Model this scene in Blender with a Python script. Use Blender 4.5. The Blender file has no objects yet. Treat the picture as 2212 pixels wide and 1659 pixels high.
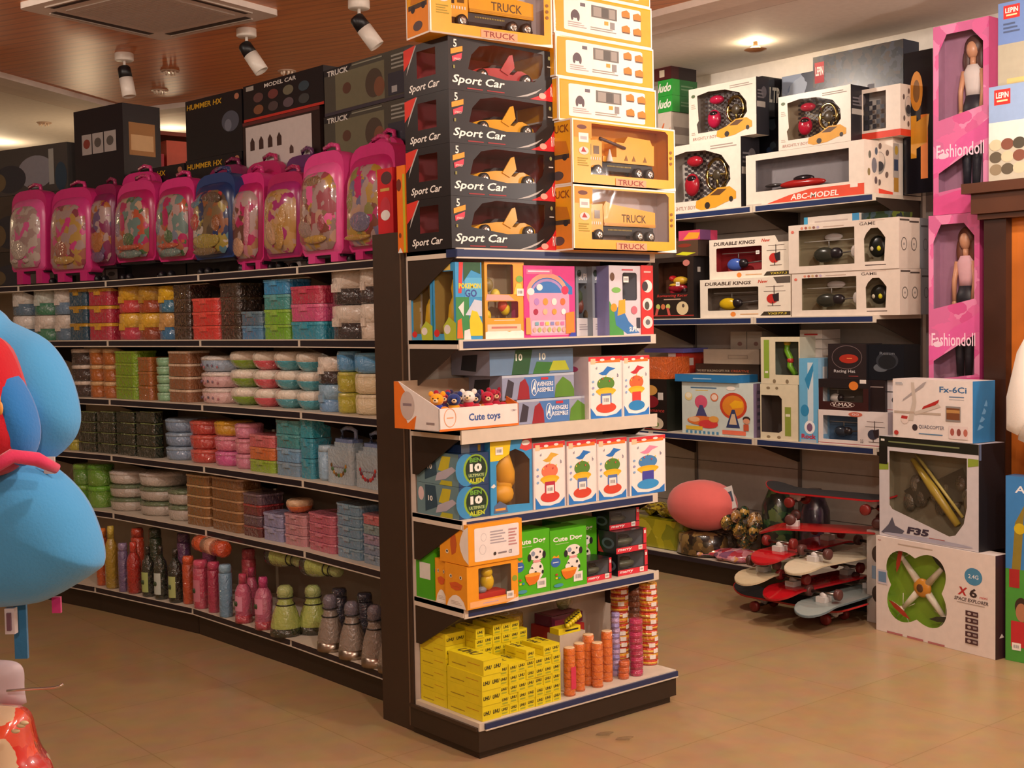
import bpy, math, random
from mathutils import Matrix, Vector
from mathutils.geometry import tessellate_polygon
random.seed(7)
S = bpy.context.scene
COL = S.collection
D2R = math.pi/180
# ---------------------------------------------------------------- camera
F_PX, IW, IH, CAMZ = 2731.0, 2212, 1659, 1.5
_az, _pi, _ro = 50.4*D2R, -2.84*D2R, 1.03*D2R
FW = Vector((math.cos(_az)*math.cos(_pi), math.sin(_az)*math.cos(_pi), math.sin(_pi)))
_r0 = Vector((math.sin(_az), -math.cos(_az), 0)); _u0 = _r0.cross(FW)
RT = _r0*math.cos(_ro) - _u0*math.sin(_ro); UP = _r0*math.sin(_ro) + _u0*math.cos(_ro)
CP = Vector((0, 0, CAMZ))
cam = bpy.data.objects.new('camera', bpy.data.cameras.new('camera')); COL.objects.link(cam)
cam.data.sensor_width = 36; cam.data.lens = 36*F_PX/IW; cam.data.clip_start = 0.05; cam.data.clip_end = 60
cam.matrix_world = Matrix(((RT.x, UP.x, -FW.x, 0), (RT.y, UP.y, -FW.y, 0), (RT.z, UP.z, -FW.z, CAMZ), (0, 0, 0, 1)))
S.camera = cam
# measuring helpers: a sight line met with a real plane of the shop
def ray(x, y): return FW + RT*((x-IW/2)/F_PX) - UP*((y-IH/2)/F_PX)
def atz(x, y, z): d = ray(x, y); return CP + d*((z-CAMZ)/d.z)
def atX(x, y, X): d = ray(x, y); return CP + d*(X/d.x)
def atY(x, y, Y): d = ray(x, y); return CP + d*(Y/d.y)
def proj(P):
    d = Vector(P)-CP; z = d.dot(FW)
    return IW/2+F_PX*d.dot(RT)/z, IH/2-F_PX*d.dot(UP)/z, z
# ---------------------------------------------------------------- look
S.view_settings.view_transform = 'Standard'; S.view_settings.look = 'None'
S.view_settings.gamma = 1; S.view_settings.use_curve_mapping = False
S.view_settings.exposure = -0.08
S.cycles.max_bounces = 8; S.cycles.transparent_max_bounces = 16
W = bpy.data.worlds.new('shop_air'); S.world = W; W.use_nodes = True
W.node_tree.nodes['Background'].inputs[0].default_value = (1.0, 0.83, 0.72, 1)
W.node_tree.nodes['Background'].inputs[1].default_value = 0.30
def lamp(name, kind, loc, power, col=(1, .82, .62), tgt=None, size=.1, angle=90, blend=.6):
    l = bpy.data.lights.new(name, kind); l.energy = power; l.color = col
    if kind == 'AREA': l.shape = 'DISK'; l.size = size
    else: l.shadow_soft_size = size
    if kind == 'SPOT': l.spot_size = angle*D2R; l.spot_blend = blend
    o = bpy.data.objects.new(name, l); COL.objects.link(o); o.location = loc
    if tgt is not None: o.rotation_euler = (Vector(tgt)-Vector(loc)).to_track_quat('-Z', 'Y').to_euler()
    return o
WARM = (1, .86, .735)
# ceiling lights of the aisle the photo is taken from, and of the aisles behind the shelving
lamp('aisle_light', 'AREA', (1.6, 1.0, 2.93), 34, WARM, (2.9, 3.6, .9), .16)
lamp('aisle_light', 'AREA', (3.2, .8, 2.93), 36, WARM, (3.2, 3.6, 1.0), .16)
lamp('aisle_light', 'AREA', (.6, 3.2, 2.93), 18, WARM, (2.9, 5.0, .9), .12)
lamp('aisle_light', 'AREA', (.7, 5.4, 2.93), 14, WARM, (2.9, 6.6, .9), .12)
lamp('aisle_light', 'AREA', (4.1, 2.3, 2.93), 24, WARM, (5.5, 3.8, .9), .14)
lamp('aisle_light', 'AREA', (4.4, 4.9, 2.93), 24, WARM, (5.5, 5.0, .8), .14)
# unseen point lights added as fill, to brighten ceiling and shelf fronts
lamp('fill_light', 'POINT', (-.3, -.5, 2.0), 50, WARM, size=.045)  # added behind the camera in place of a flash
lamp('fill_light', 'POINT', (1.2, .4, 2.25), 26, WARM, size=.045)
lamp('fill_light', 'POINT', (3.6, .2, 2.2), 34, WARM, size=.05)
lamp('fill_light', 'POINT', (4.7, 1.7, 2.2), 42, (1, .88, .80), size=.05)
lamp('fill_light', 'POINT', (.1, 4.6, 2.35), 16, WARM, size=.05)
# light tubes standing on top of the shelving of the far aisle
lamp('cove_light', 'POINT', (3.6, 9.2, 2.35), 9, (1, .74, .45), size=.1)
lamp('cove_light', 'POINT', (1.6, 10.6, 2.55), 7, (1, .74, .45), size=.1)
for q in ((-10, 312, 8), (372, 282, 4)):
    P_ = atz(q[0], q[1], 2.98); lamp('cove_light', 'POINT', (P_.x, P_.y, 2.86), q[2], (1, .78, .5), size=.06)
# ---------------------------------------------------------------- materials
_mats = {}
def rgb(h):
    if isinstance(h, str):
        v = [int(h[i:i+2], 16)/255 for i in (0, 2, 4)]
    else: v = h
    return tuple((c/12.92 if c <= .04045 else ((c+.055)/1.055)**2.4) for c in v)
def M(h, rough=.5, kind='', spec=.5):
    """procedural material: base tone with a little soft mottling; kinds: wrap (crinkled film), metal, glow, cloth, wood"""
    key = (h, rough, kind, spec)
    if key in _mats: return _mats[key]
    m = bpy.data.materials.new(('%s_%s' % (kind or 'plain', h)).lower()); m.use_nodes = True
    nt = m.node_tree; n = nt.nodes; L = nt.links; b = n['Principled BSDF']
    c = rgb(h)
    tc = n.new('ShaderNodeTexCoord')
    nz = n.new('ShaderNodeTexNoise'); nz.inputs['Scale'].default_value = 28; nz.inputs['Detail'].default_value = 3
    L.new(tc.outputs['Object'], nz.inputs['Vector'])
    mx = n.new('ShaderNodeMix'); mx.data_type = 'RGBA'
    mx.inputs[6].default_value = (*[x*.90 for x in c], 1); mx.inputs[7].default_value = (*[min(1, x*1.08) for x in c], 1)
    L.new(nz.outputs['Fac'], mx.inputs[0]); L.new(mx.outputs[2], b.inputs['Base Color'])
    b.inputs['Roughness'].default_value = rough; b.inputs['Specular IOR Level'].default_value = spec
    if kind == 'wrap':
        b.inputs['Coat Weight'].default_value = 1; b.inputs['Coat Roughness'].default_value = .05
        n2 = n.new('ShaderNodeTexNoise'); n2.inputs['Scale'].default_value = 42; n2.inputs['Detail'].default_value = 2; n2.inputs['Distortion'].default_value = .8
        L.new(tc.outputs['Object'], n2.inputs['Vector'])
        bp = n.new('ShaderNodeBump'); bp.inputs['Strength'].default_value = 1; bp.inputs['Distance'].default_value = .03
        L.new(n2.outputs['Fac'], bp.inputs['Height']); L.new(bp.outputs['Normal'], b.inputs['Coat Normal']); b2 = n.new('ShaderNodeBump'); b2.inputs['Strength'].default_value = .5; b2.inputs['Distance'].default_value = .012; L.new(n2.outputs['Fac'], b2.inputs['Height']); L.new(b2.outputs['Normal'], b.inputs['Normal']); b.inputs['Roughness'].default_value = .25; b.inputs['Coat IOR'].default_value = 1.7
    elif kind == 'metal': b.inputs['Metallic'].default_value = 1
    elif kind == 'cloth':
        b.inputs['Sheen Weight'].default_value = .35; b.inputs['Roughness'].default_value = .95; b.inputs['Specular IOR Level'].default_value = .1
        nz.inputs['Scale'].default_value = 9
        n2 = n.new('ShaderNodeTexNoise'); n2.inputs['Scale'].default_value = 220
        bp = n.new('ShaderNodeBump'); bp.inputs['Strength'].default_value = .25; bp.inputs['Distance'].default_value = .002
        L.new(tc.outputs['Object'], n2.inputs['Vector']); L.new(n2.outputs['Fac'], bp.inputs['Height']); L.new(bp.outputs['Normal'], b.inputs['Normal'])
    elif kind == 'glow':
        b.inputs['Emission Color'].default_value = (*c, 1); b.inputs['Emission Strength'].default_value = rough*10
    elif kind == 'wood':
        w = n.new('ShaderNodeTexWave'); w.inputs['Scale'].default_value = 3; w.inputs['Distortion'].default_value = 5; w.bands_direction = 'X'
        L.new(tc.outputs['Object'], w.inputs['Vector']); L.new(w.outputs['Fac'], mx.inputs[0])
        mx.inputs[6].default_value = (*[x*.7 for x in c], 1)
    _mats[key] = m; return m
def film():
    if 'film' in _mats: return _mats['film']
    m = bpy.data.materials.new('clear_plastic_film'); m.use_nodes = True
    nt = m.node_tree; n = nt.nodes; L = nt.links; n.remove(n['Principled BSDF'])
    t = n.new('ShaderNodeBsdfTransparent'); t.inputs[0].default_value = (.97, .97, .97, 1)
    g = n.new('ShaderNodeBsdfGlossy'); g.inputs['Roughness'].default_value = .07
    lw_ = n.new('ShaderNodeLayerWeight'); pw = n.new('ShaderNodeMath'); pw.operation = 'POWER'; pw.inputs[1].default_value = 4; L.new(lw_.outputs['Facing'], pw.inputs[0])
    f = n.new('ShaderNodeMath'); f.operation = 'MULTIPLY_ADD'; f.inputs[1].default_value = .5; f.inputs[2].default_value = .06; L.new(pw.outputs[0], f.inputs[0])
    tc = n.new('ShaderNodeTexCoord'); nz = n.new('ShaderNodeTexNoise'); nz.inputs['Scale'].default_value = 9; nz.inputs['Distortion'].default_value = .6
    bp = n.new('ShaderNodeBump'); bp.inputs['Strength'].default_value = .25; bp.inputs['Distance'].default_value = .01
    L.new(tc.outputs['Object'], nz.inputs['Vector']); L.new(nz.outputs['Fac'], bp.inputs['Height']); L.new(bp.outputs['Normal'], g.inputs['Normal'])
    x = n.new('ShaderNodeMixShader'); L.new(f.outputs[0], x.inputs[0]); L.new(t.outputs[0], x.inputs[1]); L.new(g.outputs[0], x.inputs[2])
    L.new(x.outputs[0], n['Material Output'].inputs[0]); _mats['film'] = m; return m
def PR(cols, scale=30, rough=.3, wrap=False, rnd=1.0):
    """printed multicolour pattern: irregular patches in the given tones"""
    key = ('print', tuple(cols), scale, rough, wrap)
    if key in _mats: return _mats[key]
    m = bpy.data.materials.new('printed_pattern'); m.use_nodes = True; n = m.node_tree.nodes; L = m.node_tree.links; b = n['Principled BSDF']
    tc = n.new('ShaderNodeTexCoord'); nz = n.new('ShaderNodeTexNoise'); nz.inputs['Scale'].default_value = scale*.8; nz.inputs['Detail'].default_value = 3
    ad = n.new('ShaderNodeMix'); ad.data_type = 'VECTOR'; ad.inputs[0].default_value = .06
    L.new(tc.outputs['Object'], nz.inputs['Vector']); L.new(tc.outputs['Object'], ad.inputs[4]); L.new(nz.outputs['Color'], ad.inputs[5])
    v = n.new('ShaderNodeTexVoronoi'); v.inputs['Scale'].default_value = scale; v.inputs['Randomness'].default_value = rnd; L.new(ad.outputs[1], v.inputs['Vector'])
    sp = n.new('ShaderNodeSeparateColor'); L.new(v.outputs['Color'], sp.inputs[0])
    r = n.new('ShaderNodeValToRGB'); r.color_ramp.interpolation = 'CONSTANT'; e = r.color_ramp.elements
    while len(e) < len(cols): e.new(.5)
    for i, c in enumerate(cols): e[i].position = i/len(cols); e[i].color = (*rgb(c), 1)
    L.new(sp.outputs[0], r.inputs[0]); L.new(r.outputs[0], b.inputs['Base Color']); b.inputs['Roughness'].default_value = rough
    if wrap:
        b.inputs['Coat Weight'].default_value = .8; b.inputs['Coat Roughness'].default_value = .05
        bp = n.new('ShaderNodeBump'); bp.inputs['Strength'].default_value = .5; bp.inputs['Distance'].default_value = .01; L.new(nz.outputs['Fac'], bp.inputs['Height']); L.new(bp.outputs['Normal'], b.inputs['Coat Normal'])
    _mats[key] = m; return m
# ---------------------------------------------------------------- mesh builder
def T(x=0, y=0, z=0, rx=0, ry=0, rz=0, s=None):
    m = Matrix.Translation((x, y, z)) @ Matrix.Rotation(rz*D2R, 4, 'Z') @ Matrix.Rotation(ry*D2R, 4, 'Y') @ Matrix.Rotation(rx*D2R, 4, 'X')
    if s is not None: m = m @ Matrix.Diagonal((*(s if hasattr(s, '__len__') else (s, s, s)), 1))
    return m
_tc = {}
def text_mesh(t, bold=0):
    k = (t, bold)
    if k in _tc: return _tc[k]
    c = bpy.data.curves.new('lettering', 'FONT'); c.body = t; c.size = 1; c.offset = bold; c.resolution_u = 2
    o = bpy.data.objects.new('lettering', c); COL.objects.link(o)
    dg = bpy.context.evaluated_depsgraph_get(); dg.update()
    me = o.evaluated_get(dg).to_mesh()
    v = [tuple(p.co) for p in me.vertices]; f = [tuple(p.vertices) for p in me.polygons]
    o.evaluated_get(dg).to_mesh_clear(); bpy.data.objects.remove(o); bpy.data.curves.remove(c)
    if not v: v = [(0, 0, 0), (1, 0, 0), (1, 1, 0)]; f = [(0, 1, 2)]
    x0 = min(p[0] for p in v); x1 = max(p[0] for p in v); y0 = min(p[1] for p in v); y1 = max(p[1] for p in v)
    _tc[k] = ([((p[0]-x0)/(x1-x0), (p[1]-y0)/(y1-y0)) for p in v], f, (x1-x0)/(y1-y0)); return _tc[k]
class MB:
    def __init__(s): s.v = []; s.f = []; s.fm = []; s.fs = []; s.mats = []; s.lay = 0
    def mi(s, m):
        if isinstance(m, str): m = M(m)
        if m not in s.mats: s.mats.append(m)
        return s.mats.index(m)
    def add(s, V, Fc, m, X=None, sm=False):
        b = len(s.v); k = s.mi(m)
        for p in V:
            p = Vector(p)
            s.v.append(tuple(X @ p) if X is not None else tuple(p))
        for f in Fc: s.f.append([b+i for i in f]); s.fm.append(k); s.fs.append(sm)
        return s
    def box(s, x0, y0, z0, x1, y1, z1, m, X=None, skip=()):
        V = [(x, y, z) for z in (z0, z1) for y in (y0, y1) for x in (x0, x1)]
        Fc = {'b': (0, 2, 3, 1), 't': (4, 5, 7, 6), 'f': (0, 1, 5, 4), 'k': (2, 6, 7, 3), 'l': (0, 4, 6, 2), 'r': (1, 3, 7, 5)}
        return s.add(V, [Fc[k] for k in Fc if k not in skip], m, X)
    def prism(s, pts, d0, d1, m, X=None, sm=False):
        n = len(pts); V = [(p[0], p[1], d0) for p in pts]+[(p[0], p[1], d1) for p in pts]
        Fc = [tuple(reversed(range(n))), tuple(range(n, 2*n))]
        s.add(V, Fc, m, X)
        return s.add(V, [(i, (i+1) % n, n+(i+1) % n, n+i) for i in range(n)], m, X, sm)
    def lathe(s, prof, m, X=None, n=20, sm=True, sx=1, sy=1):
        V = []; Fc = []
        for r, z in prof:
            for i in range(n): a = 2*math.pi*i/n; V.append((r*math.cos(a)*sx, r*math.sin(a)*sy, z))
        for j in range(len(prof)-1):
            for i in range(n): Fc.append((j*n+i, j*n+(i+1) % n, (j+1)*n+(i+1) % n, (j+1)*n+i))
        Fc.append(tuple(reversed(range(n)))); Fc.append(tuple((len(prof)-1)*n+i for i in range(n)))
        return s.add(V, Fc, m, X, sm)
    def ball(s, x, y, z, rx, ry, rz, m, X=None, n=16):
        pr = [(math.sin(math.pi*i/8)+1e-4, -math.cos(math.pi*i/8)) for i in range(9)]
        Y = T(x, y, z, s=(rx, ry, rz)); Y = X @ Y if X is not None else Y
        return s.lathe(pr, m, Y, n)
    def tube(s, pts, r, m, X=None, n=8, closed=False):
        pts = [Vector(p) for p in pts]; V = []; Fc = []; k = len(pts)
        rr = r if hasattr(r, '__len__') else [r]*k
        for j, p in enumerate(pts):
            a = pts[j-1] if (j or closed) else p; b = pts[(j+1) % k] if (j < k-1 or closed) else p
            d = (b-a).normalized(); u = d.cross(Vector((0, 0, 1)) if abs(d.z) < .95 else Vector((1, 0, 0))).normalized(); w = d.cross(u)
            for i in range(n): t = 2*math.pi*i/n; V.append(p+u*(math.cos(t)*rr[j])+w*(math.sin(t)*rr[j]))
        for j in range(k if closed else k-1):
            for i in range(n): q = ((j+1) % k)*n; Fc.append((j*n+i, j*n+(i+1) % n, q+(i+1) % n, q+i))
        if not closed: Fc += [tuple(reversed(range(n))), tuple((k-1)*n+i for i in range(n))]
        return s.add(V, Fc, m, X, True)
    def puff(s, pts, t, m, X=None, rings=5, back=1.0, c=None):
        """cushion: outline in x,z inflated along y (front is -y)"""
        n = len(pts); cx = sum(p[0] for p in pts)/n; cz = sum(p[1] for p in pts)/n
        if c: cx, cz = c
        V = []; Fc = []
        rs = [math.sin(math.pi/2*i/rings) for i in range(rings+1)]
        for sg, tt in ((-1, t), (1, t*back)):
            for i in range(rings, -1, -1) if sg < 0 else range(rings, -1, -1):
                k = max(rs[i], .02)
                for p in pts: V.append((cx+(p[0]-cx)*k, sg*tt*math.sqrt(max(0, 1-rs[i]**2)), cz+(p[1]-cz)*k))
        R = rings+1
        for side in (0, 1):
            o = side*R*n
            for j in range(rings):
                for i in range(n):
                    q = (o+j*n+i, o+j*n+(i+1) % n, o+(j+1)*n+(i+1) % n, o+(j+1)*n+i)
                    Fc.append(q if side == 0 else tuple(reversed(q)))
            cap = tuple(o+rings*n+i for i in range(n)); Fc.append(cap if side == 0 else tuple(reversed(cap)))
        return s.add(V, Fc, m, X, True)
    # flat prints laid on a face; X maps (u, v, out) to the mesh
    def flat(s, pts, m, X):
        s.lay += 1; e = .0004+.00012*s.lay
        return s.add([(p[0], p[1], e) for p in pts], [tuple(range(len(pts)))], m, X)
    def text(s, t, u0, v0, u1, v1, m, X, sh=0, bold=.01):
        s.lay += 1; e = .0004+.00012*s.lay
        V, Fc, asp = text_mesh(t, bold)
        V = [(u0+(p[0]+sh*(p[1]-.5)*(v1-v0)/(u1-u0))*(u1-u0), v0+p[1]*(v1-v0), e) for p in V]
        return s.add(V, Fc, m, X)
    def art(s, spec, X, w, h):
        """spec items in face fractions: r rect, e ellipse, p polygon, t text, g ring, k sticker, l lines of small print"""
        for q in spec:
            k = q[0]; m = q[1]
            if k == 'r': _, _, a, b, c, d = q; s.flat([(a*w, b*h), (c*w, b*h), (c*w, d*h), (a*w, d*h)], m, X)
            elif k == 'e': _, _, a, b, c, d = q; s.flat([(a*w+c*w*math.cos(i*math.pi/12), b*h+d*h*math.sin(i*math.pi/12)) for i in range(24)], m, X)
            elif k == 'p': s.flat([(a*w, b*h) for a, b in q[2]], m, X)
            elif k == 't':
                a, b, c, d = q[3:7]; s.text(q[2], a*w, b*h, c*w, d*h, m, X, *(q[7:]))
            elif k == 'g':
                _, _, a, b, c, d, th = q; s.lay += 1; e = .0004+.00012*s.lay; V = []
                for i in range(24):
                    ca, sa = math.cos(i*math.pi/12), math.sin(i*math.pi/12)
                    V += [(a*w+c*w*ca, b*h+d*h*sa, e), (a*w+(c*w-th*w)*ca, b*h+(d*h-th*w)*sa, e)]
                s.add(V, [(2*i, (2*i+2) % 48, (2*i+3) % 48, 2*i+1) for i in range(24)], m, X)
            elif k == 'l':
                _, _, a, b, c, d, nl = q; hh = (d-b)/nl
                for i in range(nl):
                    e = c-(c-a)*.35*((i*7 % 5)/5); s.art([('r', m, a, b+i*hh+hh*.3, e, b+i*hh+hh*.75)], X, w, h)
            elif k == 'c':   # checker
                _, _, a, b, c, d, nx, ny = q
                for i in range(nx):
                    for j in range(ny):
                        if (i+j) % 2 == 0:
                            s.lay = s.lay-1 if (i or j) else s.lay
                            s.flat([((a+(c-a)*x/nx)*w, (b+(d-b)*y/ny)*h) for x, y in ((i, j), (i+1, j), (i+1, j+1), (i, j+1))], m, X)
        return s
    def obj(s, name, parent=None, loc=None, rz=0, X=None):
        me = bpy.data.meshes.new(name); me.from_pydata(s.v, [], s.f)
        for m in s.mats: me.materials.append(m)
        me.polygons.foreach_set('material_index', s.fm); me.polygons.foreach_set('use_smooth', s.fs)
        me.update(); o = bpy.data.objects.new(name, me); COL.objects.link(o)
        if parent is not None: o.parent = parent
        if loc is not None: o.location = loc
        o.rotation_euler = (0, 0, rz*D2R)
        if X is not None: o.matrix_local = X
        return o
def tag(o, label, cat, group=None):
    o['label'] = label; o['category'] = cat
    if group: o['group'] = group
    return o
def thing(name, label, cat, loc=(0, 0, 0), rz=0, group=None, X=None):
    o = bpy.data.objects.new(name, None); COL.objects.link(o); o.empty_display_size = .05
    o.location = loc; o.rotation_euler = (0, 0, rz*D2R)
    if X is not None: o.matrix_world = X
    return tag(o, label, cat, group)
def struct(o): o['kind'] = 'structure'; return o
def dup(root, loc=None, rz=None, label=None, X=None):
    def cp(o, par):
        c = o.copy(); COL.objects.link(c); c.parent = par
        for ch in [q for q in _kids.get(o.name, [])]: cp(ch, c)
        return c
    _kids.clear()
    for o in COL.objects:
        if o.parent: _kids.setdefault(o.parent.name, []).append(o)
    r = cp(root, None)
    if loc is not None: r.location = loc
    if rz is not None: r.rotation_euler = (0, 0, rz*D2R)
    if X is not None: r.matrix_world = X
    if label: r['label'] = label
    return r
_kids = {}
def faces(w, d, h):
    return {'f': (Matrix(((1, 0, 0, 0), (0, 0, -1, 0), (0, 1, 0, 0), (0, 0, 0, 1))), w, h),
            'l': (Matrix(((0, 0, -1, 0), (-1, 0, 0, d), (0, 1, 0, 0), (0, 0, 0, 1))), d, h),
            'r': (Matrix(((0, 0, 1, w), (1, 0, 0, 0), (0, 1, 0, 0), (0, 0, 0, 1))), d, h),
            't': (Matrix(((1, 0, 0, 0), (0, 1, 0, 0), (0, 0, 1, h), (0, 0, 0, 1))), w, d)}
def rect(a, b, c, d, r=0, n=4):
    if not r: return [(a, b), (c, b), (c, d), (a, d)]
    P = []
    for cx, cy, a0 in ((c-r, b+r, -90), (c-r, d-r, 0), (a+r, d-r, 90), (a+r, b+r, 180)):
        for i in range(n+1): t = (a0+90*i/n)*D2R; P.append((cx+r*math.cos(t), cy+r*math.sin(t)))
    return P
def carton(name, label, cat, loc, rz, size, base, f=(), l=(), r=(), t=(), wins=(), inner='8a8078', toy=None, group=None, X=None, sticker=None, edge=None, lwin=None):
    """packaging box, front at local y=0, x to the right seen from the front. wins: window outlines in metres on the front"""
    w, d, h = size; b = M(base, .35) if isinstance(base, str) else base
    mb = MB(); FC = faces(w, d, h)
    skip = []
    if wins: skip.append('f')
    if lwin: skip.append('l')
    mb.box(0, 0, 0, w, d, h, b, skip=skip)
    def ring(face, holes):
        Xf, fw_, fh_ = FC[face]
        outer = [(0, 0), (fw_, 0), (fw_, fh_), (0, fh_)]; polys = [[Vector((p[0], p[1], 0)) for p in outer]]+[[Vector((p[0], p[1], 0)) for p in reversed(q)] for q in holes]
        flatv = [p for q in polys for p in q]; tri = tessellate_polygon(polys)
        mb.add([(p.x, p.y, 0) for p in flatv], [tuple(q) for q in tri], b, Xf)
    if wins: ring('f', wins)
    if lwin: ring('l', lwin)
    if wins or lwin:
        i = M(inner, .6); e = .003
        d2 = min(d-e, .095) if wins and not lwin else d-e; V = [(x, y, z) for z in (e, h-e) for y in (e, d2) for x in (e, w-e)]
        Fc = {'b': (0, 1, 3, 2), 't': (4, 6, 7, 5), 'k': (2, 3, 7, 6), 'l': (0, 2, 6, 4), 'r': (1, 5, 7, 3)}
        mb.add(V, [Fc[k] for k in 'btk'+('' if lwin else 'l')+'r'], i)
    if edge:
        for fc in ('f', 'l') if not lwin else ('f',):
            Xf, a, c = FC[fc]; q = .006
            for bx in ((0, 0, a, q), (0, c-q, a, c), (0, q, q, c-q), (a-q, q, a, c-q)): mb.flat(rect(*bx), M(edge, .4), Xf)
    for fc, sp in (('f', f), ('l', l), ('r', r), ('t', t)):
        mb.lay = 0
        Xf, a, c = FC[fc]; mb.art(sp, Xf, a, c)
    multi = bool(wins or toy or sticker or lwin)
    if not multi:
        o = mb.obj(name, None, loc, rz, X); return tag(o, label, cat, group)
    R = thing(name, label, cat, loc, rz, group, X)
    mb.obj('carton', R)
    for q in wins:
        pm = MB(); pm.add([(p[0], .0008, p[1]) for p in q], [tuple(range(len(q)))], film()); pm.obj('window', R)
    if lwin:
        for q in lwin:
            pm = MB(); pm.add([(p[0], p[1], -.0008) for p in q], [tuple(range(len(q)))], film(), FC['l'][0]); pm.obj('window', R)
    if toy: toy(R, w, d, h)
    if sticker:
        for (a, c, sw) in ([sticker] if not isinstance(sticker, list) else sticker):
            sm = MB(); sm.lay = 14; Xf = FC['f'][0]; sh = sw*.8
            sm.flat(rect(a, c, a+sw, c+sh), M('f4efe6', .4), Xf)
            for k in range(7): sm.flat(rect(a+sw*(.15+.1*k), c+sh*.3, a+sw*(.19+.1*k+.02*(k % 2)), c+sh*.72), M('8a8a92'), Xf)
            sm.obj('price_sticker', R)
    return R
# ================================================================ the room
def tile_floor():
    m = bpy.data.materials.new('polished_beige_tile'); m.use_nodes = True
    n = m.node_tree.nodes; L = m.node_tree.links; b = n['Principled BSDF']
    tc = n.new('ShaderNodeTexCoord'); br = n.new('ShaderNodeTexBrick'); br.offset = 0
    br.inputs['Scale'].default_value = 1; br.inputs['Brick Width'].default_value = .6; br.inputs['Row Height'].default_value = .6
    br.inputs['Mortar Size'].default_value = .002; br.inputs['Mortar Smooth'].default_value = .4
    br.inputs['Color1'].default_value = (*rgb('ba9c74'), 1); br.inputs['Color2'].default_value = (*rgb('b6976b'), 1); br.inputs['Mortar'].default_value = (*rgb('9c8052'), 1)
    nz = n.new('ShaderNodeTexNoise'); nz.inputs['Scale'].default_value = 9; nz.inputs['Detail'].default_value = 6
    mx = n.new('ShaderNodeMix'); mx.data_type = 'RGBA'; mx.blend_type = 'MULTIPLY'; mx.inputs[0].default_value = .35
    L.new(tc.outputs['Object'], br.inputs['Vector']); L.new(tc.outputs['Object'], nz.inputs['Vector'])
    L.new(br.outputs['Color'], mx.inputs[6]); L.new(nz.outputs['Color'], mx.inputs[7]); L.new(mx.outputs[2], b.inputs['Base Color'])
    b.inputs['Roughness'].default_value = .28; b.inputs['Specular IOR Level'].default_value = .35
    return m
def ceiling_wood():
    m = bpy.data.materials.new('ceiling_wood_boards'); m.use_nodes = True
    n = m.node_tree.nodes; L = m.node_tree.links; b = n['Principled BSDF']
    tc = n.new('ShaderNodeTexCoord'); mp = n.new('ShaderNodeMapping'); mp.inputs['Rotation'].default_value = (0, 0, 66.4*D2R)
    mp2 = n.new('ShaderNodeMapping'); mp2.inputs['Scale'].default_value = (1.2, 26, 1)
    nz = n.new('ShaderNodeTexNoise'); nz.inputs['Scale'].default_value = 2.5; nz.inputs['Detail'].default_value = 5
    wv = n.new('ShaderNodeTexWave'); wv.bands_direction = 'Y'; wv.inputs['Scale'].default_value = 4.2; wv.inputs['Distortion'].default_value = .6
    rp = n.new('ShaderNodeValToRGB'); rp.color_ramp.elements[0].position = .04; rp.color_ramp.elements[0].color = (.35, .35, .35, 1); rp.color_ramp.elements[1].position = .16
    c2 = n.new('ShaderNodeValToRGB'); c2.color_ramp.elements[0].color = (*rgb('b85e24'), 1); c2.color_ramp.elements[1].color = (*rgb('f29a48'), 1)
    mx = n.new('ShaderNodeMix'); mx.data_type = 'RGBA'; mx.blend_type = 'MULTIPLY'; mx.inputs[0].default_value = .4
    L.new(tc.outputs['Object'], mp.inputs[0]); L.new(mp.outputs[0], mp2.inputs[0]); L.new(mp2.outputs[0], nz.inputs[0]); L.new(mp.outputs[0], wv.inputs[0])
    L.new(wv.outputs['Fac'], rp.inputs[0]); L.new(nz.outputs['Fac'], c2.inputs[0]); L.new(c2.outputs[0], mx.inputs[6]); L.new(rp.outputs[0], mx.inputs[7])
    L.new(mx.outputs[2], b.inputs['Base Color']); b.inputs['Roughness'].default_value = .38
    return m
CZ = 3.0
WHITE_WALL = M('e4dad0', .8)
mb = MB(); mb.box(-2.6, -2.6, -.08, 9, 13, 0, tile_floor()); struct(mb.obj('floor'))
mb = MB(); mb.box(-2.6, -2.6, CZ, 9, 13, CZ+.1, WHITE_WALL); struct(mb.obj('ceiling'))
for nm, b in (('wall_right', (6.0, -2.6, 6.1, 13)), ('wall_left', (-2.7, -2.6, -2.6, 13)), ('wall_back', (-2.6, 13, 9, 13.1)), ('wall_front', (-2.6, -2.7, 9, -2.6))):
    mb = MB(); mb.box(b[0], b[1], 0, b[2], b[3], CZ, WHITE_WALL); struct(mb.obj(nm))
# boarded timber panel of the ceiling and its white stepped border
A0 = atz(285, 230, CZ); A1 = atz(-420, 32, CZ); A2 = atz(905, 154.5, CZ)
PW = [(A0.x, A0.y), (A2.x, A2.y), (4.5, 4.2), (4.62, 1.0), (4.62, -2.5), (-2.5, -2.5), (-2.5, 4.5), (A1.x, A1.y)]
mb = MB(); mb.prism(PW, CZ-.012, CZ, ceiling_wood()); o = mb.obj('ceiling_boarding'); struct(o)
def offline(P, d):
    R_ = []
    for i, p in enumerate(P):
        p = Vector(p); n = []
        for q, r in ((P[i-1], P[i]) if i else (None, None), (P[i], P[i+1]) if i < len(P)-1 else (None, None)):
            if q is not None: v = (Vector(r)-Vector(q)).normalized(); n.append(Vector((-v.y, v.x)))
        m_ = sum(n, Vector((0, 0)))/len(n); R_.append(p+m_*(d/m_.length_squared))
    return R_
LINE = [PW[7], PW[0], PW[1], PW[2], PW[3]]
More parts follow.
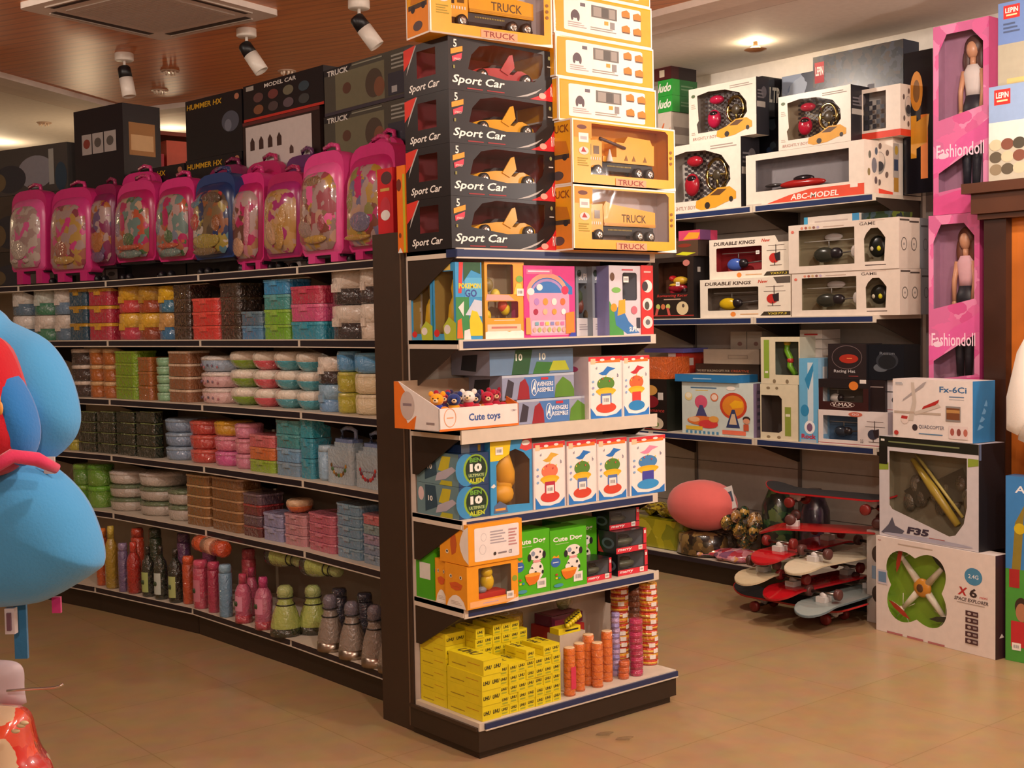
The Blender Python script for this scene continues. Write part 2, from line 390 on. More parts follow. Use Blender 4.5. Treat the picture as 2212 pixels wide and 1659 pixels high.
for k, (d0, d1, t, c) in enumerate(((0, .15, .045, 'e6d6c8'), (.15, .20, .03, 'bba99c'), (.20, .36, .022, 'ddccbf'), (.36, .40, .012, 'bba99c'))):
    a_, b_ = offline(LINE, d0), offline(LINE, d1)
    for i in range(4):
        mb = MB(); mb.prism([(p.x, p.y) for p in (a_[i], a_[i+1], b_[i+1], b_[i])], CZ-t, CZ, M(c, .7)); struct(mb.obj('trim_%d' % (k*4+i+1)))
# ================================================================ shelving
DK = M('3a2a1e', .45); DKS = M('2e2118', .4); PANEL = M('cfc3b6', .55); CREAM = M('d6cab8', .45); BLUE = M('26335c', .35); RAILD = M('2b2430', .3)
EX0, EX1 = 2.615, 3.582; EYF, EYB = 3.45, 3.74
ES = [1.752, 1.438, 1.125, .815, .508]; EBZ = .128
u = thing('display_shelving', 'dark brown end shelving unit with cream shelves and blue price rails', 'shelving unit', (EX0, EYB, 0))
def L_(mb, name, par): o = mb.obj(name, par); o.location = -Vector(par.location) if par.parent is None else Vector((0, 0, 0)); return o
mb = MB(); mb.box(2.625, EYB+.031, .0, 2.80, EYB+.235, 1.83, DK); mb.box(2.622, EYB+.05, .02, 2.625, EYB+.056, 1.82, M('6a5440')); L_(mb, 'upright_post', u)
mb = MB(); mb.box(2.632, EYB, .1, 3.60, EYB+.03, 1.80, PANEL)
for z in (.4, .7, 1.0, 1.33): mb.box(2.80, EYB-.001, z, 3.60, EYB, z+.003, M('a89c90'))
L_(mb, 'back_panel', u)
mb = MB(); mb.box(2.622, 3.38, 0.0, 3.57, EYB+.03, .028, DKS); mb.box(2.608, 3.364, .028, 3.588, EYB+.03, .1, DKS); mb.box(2.602, 3.372, .1, 2.6115, EYB+.03, .112, DK)
L_(mb, 'kickboard', u)
mb = MB(); mb.box(2.612, 3.365, .1, 3.59, EYB, EBZ, CREAM); dk = L_(mb, 'base_deck', u)
mb = MB(); mb.box(2.634, 3.356, .104, 3.592, 3.365, .124, BLUE); mb.box(2.634, 3.355, .100, 3.592, 3.366, .105, CREAM); L_(mb, 'price_rail', dk)
mb = MB(); mb.box(2.664, EYB-.012, .13, 2.672, EYB, 1.79, PANEL)
for i in range(26): mb.box(2.660, EYB-.014, .16+i*.06, 2.666, EYB-.004, .175+i*.06, CREAM)
L_(mb, 'slotted_channel', u)
for i, z in enumerate(ES):
    mb = MB(); mb.box(EX0, EYF, z-.014, EX1, EYB, z, CREAM); mb.box(EX0, EYF, z-.03, EX0+.004, EYB, z, CREAM); mb.box(EX1-.004, EYF, z-.03, EX1, EYB, z, CREAM)
    sh = L_(mb, 'shelf', u)
    for x in (EX0+.004, EX1-.012):
        m2 = MB(); m2.add([(x+a, b, c) for a in (0, .006) for b, c in ((EYF+.01, z-.014), (EYB, z-.014), (EYB, z-.17), (EYB-.03, z-.17), (EYF+.01, z-.03))],
                          [(0, 4, 3, 2, 1), (5, 6, 7, 8, 9), (0, 1, 6, 5), (1, 2, 7, 6), (2, 3, 8, 7), (3, 4, 9, 8), (4, 0, 5, 9)], DKS); L_(m2, 'bracket', sh)
    m3 = MB()
    if i == 2: m3.box(EX0+.004, EYF-.008, z-.045, EX1, EYF, z+.004, CREAM)
    else:
        m3.box(EX0+(.0 if i == 0 else .004), EYF-.006, z-.034, EX1, EYF, z+.002, CREAM); m3.box(EX0+.02, EYF-.0075, z-.028, EX1-.03, EYF-.006, z-.004, BLUE)
    L_(m3, 'price_rail', sh)
    if i == 0: m4 = MB(); m4.box(EX0-.003, EYF-.007, z-.03, EX0+.0, EYF+.05, z-.002, BLUE); m4.box(EX0, EYF-.009, z-.028, EX0+.03, EYF-.006, z-.002, BLUE); L_(m4, 'rail_end_cap', sh)
# ---- long curved run on the left, one bay after the other
LP_ = [(2.80, 3.99), (2.815, 4.85), (2.765, 5.71), (2.66, 6.60), (2.48, 7.44), (2.20, 8.28)]
LB_ = [(2.725, 3.97), (2.715, 4.82), (2.675, 5.70), (2.52, 6.54), (2.33, 7.35), (2.05, 8.18)]
LS = [1.755, 1.437, 1.122, .82, .508]; LBZ = .135
def xf(Y, P=LP_):
    for (x0, y0), (x1, y1) in zip(P, P[1:]):
        if Y <= y1 or (x1, y1) == P[-1]: return x0+(x1-x0)*(Y-y0)/(y1-y0)
def ang(Y, P=LP_):
    for (x0, y0), (x1, y1) in zip(P, P[1:]):
        if Y <= y1 or (x1, y1) == P[-1]: return math.atan2(x1-x0, y1-y0)/D2R
def quad(p, q, a, b, z0, z1, m, mb, ins=0.0):
    """slab along the front line p-q, from a to b metres behind it"""
    v = (Vector(q)-Vector(p)); v.normalize(); nn = Vector((v.y, -v.x))
    P = [Vector(p)+nn*a+v*ins, Vector(q)+nn*a-v*ins, Vector(q)+nn*b-v*ins, Vector(p)+nn*b+v*ins]
    mb.prism([(c.x, c.y) for c in reversed(P)], z0, z1, m)
def unitthing(name, label, x, y): return thing(name, label, 'shelving unit', (x, y, 0))
lab = ['dark brown shelving bay next to the end post, wide drink tumblers on its base', 'dark shelving bay with trolley bags above, second from the end post', 'dark shelving bay with trolley bags above, third from the end post', 'dark shelving bay at the far left, behind the blue plush bag', 'farthest dark shelving bay beyond the left edge']
DKRAIL = M('231d26', .2)
for i in range(5):
    p, q = LP_[i], LP_[i+1]; bp, bq = LB_[i], LB_[i+1]
    u = unitthing('shelving_bay', lab[i], p[0], p[1])
    mb = MB(); quad(p, q, .40, .43, .1, 1.73, M('9c8d78', .6), mb); L_(mb, 'back_panel', u)
    mb = MB(); quad(bp, bq, .03, .46, 0, .10, DKS, mb); L_(mb, 'kickboard', u)
    mb = MB(); quad(bp, bq, 0, .48, .10, LBZ, CREAM, mb); dk = L_(mb, 'base_deck', u)
    mb = MB(); quad(bp, bq, -.006, 0, .108, LBZ-.002, DKRAIL, mb, .012); quad(bp, bq, -.007, 0, .103, .108, CREAM, mb); quad(bp, bq, -.007, 0, LBZ-.002, LBZ+.001, CREAM, mb); L_(mb, 'price_rail', dk)
    for z in LS:
        mb = MB(); quad(p, q, 0, .40 if z != LS[0] else .80, z-.02, z, CREAM, mb); sh = L_(mb, 'shelf', u)
        mb = MB(); quad(p, q, -.006, 0, z-.03, z-.004, DKRAIL, mb, .010); quad(p, q, -.007, 0, z-.035, z-.03, CREAM, mb); quad(p, q, -.007, 0, z-.004, z+.001, CREAM, mb); quad(p, q, -.0055, 0, z-.03, z-.004, CREAM, mb)
        L_(mb, 'price_rail', sh)
        v = Vector((q[0]-p[0], q[1]-p[1])).normalized(); nn = Vector((v.y, -v.x)); c = Vector(q)-v*.008
        mb = MB(); V = []
        for s_ in (-.003, .003):
            for a, b in ((.02, -.02), (.40, -.02), (.40, -.15), (.36, -.15), (.02, -.035)): w = c+v*s_+nn*a; V.append((w.x, w.y, z+b))
        mb.add(V, [(0, 4, 3, 2, 1), (5, 6, 7, 8, 9), (0, 1, 6, 5), (1, 2, 7, 6), (2, 3, 8, 7), (3, 4, 9, 8), (4, 0, 5, 9)], DKS); L_(mb, 'bracket', sh)
# ---- wall shelving on the right
RXF, RXB = 5.45, 5.86; RY = [3.715, 4.495, 5.285, 6.07]
RS = [2.105, 1.497, .83]; RBZ = .128
lab = ['wall shelving bay at the free end, white helicopter boxes on its middle shelf', 'wall shelving bay with cream shelves just behind the end unit', 'wall shelving bay mostly hidden behind the truck boxes']
for i in range(3):
    y0, y1 = RY[i], RY[i+1]; u = unitthing('wall_shelving', lab[i], RXF, y0)
    mb = MB(); mb.box(RXB, y0, 0, RXB+.03, y1, 2.45, M('bcb4aa', .5))
    for z in (.35, .62, 1.05, 1.3, 1.7, 2.0): mb.box(RXB-.001, y0, z, RXB, y1, z+.004, M('6d655e'))
    mb.box(RXB-.012, y0, .1, RXB, y0+.02, 2.45, M('6d655e')); L_(mb, 'back_panel', u)
    mb = MB(); mb.box(5.40, y0, 0, RXB, y1, .1, DKS); L_(mb, 'kickboard', u)
    mb = MB(); mb.box(5.385, y0, .1, RXB, y1, RBZ, CREAM); dk = L_(mb, 'base_deck', u)
    mb = MB(); mb.box(5.379, y0, .1, 5.385, y1, RBZ-.003, RAILD); L_(mb, 'price_rail', dk)
    for z in RS:
        mb = MB(); mb.box(RXF, y0+.001, z-.02, RXB, y1-.001, z, CREAM); sh = L_(mb, 'shelf', u)
        mb = MB(); mb.box(RXF-.006, y0+.001, z-.036, RXF, y1-.001, z+.002, CREAM); mb.box(RXF-.0075, y0+.02, z-.031, RXF-.006, y1-.02, z-.004, BLUE); L_(mb, 'price_rail', sh)
        for yy in (y0+.006,):
            m2 = MB(); m2.add([(b, yy+a, c) for a in (0, .006) for b, c in ((RXF+.01, z-.02), (RXB, z-.02), (RXB, z-.16), (RXB-.03, z-.16), (RXF+.01, z-.036))],
                              [(0, 1, 2, 3, 4), (5, 9, 8, 7, 6), (0, 5, 6, 1), (1, 6, 7, 2), (2, 7, 8, 3), (3, 8, 9, 4), (4, 9, 5, 0)], DKS); L_(m2, 'bracket', sh)
# ================================================================ ceiling fittings
def spotlight(x, y, lab_, tx, ty, tz):
    P = atz(x, y, CZ-.012); R_ = thing('ceiling_spotlight', lab_, 'spotlight', (P.x, P.y, CZ-.012), 0, 'ceiling spotlights')
    mb = MB(); mb.lathe([(.048, 0), (.05, -.004), (.05, -.038), (.044, -.042)][::-1], M('e6dccf', .4)); mb.obj('mounting_base', R_)
    mb = MB(); mb.tube([(0, 0, -.04), (0, 0, -.075)], .008, M('cfc5ba', .4)); mb.obj('stem', R_)
    d = Vector((tx, ty, tz)).normalized(); X = Matrix.Translation((0, 0, -.1)) @ d.to_track_quat('Z', 'Y').to_matrix().to_4x4()
    mb = MB(); mb.lathe([(.026, -.03), (.034, -.02), (.036, .035)], M('141214', .4), X); mb.obj('rear_housing', R_)
    mb = MB(); mb.lathe([(.036, .035), (.037, .035), (.037, .135), (.033, .137), (.030, .12)], M('efe6da', .35), X); hd = mb.obj('lamp_head', R_)
    return R_
spotlight(268, 115, 'white and black ceiling spotlight, lowest and leftmost of the three', .1, -.15, -1)
spotlight(532, 62, 'white and black ceiling spotlight below the air conditioner corner', .45, -.45, -1)
spotlight(775, 0, 'white and black ceiling spotlight nearest the yellow truck boxes', .6, -.4, -1)
# ceiling cassette air conditioner
c0, c1, c2 = atz(65, 18, CZ-.04), atz(350, 88, CZ-.04), atz(605, 35, CZ-.04)
ux = (c2-c1).normalized(); uy = Vector((-ux.y, ux.x, 0)); w_ = (c2-c1).length
if uy.dot(c0-c1) < 0: uy = -uy
X = Matrix(((ux.x, uy.x, 0, c1.x), (ux.y, uy.y, 0, c1.y), (0, 0, 1, 0), (0, 0, 0, 1)))
R_ = thing('air_conditioner', 'square white ceiling cassette air conditioner with slot vents on the timber boards', 'air conditioner', X=Matrix.Translation((0, 0, CZ-.012)) @ X)
mb = MB(); mb.prism(rect(0, -0, w_, w_, .03), -.028, -.0, M('e4d8cc', .45)); mb.obj('casing', R_)
mb = MB(); mb.prism(rect(.17*w_, .17*w_, .83*w_, .83*w_, .02), -.033, -.027, M('d4c8bc', .5))
for i in range(24): mb.box(.2*w_, (.2+.6*i/24)*w_, -.0335, .8*w_, (.2+.6*i/24)*w_+.003, -.033, M('a39689'))
mb.obj('intake_grille', R_)
for a in range(4):
    Y = T(w_/2, w_/2, 0, rz=90*a) @ T(-w_/2, -w_/2, 0); mb = MB(); mb.box(.16*w_, .07*w_, -.0295, .84*w_, .115*w_, -.027, M('3a342f', .6), Y); mb.box(.16*w_, .055*w_, -.034, .84*w_, .07*w_, -.026, M('b9a899', .5), Y); mb.obj('air_flap', R_)
for (x, y, l_) in ((367, 153, 'right above the third spotlight row'), (345, 195, 'near the corner of the timber boards'), (620, 153, 'between the spotlights and the olive boxes'), (95, 265, 'in the white ceiling over the grey box')):
    P = atz(x, y, CZ-.012 if x != 95 else CZ); R_ = thing('recessed_downlight', 'small round glass downlight '+l_, 'downlight', P)
    mb = MB(); mb.lathe([(.05, -.006), (.055, 0)], M('c8a890', .3)); mb.obj('rim', R_)
    mb = MB()
    for i in range(7): a = i*math.pi*2/7; mb.ball(.03*math.cos(a), .03*math.sin(a), -.012, .008, .008, .012, M('f4dcc4', .1), n=8)
    mb.obj('glass_crystals', R_)
# glowing ceiling lamp over the wall shelving
P = atz(1632, 90, CZ)
R_ = thing('ceiling_lamp', 'round glowing ceiling lamp over the white steering-wheel boxes', 'ceiling lamp', (P.x, P.y, CZ))
mb = MB(); mb.tube([(0, 0, 0), (0, 0, -.045)], .012, M('a08058', .3)); mb.obj('stem', R_)
mb = MB(); mb.lathe([(.0, -.058), (.03, -.056), (.06, -.046), (.062, -.043), (.0, -.043)], M('8e5c34', .3)); mb.obj('disc_shade', R_)
mb = MB(); mb.lathe([(.02, -.042), (.03, -.034), (.02, -.026)], M('ffd9a0', .9, 'glow')); mb.obj('bulb', R_)
l = lamp('ceiling_lamp_light', 'POINT', (0, 0, -.03), 32, (1, .78, .5), size=.025); l.parent = R_
# ================================================================ goods on the end unit
e_ = .0006
# ---- toy builders used inside the window boxes (children of their box)
def wheel(mb, x, y, z, r, X=None, hub='c8c4bc'):
    Y = T(x, y, z, rx=90); Y = X @ Y if X is not None else Y
    mb.lathe([(r*.7, -.006), (r, -.005), (r, .012), (r*.7, .014)], M('17151a', .5), Y, 16)
    mb.lathe([(r*.62, .010), (r*.62, .0155), (r*.5, .0165), (r*.12, .015)], M(hub, .25, 'metal'), Y, 16)
    for k in range(5): a = k*72*D2R; mb.tube([(0, 0, .017), (r*.58*math.cos(a), r*.58*math.sin(a), .0165)], .0018, M('e6e2da', .25, 'metal'), Y, 5)
def sport_toy(col):
    def f(R, w, d, h):
        X = T(w*.20, .055, h*.27)
        mb = MB(); c = M(col, .22); L = w*.62
        body = [(0, .008), (.01, .025), (.05, .040), (.12, .05), (.165, .052), (.18, .036), (.21, .034), (.23, .05), (.25, .052), (.28, .042), (.30, .028), (.302, .012), (.27, .004), (.03, .002)]
        k = L/.302; bx = T(0, 0, 0, rx=90) @ T(s=(k, 1, -1))
        mb.prism([(p[0]*k, p[1]) for p in body], -.055, .028, c, X @ T(rx=90), False)
        cab = [(.10, .045), (.13, .064), (.20, .066), (.25, .050)]
        mb.prism([(p[0]*k, p[1]) for p in cab], -.045, .010, M('241c22', .15), X @ T(rx=90))
        mb.obj('toy_car', R)
        mb = MB(); mb.prism([(.15*k, .045), (.19*k, .10), (.205*k, .105), (.215*k, .06), (.185*k, .03)], 0, .004, c, X @ T(0, -.028, 0, rx=90)); mb.obj('toy_car_door', R)
        for q in (.062, .262):
            mb = MB(); wheel(mb, q*k, -.03, .016, .0235, X); mb.obj('wheel', R)
    return f
def truck_toy(kind):
    def f(R, w, d, h):
        X = T(w*.17, .06, h*.17); y = M('e8a21c', .3); mb = MB(); k = w/.51
        mb.prism([(0, .03), (.0, .09), (.012, .128), (.085, .135), (.085, .03)], -.06, .03, y, X @ T(rx=90))
        mb.box(.004, -.031, .075, .03, -.0305, .115, M('3a2a22', .2), X); mb.box(.042, -.031, .08, .07, -.0305, .11, M('6a4a20', .2), X)
        for i in range(7): mb.box(.004+i*.011, -.0315, .058, .009+i*.011, -.031, .068, M('e8e0d4'), X)
        mb.obj('toy_cab', R); mb = MB()
        mb.box(.08, -.026, .022, .355, .05, .052, M('1e1a1e', .5), X)
        for i in range(18): mb.box(.115+i*.007, -.0275, .038, .119+i*.007, -.026, .043, M('a08a40'), X)
        for q in (.055, .265, .325): mb.tube([(q-.034, -.012, .012), (q-.028, -.012, .04), (q, -.012, .052), (q+.028, -.012, .04), (q+.034, -.012, .012)], .010, M('1e1a1e', .5), X, 6)
        mb.obj('toy_chassis', R); mb = MB()
        if kind == 0:
            mb.prism([(.09, .055), (.085, .125), (.10, .145), (.13, .135), (.36, .112), (.36, .055)], -.065, .032, y, X @ T(rx=90))
            mb.lay = 0; mb.text('TRUCK', .18, .07, .31, .10, M('5a3a14'), X @ T(0, -.0322, 0, rx=90)); mb.box(.09, -.034, .058, .36, -.032, .066, M('c98a14', .3), X)
        else:
            mb.box(.16, -.03, .055, .36, .06, .13, y, X); mb.box(.09, -.03, .055, .16, .06, .075, y, X); mb.prism([(.2, .13), (.22, .155), (.34, .15), (.35, .13)], -.05, .03, y, X @ T(rx=90))
            mb.tube([(.07, -.035, .138), (.2, -.035, .11)], .006, M('5a4040', .4), X); mb.lathe([(.014, 0), (.012, .003), (.002, .045)], M('e0e0dc', .4), X @ T(.115, -.04, .055), 10)
            for q in (.2, .24, .3): mb.prism([(q, .065), (q+.01, .085), (q+.02, .065)], -.0008, .0008, M('8a5a14'), X @ T(0, -.0305, 0, rx=90))
        mb.obj('toy_body', R)
        for q in (.055, .265, .325): mb = MB(); wheel(mb, q, -.03, .018, .022, X); mb.obj('wheel', R)
    return f
SPW, SPD, SPH = .488, .262, .179
K = '1d1719'
def sport_box(i, label, col, z):
    win = [(.085, .075), (.10, .125), (.135, .158), (.20, .170), (.425, .165), (.425, .125), (.415, .09), (.385, .062), (.25, .055)]
    f = [('p', '2a2022', [(0, 0), (.75, 0), (.9, .2), (1, .5), (1, 0)]), ('p', 'd8242a', [(.74, 0), (.86, .12), (.94, .3), (1, .55), (1, 0)]), ('p', 'b8b4b0', [(.60, 0), (.72, .05), (.80, .13), (.86, .24), (.80, .17), (.72, .09)]),
         ('t', 'f6f2ea', 'Sport Car', .035, .09, .50, .29, .35, .02), ('r', 'a02024', .16, .045, .30, .065), ('r', 'a02024', .34, .045, .50, .065),
         ('t', 'f4efe6', '5', .045, .80, .075, .95, 0, .015), ('p', 'f09a28', [(.02, .66), (.02, .76), (.125, .84), (.125, .74)]), ('p', 'd83a50', [(.035, .52), (.03, .62), (.12, .71), (.115, .60)]), ('t', 'f4c8c0', 'SPEED', .045, .56, .108, .60, .2),
         ('t', 'f4efe6', 'R/C', .94, .10, .985, .30, 0, .01), ('e', '9a9a60', .932, .86, .012, .04), ('l', 'c8c4bc', .91, .66, .955, .71, 1), ('e', 'f0b0a0', .86, .09, .035, .06), ('r', '8a8440', .04, .40, .055, .46)]
    l = [('p', 'd8301e', [(.0, .55), (.0, .95), (.28, 1.0), (.14, .70)]), ('p', 'b8b4b0', [(.06, .45), (.10, .62), (.27, .98), (.30, .99), (.15, .66)]),
         ('t', 'f6f2ea', 'Sport Car', .12, .06, .80, .24, .35, .02)]
    lw = [(SPD*.30, SPH*.34), (SPD*.72, SPH*.34), (SPD*.72, SPH*.86), (SPD*.30, SPH*.86)]
    c = carton('sport_car_box', label, 'toy box', (2.609, 3.462, z), 0, (SPW, SPD, SPH), K, f, l, wins=[win], lwin=[lw], inner='a02a30', toy=sport_toy(col), group='black boxed sport cars')
    for o in COL.objects:
        pass
    return c
for i, (lb, col) in enumerate((('black sport car box with yellow car, lowest of the stack', 'e8a418'), ('black sport car box with yellow car, second from the bottom', 'e8a418'), ('black sport car box with yellow car, right under the red car box', 'e8a418'), ('black sport car box holding a red car, topmost of the stack', 'b01c24'))):
    sport_box(i, lb, col, ES[0]+e_+i*(SPH+e_))
zt = ES[0]+4*(SPH+e_)+e_
TY = 'eda51e'
def truck_front():
    return [('r', 'f2ece2', 0, 0, 1, .025), ('r', 'f0902e', .02, .72, .18, .97), ('e', '6a3a30', .09, .88, .045, .035), ('r', 'f0e4dc', .06, .65, .15, .79), ('r', 'b8b0b0', .075, .69, .135, .74),
            ('e', 'd8d0cc', .105, .52, .045, .06), ('p', 'b0302a', [(.08, .5), (.1, .58), (.13, .5)]), ('l', 'a08a18', .05, .28, .15, .42, 4), ('r', 'f0a078', .40, .02, .70, .135), ('t', '8a3a2a', 'TRUCK', .42, .035, .68, .12, 0, .02),
            ('e', '8a5a20', .955, .62, .013, .025), ('e', '8a5a20', .955, .53, .013, .025), ('e', '8a5a20', .955, .44, .013, .025), ('p', 'f4efe6', [(.80, .0), (1, .0), (1, .05)])]
def truck_side(): return [('r', 'e88a2c', .03, .03, .97, .45), ('t', '8a4a1a', 'TRUCK', .1, .80, .9, .92, 0, .02), ('r', '4a3a30', .1, .40, .9, .47), ('e', '2e2a2e', .3, .40, .09, .05), ('e', '2e2a2e', .75, .42, .09, .05), ('e', '5a4a4a', .5, .15, .2, .07), ('p', 'c87a1c', [(.2, .48), (.25, .7), (.8, .66), (.9, .48)])]
def truck_box(label, X, kind, w=.535, h=.235, loc=None):
    win = [(w*.17, h*.17), (w*.93, h*.17), (w*.93, h*.90), (w*.90, h*.95), (w*.17, h*.95)]
    return carton('toy_truck_box', label, 'toy box', loc or (0, 0, 0), 0, (w, .155, h), TY, truck_front(), truck_side(), wins=[win], inner='cfc3c6' if kind == 0 else 'e0941e', toy=truck_toy(kind), group='yellow truck boxes', X=X, edge='efe6da')
truck_box('yellow truck box with a dump truck, standing lowest of the right stack', None, 0, loc=(3.085, 3.368, ES[0]+e_))
truck_box('yellow truck box with a road works truck, directly above the dump truck', None, 1, loc=(3.085, 3.368, ES[0]+.235+2*e_))
truck_box('yellow truck box set askew on top of the black sport car stack', T(2.533, 3.463-.004, zt, rz=-5.2), 0, w=.508)
z = ES[0]+.47+3*e_
names = ['lowest of the boxes showing their white underside', 'second of the boxes showing their white underside', 'third box up showing its white underside', 'cut by the top edge, topmost of its stack']
for i in range(4):
    f = [('r', 'e8a01e', .02, .05, .98, .93), ('p', 'f2ebe2', [(a, b) for a, b in rect(.10, .12, .88, .88, .03)]), ('e', '5a4a50', .21, .52, .035, .10), ('e', '5a4a50', .18, .46, .014, .10), ('e', '5a4a50', .24, .46, .014, .10), ('r', '6a6068', .26, .72, .31, .80)]
    f += [('r', '6e6862', .37, .52, .63, .80), ('r', '9a928a', .39, .55, .47, .77), ('r', '55504c', .475, .55, .54, .77), ('r', '9a928a', .55, .55, .61, .77), ('r', 'e89a30', .50, .38, .54, .47), ('r', '8a8482', .56, .30, .605, .47), ('l', '9a928a', .36, .20, .62, .30, 2), ('l', 'b8a8a8', .14, .20, .32, .34, 3)]
    for a, b in ((.68, .66), (.80, .64), (.68, .30), (.80, .28)): f += [('p', 'e07a1c', [(a, b), (a, b+.12), (a+.05, b+.17), (a+.08, b+.12), (a+.085, b)]), ('r', '6a4a30', a+.005, b-.03, a+.08, b)]
    dx = (-.004, -.012, -.016, -.02)[i]
    c = carton('toy_truck_box', 'yellow truck box lying flat, '+names[i], 'toy box', (3.082+dx, 3.43+.003*i, z), 0, (.505, .235, .155), M(TY, .12), f, [('r', 'f2ebe2', 0, 0, 1, .04), ('r', 'f2ebe2', .0, .96, 1, 1)], edge='f2ebe2', group='yellow truck boxes')
    z += .155+e_
# orange and red packs at the left corner of the top shelf
P = carton('narrow_toy_box', 'tall narrow orange box with dark spider-like marks beside the sport cars', 'toy box', (2.605, 3.728, ES[0]+e_), 0, (.06, .05, .31), 'e8761c', [('e', '5a1a10', .7, .78, .25, .08)], [('r', 'b8b020', .72, 0, 1, .9), ('e', '6a2412', .25, .78, .3, .07), ('e', '7a3a12', .3, .2, .15, .03), ('p', 'e0e0dc', [(0, 0), (.6, 0), (.3, .06)])])
# ---- first shelf under the trucks
def fit(x0, x1, yt, Y, z0):
    a = proj((2.6, Y, z0)); # base line height at each pixel column
    def xat(px):
        lo, hi = 2.0, 4.2
        for _ in range(40):
            m_ = (lo+hi)/2
            if proj((m_, Y, z0))[0] < px: lo = m_
            else: hi = m_
        return lo
    X0, X1 = xat(x0), xat(x1); b = proj((X0, Y, z0)); return X0, X1, (b[1]-yt)*b[2]/F_PX
def E(name, label, cat, x0, x1, yt, Y, z0, d, base, f=(), l=(), **kw):
    X0, X1, h = fit(x0, x1, yt, Y, z0)
    return carton(name, label, cat, (X0, Y, z0+e_), 0, (X1-X0, d, kw.pop('h', h)), base, f, l, **kw), h
z1 = ES[1]
def yellow_toy(R, w, d, h):
    mb = MB(); mb.lathe([(.01, .0), (.035, .01), (.04, .05), (.034, .11), (.022, .14), (.026, .17), (.02, .2), (.006, .215)], M('e2b81c', .35), T(w*.5, d*.45, .01), 16); mb.ball(w*.5, d*.45-.03, .12, .006, .004, .006, M('d04a1c')); mb.obj('soft_toy', R)
def go_print(): return [('r', '3a8a4a', 0, 0, .5, .55), ('p', 'd83a3a', [(.10, .60), (.22, .60), (.30, 1), (.14, 1)]), ('r', '58b0dc', .35, .55, 1, .8), ('p', '2e5a3a', [(.3, .75), (.6, .9), (.95, .85), (.95, 1), (.3, 1)]), ('t', 'f0d820', 'POKEMON', .12, .66, .95, .73, 0, .03), ('t', '3a4a9a', 'GO', .35, .55, .80, .65, 0, .03), ('p', 'c8d0e0', [(.35, .32), (.7, .52), (.98, .50), (.98, .3)]), ('p', 'e8c820', [(.52, .05), (.50, .25), (.6, .38), (.8, .36), (1, .2), (1, .05)]), ('p', 'e06a2a', [(.02, .02), (.05, .25), (.2, .28), (.25, .02)]), ('p', 'f0e0e0', [(.28, 0), (.3, .12), (.5, .14), (.55, 0)]), ('p', 'e8e0d8', [(.08, .42), (.3, .5), (.28, .3)])]
for i, (Y, dd, lb, hh) in enumerate(((3.605, .128, 'clear sided toy box with plain yellow toy, at the far left beside the post', .225), (3.468, .132, 'blue and green printed toy box with yellow toy in its side window', .268))):
    w = .115
    lw = [rect(.012, .022, dd-.012, hh-.03)]
    carton('monster_game_box', lb, 'toy box', (2.625, Y, z1+e_), 0, (w, dd, hh), '3f9ad0', go_print(), [('r', '4aa0c8', 0, 0, 1, .07), ('r', 'e0c060', 0, .9, .8, 1), ('e', 'd8302a', .15, .09, .12, .05), ('p', 'b8c83a', [(.5, 0), (.45, .18), (.7, .3), (1, .22), (1, 0)]), ('e', 'e8e0d8', .62, .14, .14, .06)], lwin=lw, inner='b89a50', toy=yellow_toy, group='yellow toy boxes')
def inner_bits(cols, n=5, sz=.02, yy=.04):
    def f(R, w, d, h):
        mb = MB()
        for i in range(n): mb.ball(w*(.2+.6*((i*37) % 10)/10), yy, h*(.3+.45*((i*53) % 10)/10), sz, sz*.8, sz*1.2, M(cols[i % len(cols)], .35))
        mb.obj('toy_parts', R)
    return f
X0, X1, h = fit(1049, 1134, 566, 3.47, z1); w = X1-X0
carton('egg_toy_box', 'orange box with two clear windows and yellow toy inside, beside pink playset', 'toy box', (X0, 3.47, z1+e_), 0, (w, .15, h), 'f0a436',
       [('p', 'f6efe4', [(0, 0), (1, 0), (1, .08), (.85, .13), (.6, .09), (.3, .14), (0, .09)]), ('r', 'f6c8a8', .05, .10, .9, .19), ('l', 'c87a6a', .15, .115, .8, .175, 1), ('l', 'f8f0e0', .22, .235, .75, .25, 1), ('p', 'f4a8a0', [(.02, .50), (.75, .50), (.6, .57), (.05, .58)]), ('e', '7ab050', .88, .78, .09, .045), ('p', 'f6d050', [(.72, .58), (.98, .58), (.92, .72), (.8, .72)])], [('r', 'f0a436', 0, 0, 1, 1)],
       wins=[rect(.012, h*.27, w*.84, h*.49, .006), rect(.012, h*.58, w*.72, h*.97, .006)], inner='b8a88c', toy=inner_bits(['e2c21e', 'd8503a', 'e8d050', '8a7a4a', 'e2c21e'], 5, .02), sticker=(w*.80, h*.56, .032))
X0, X1, h = fit(1133, 1243, 574, 3.468, z1); w = X1-X0
f = [('r', 'd83a8a', .0, .0, 1, 1), ('p', '3a78c0', [(.08, .72), (.3, .86), (.7, .86), (.95, .7), (.95, .6), (.08, .6)]), ('g', 'f0a088', .45, .62, .40, .28, .07), ('g', 'b090c8', .45, .60, .32, .22, .04), ('p', 'f0a0c0', rect(.10, .03, .88, .62, .04)), ('p', 'f8c4d8', rect(.14, .06, .84, .24, .03)),
     ('r', 'e8709a', .05, .88, .55, .95), ('l', 'f8e0ec', .08, .90, .50, .94, 1), ('e', 'f8ecec', .13, .64, .07, .05), ('e', 'f8ecec', .30, .70, .06, .045), ('e', 'd8305a', .80, .66, .07, .06)]
for i, c in enumerate(('b888c8', 'e89a40', 'f0e6dc', 'e0703a')): f.append(('e', c, .24+i*.17, .50, .05, .05))
for i, c in enumerate(('a82a4a', 'f0b890', 'f0a040', 'f4f0f0')): f.append(('e', c, .22+i*.18, .36, .045, .042))
for i, c in enumerate(('7ab0c0', 'e87ab0', 'e0d060', '8a90c8', 'e8a078', 'e87ab0')): f.append(('r', c, .20+i*.1, .17, .27+i*.1, .22))
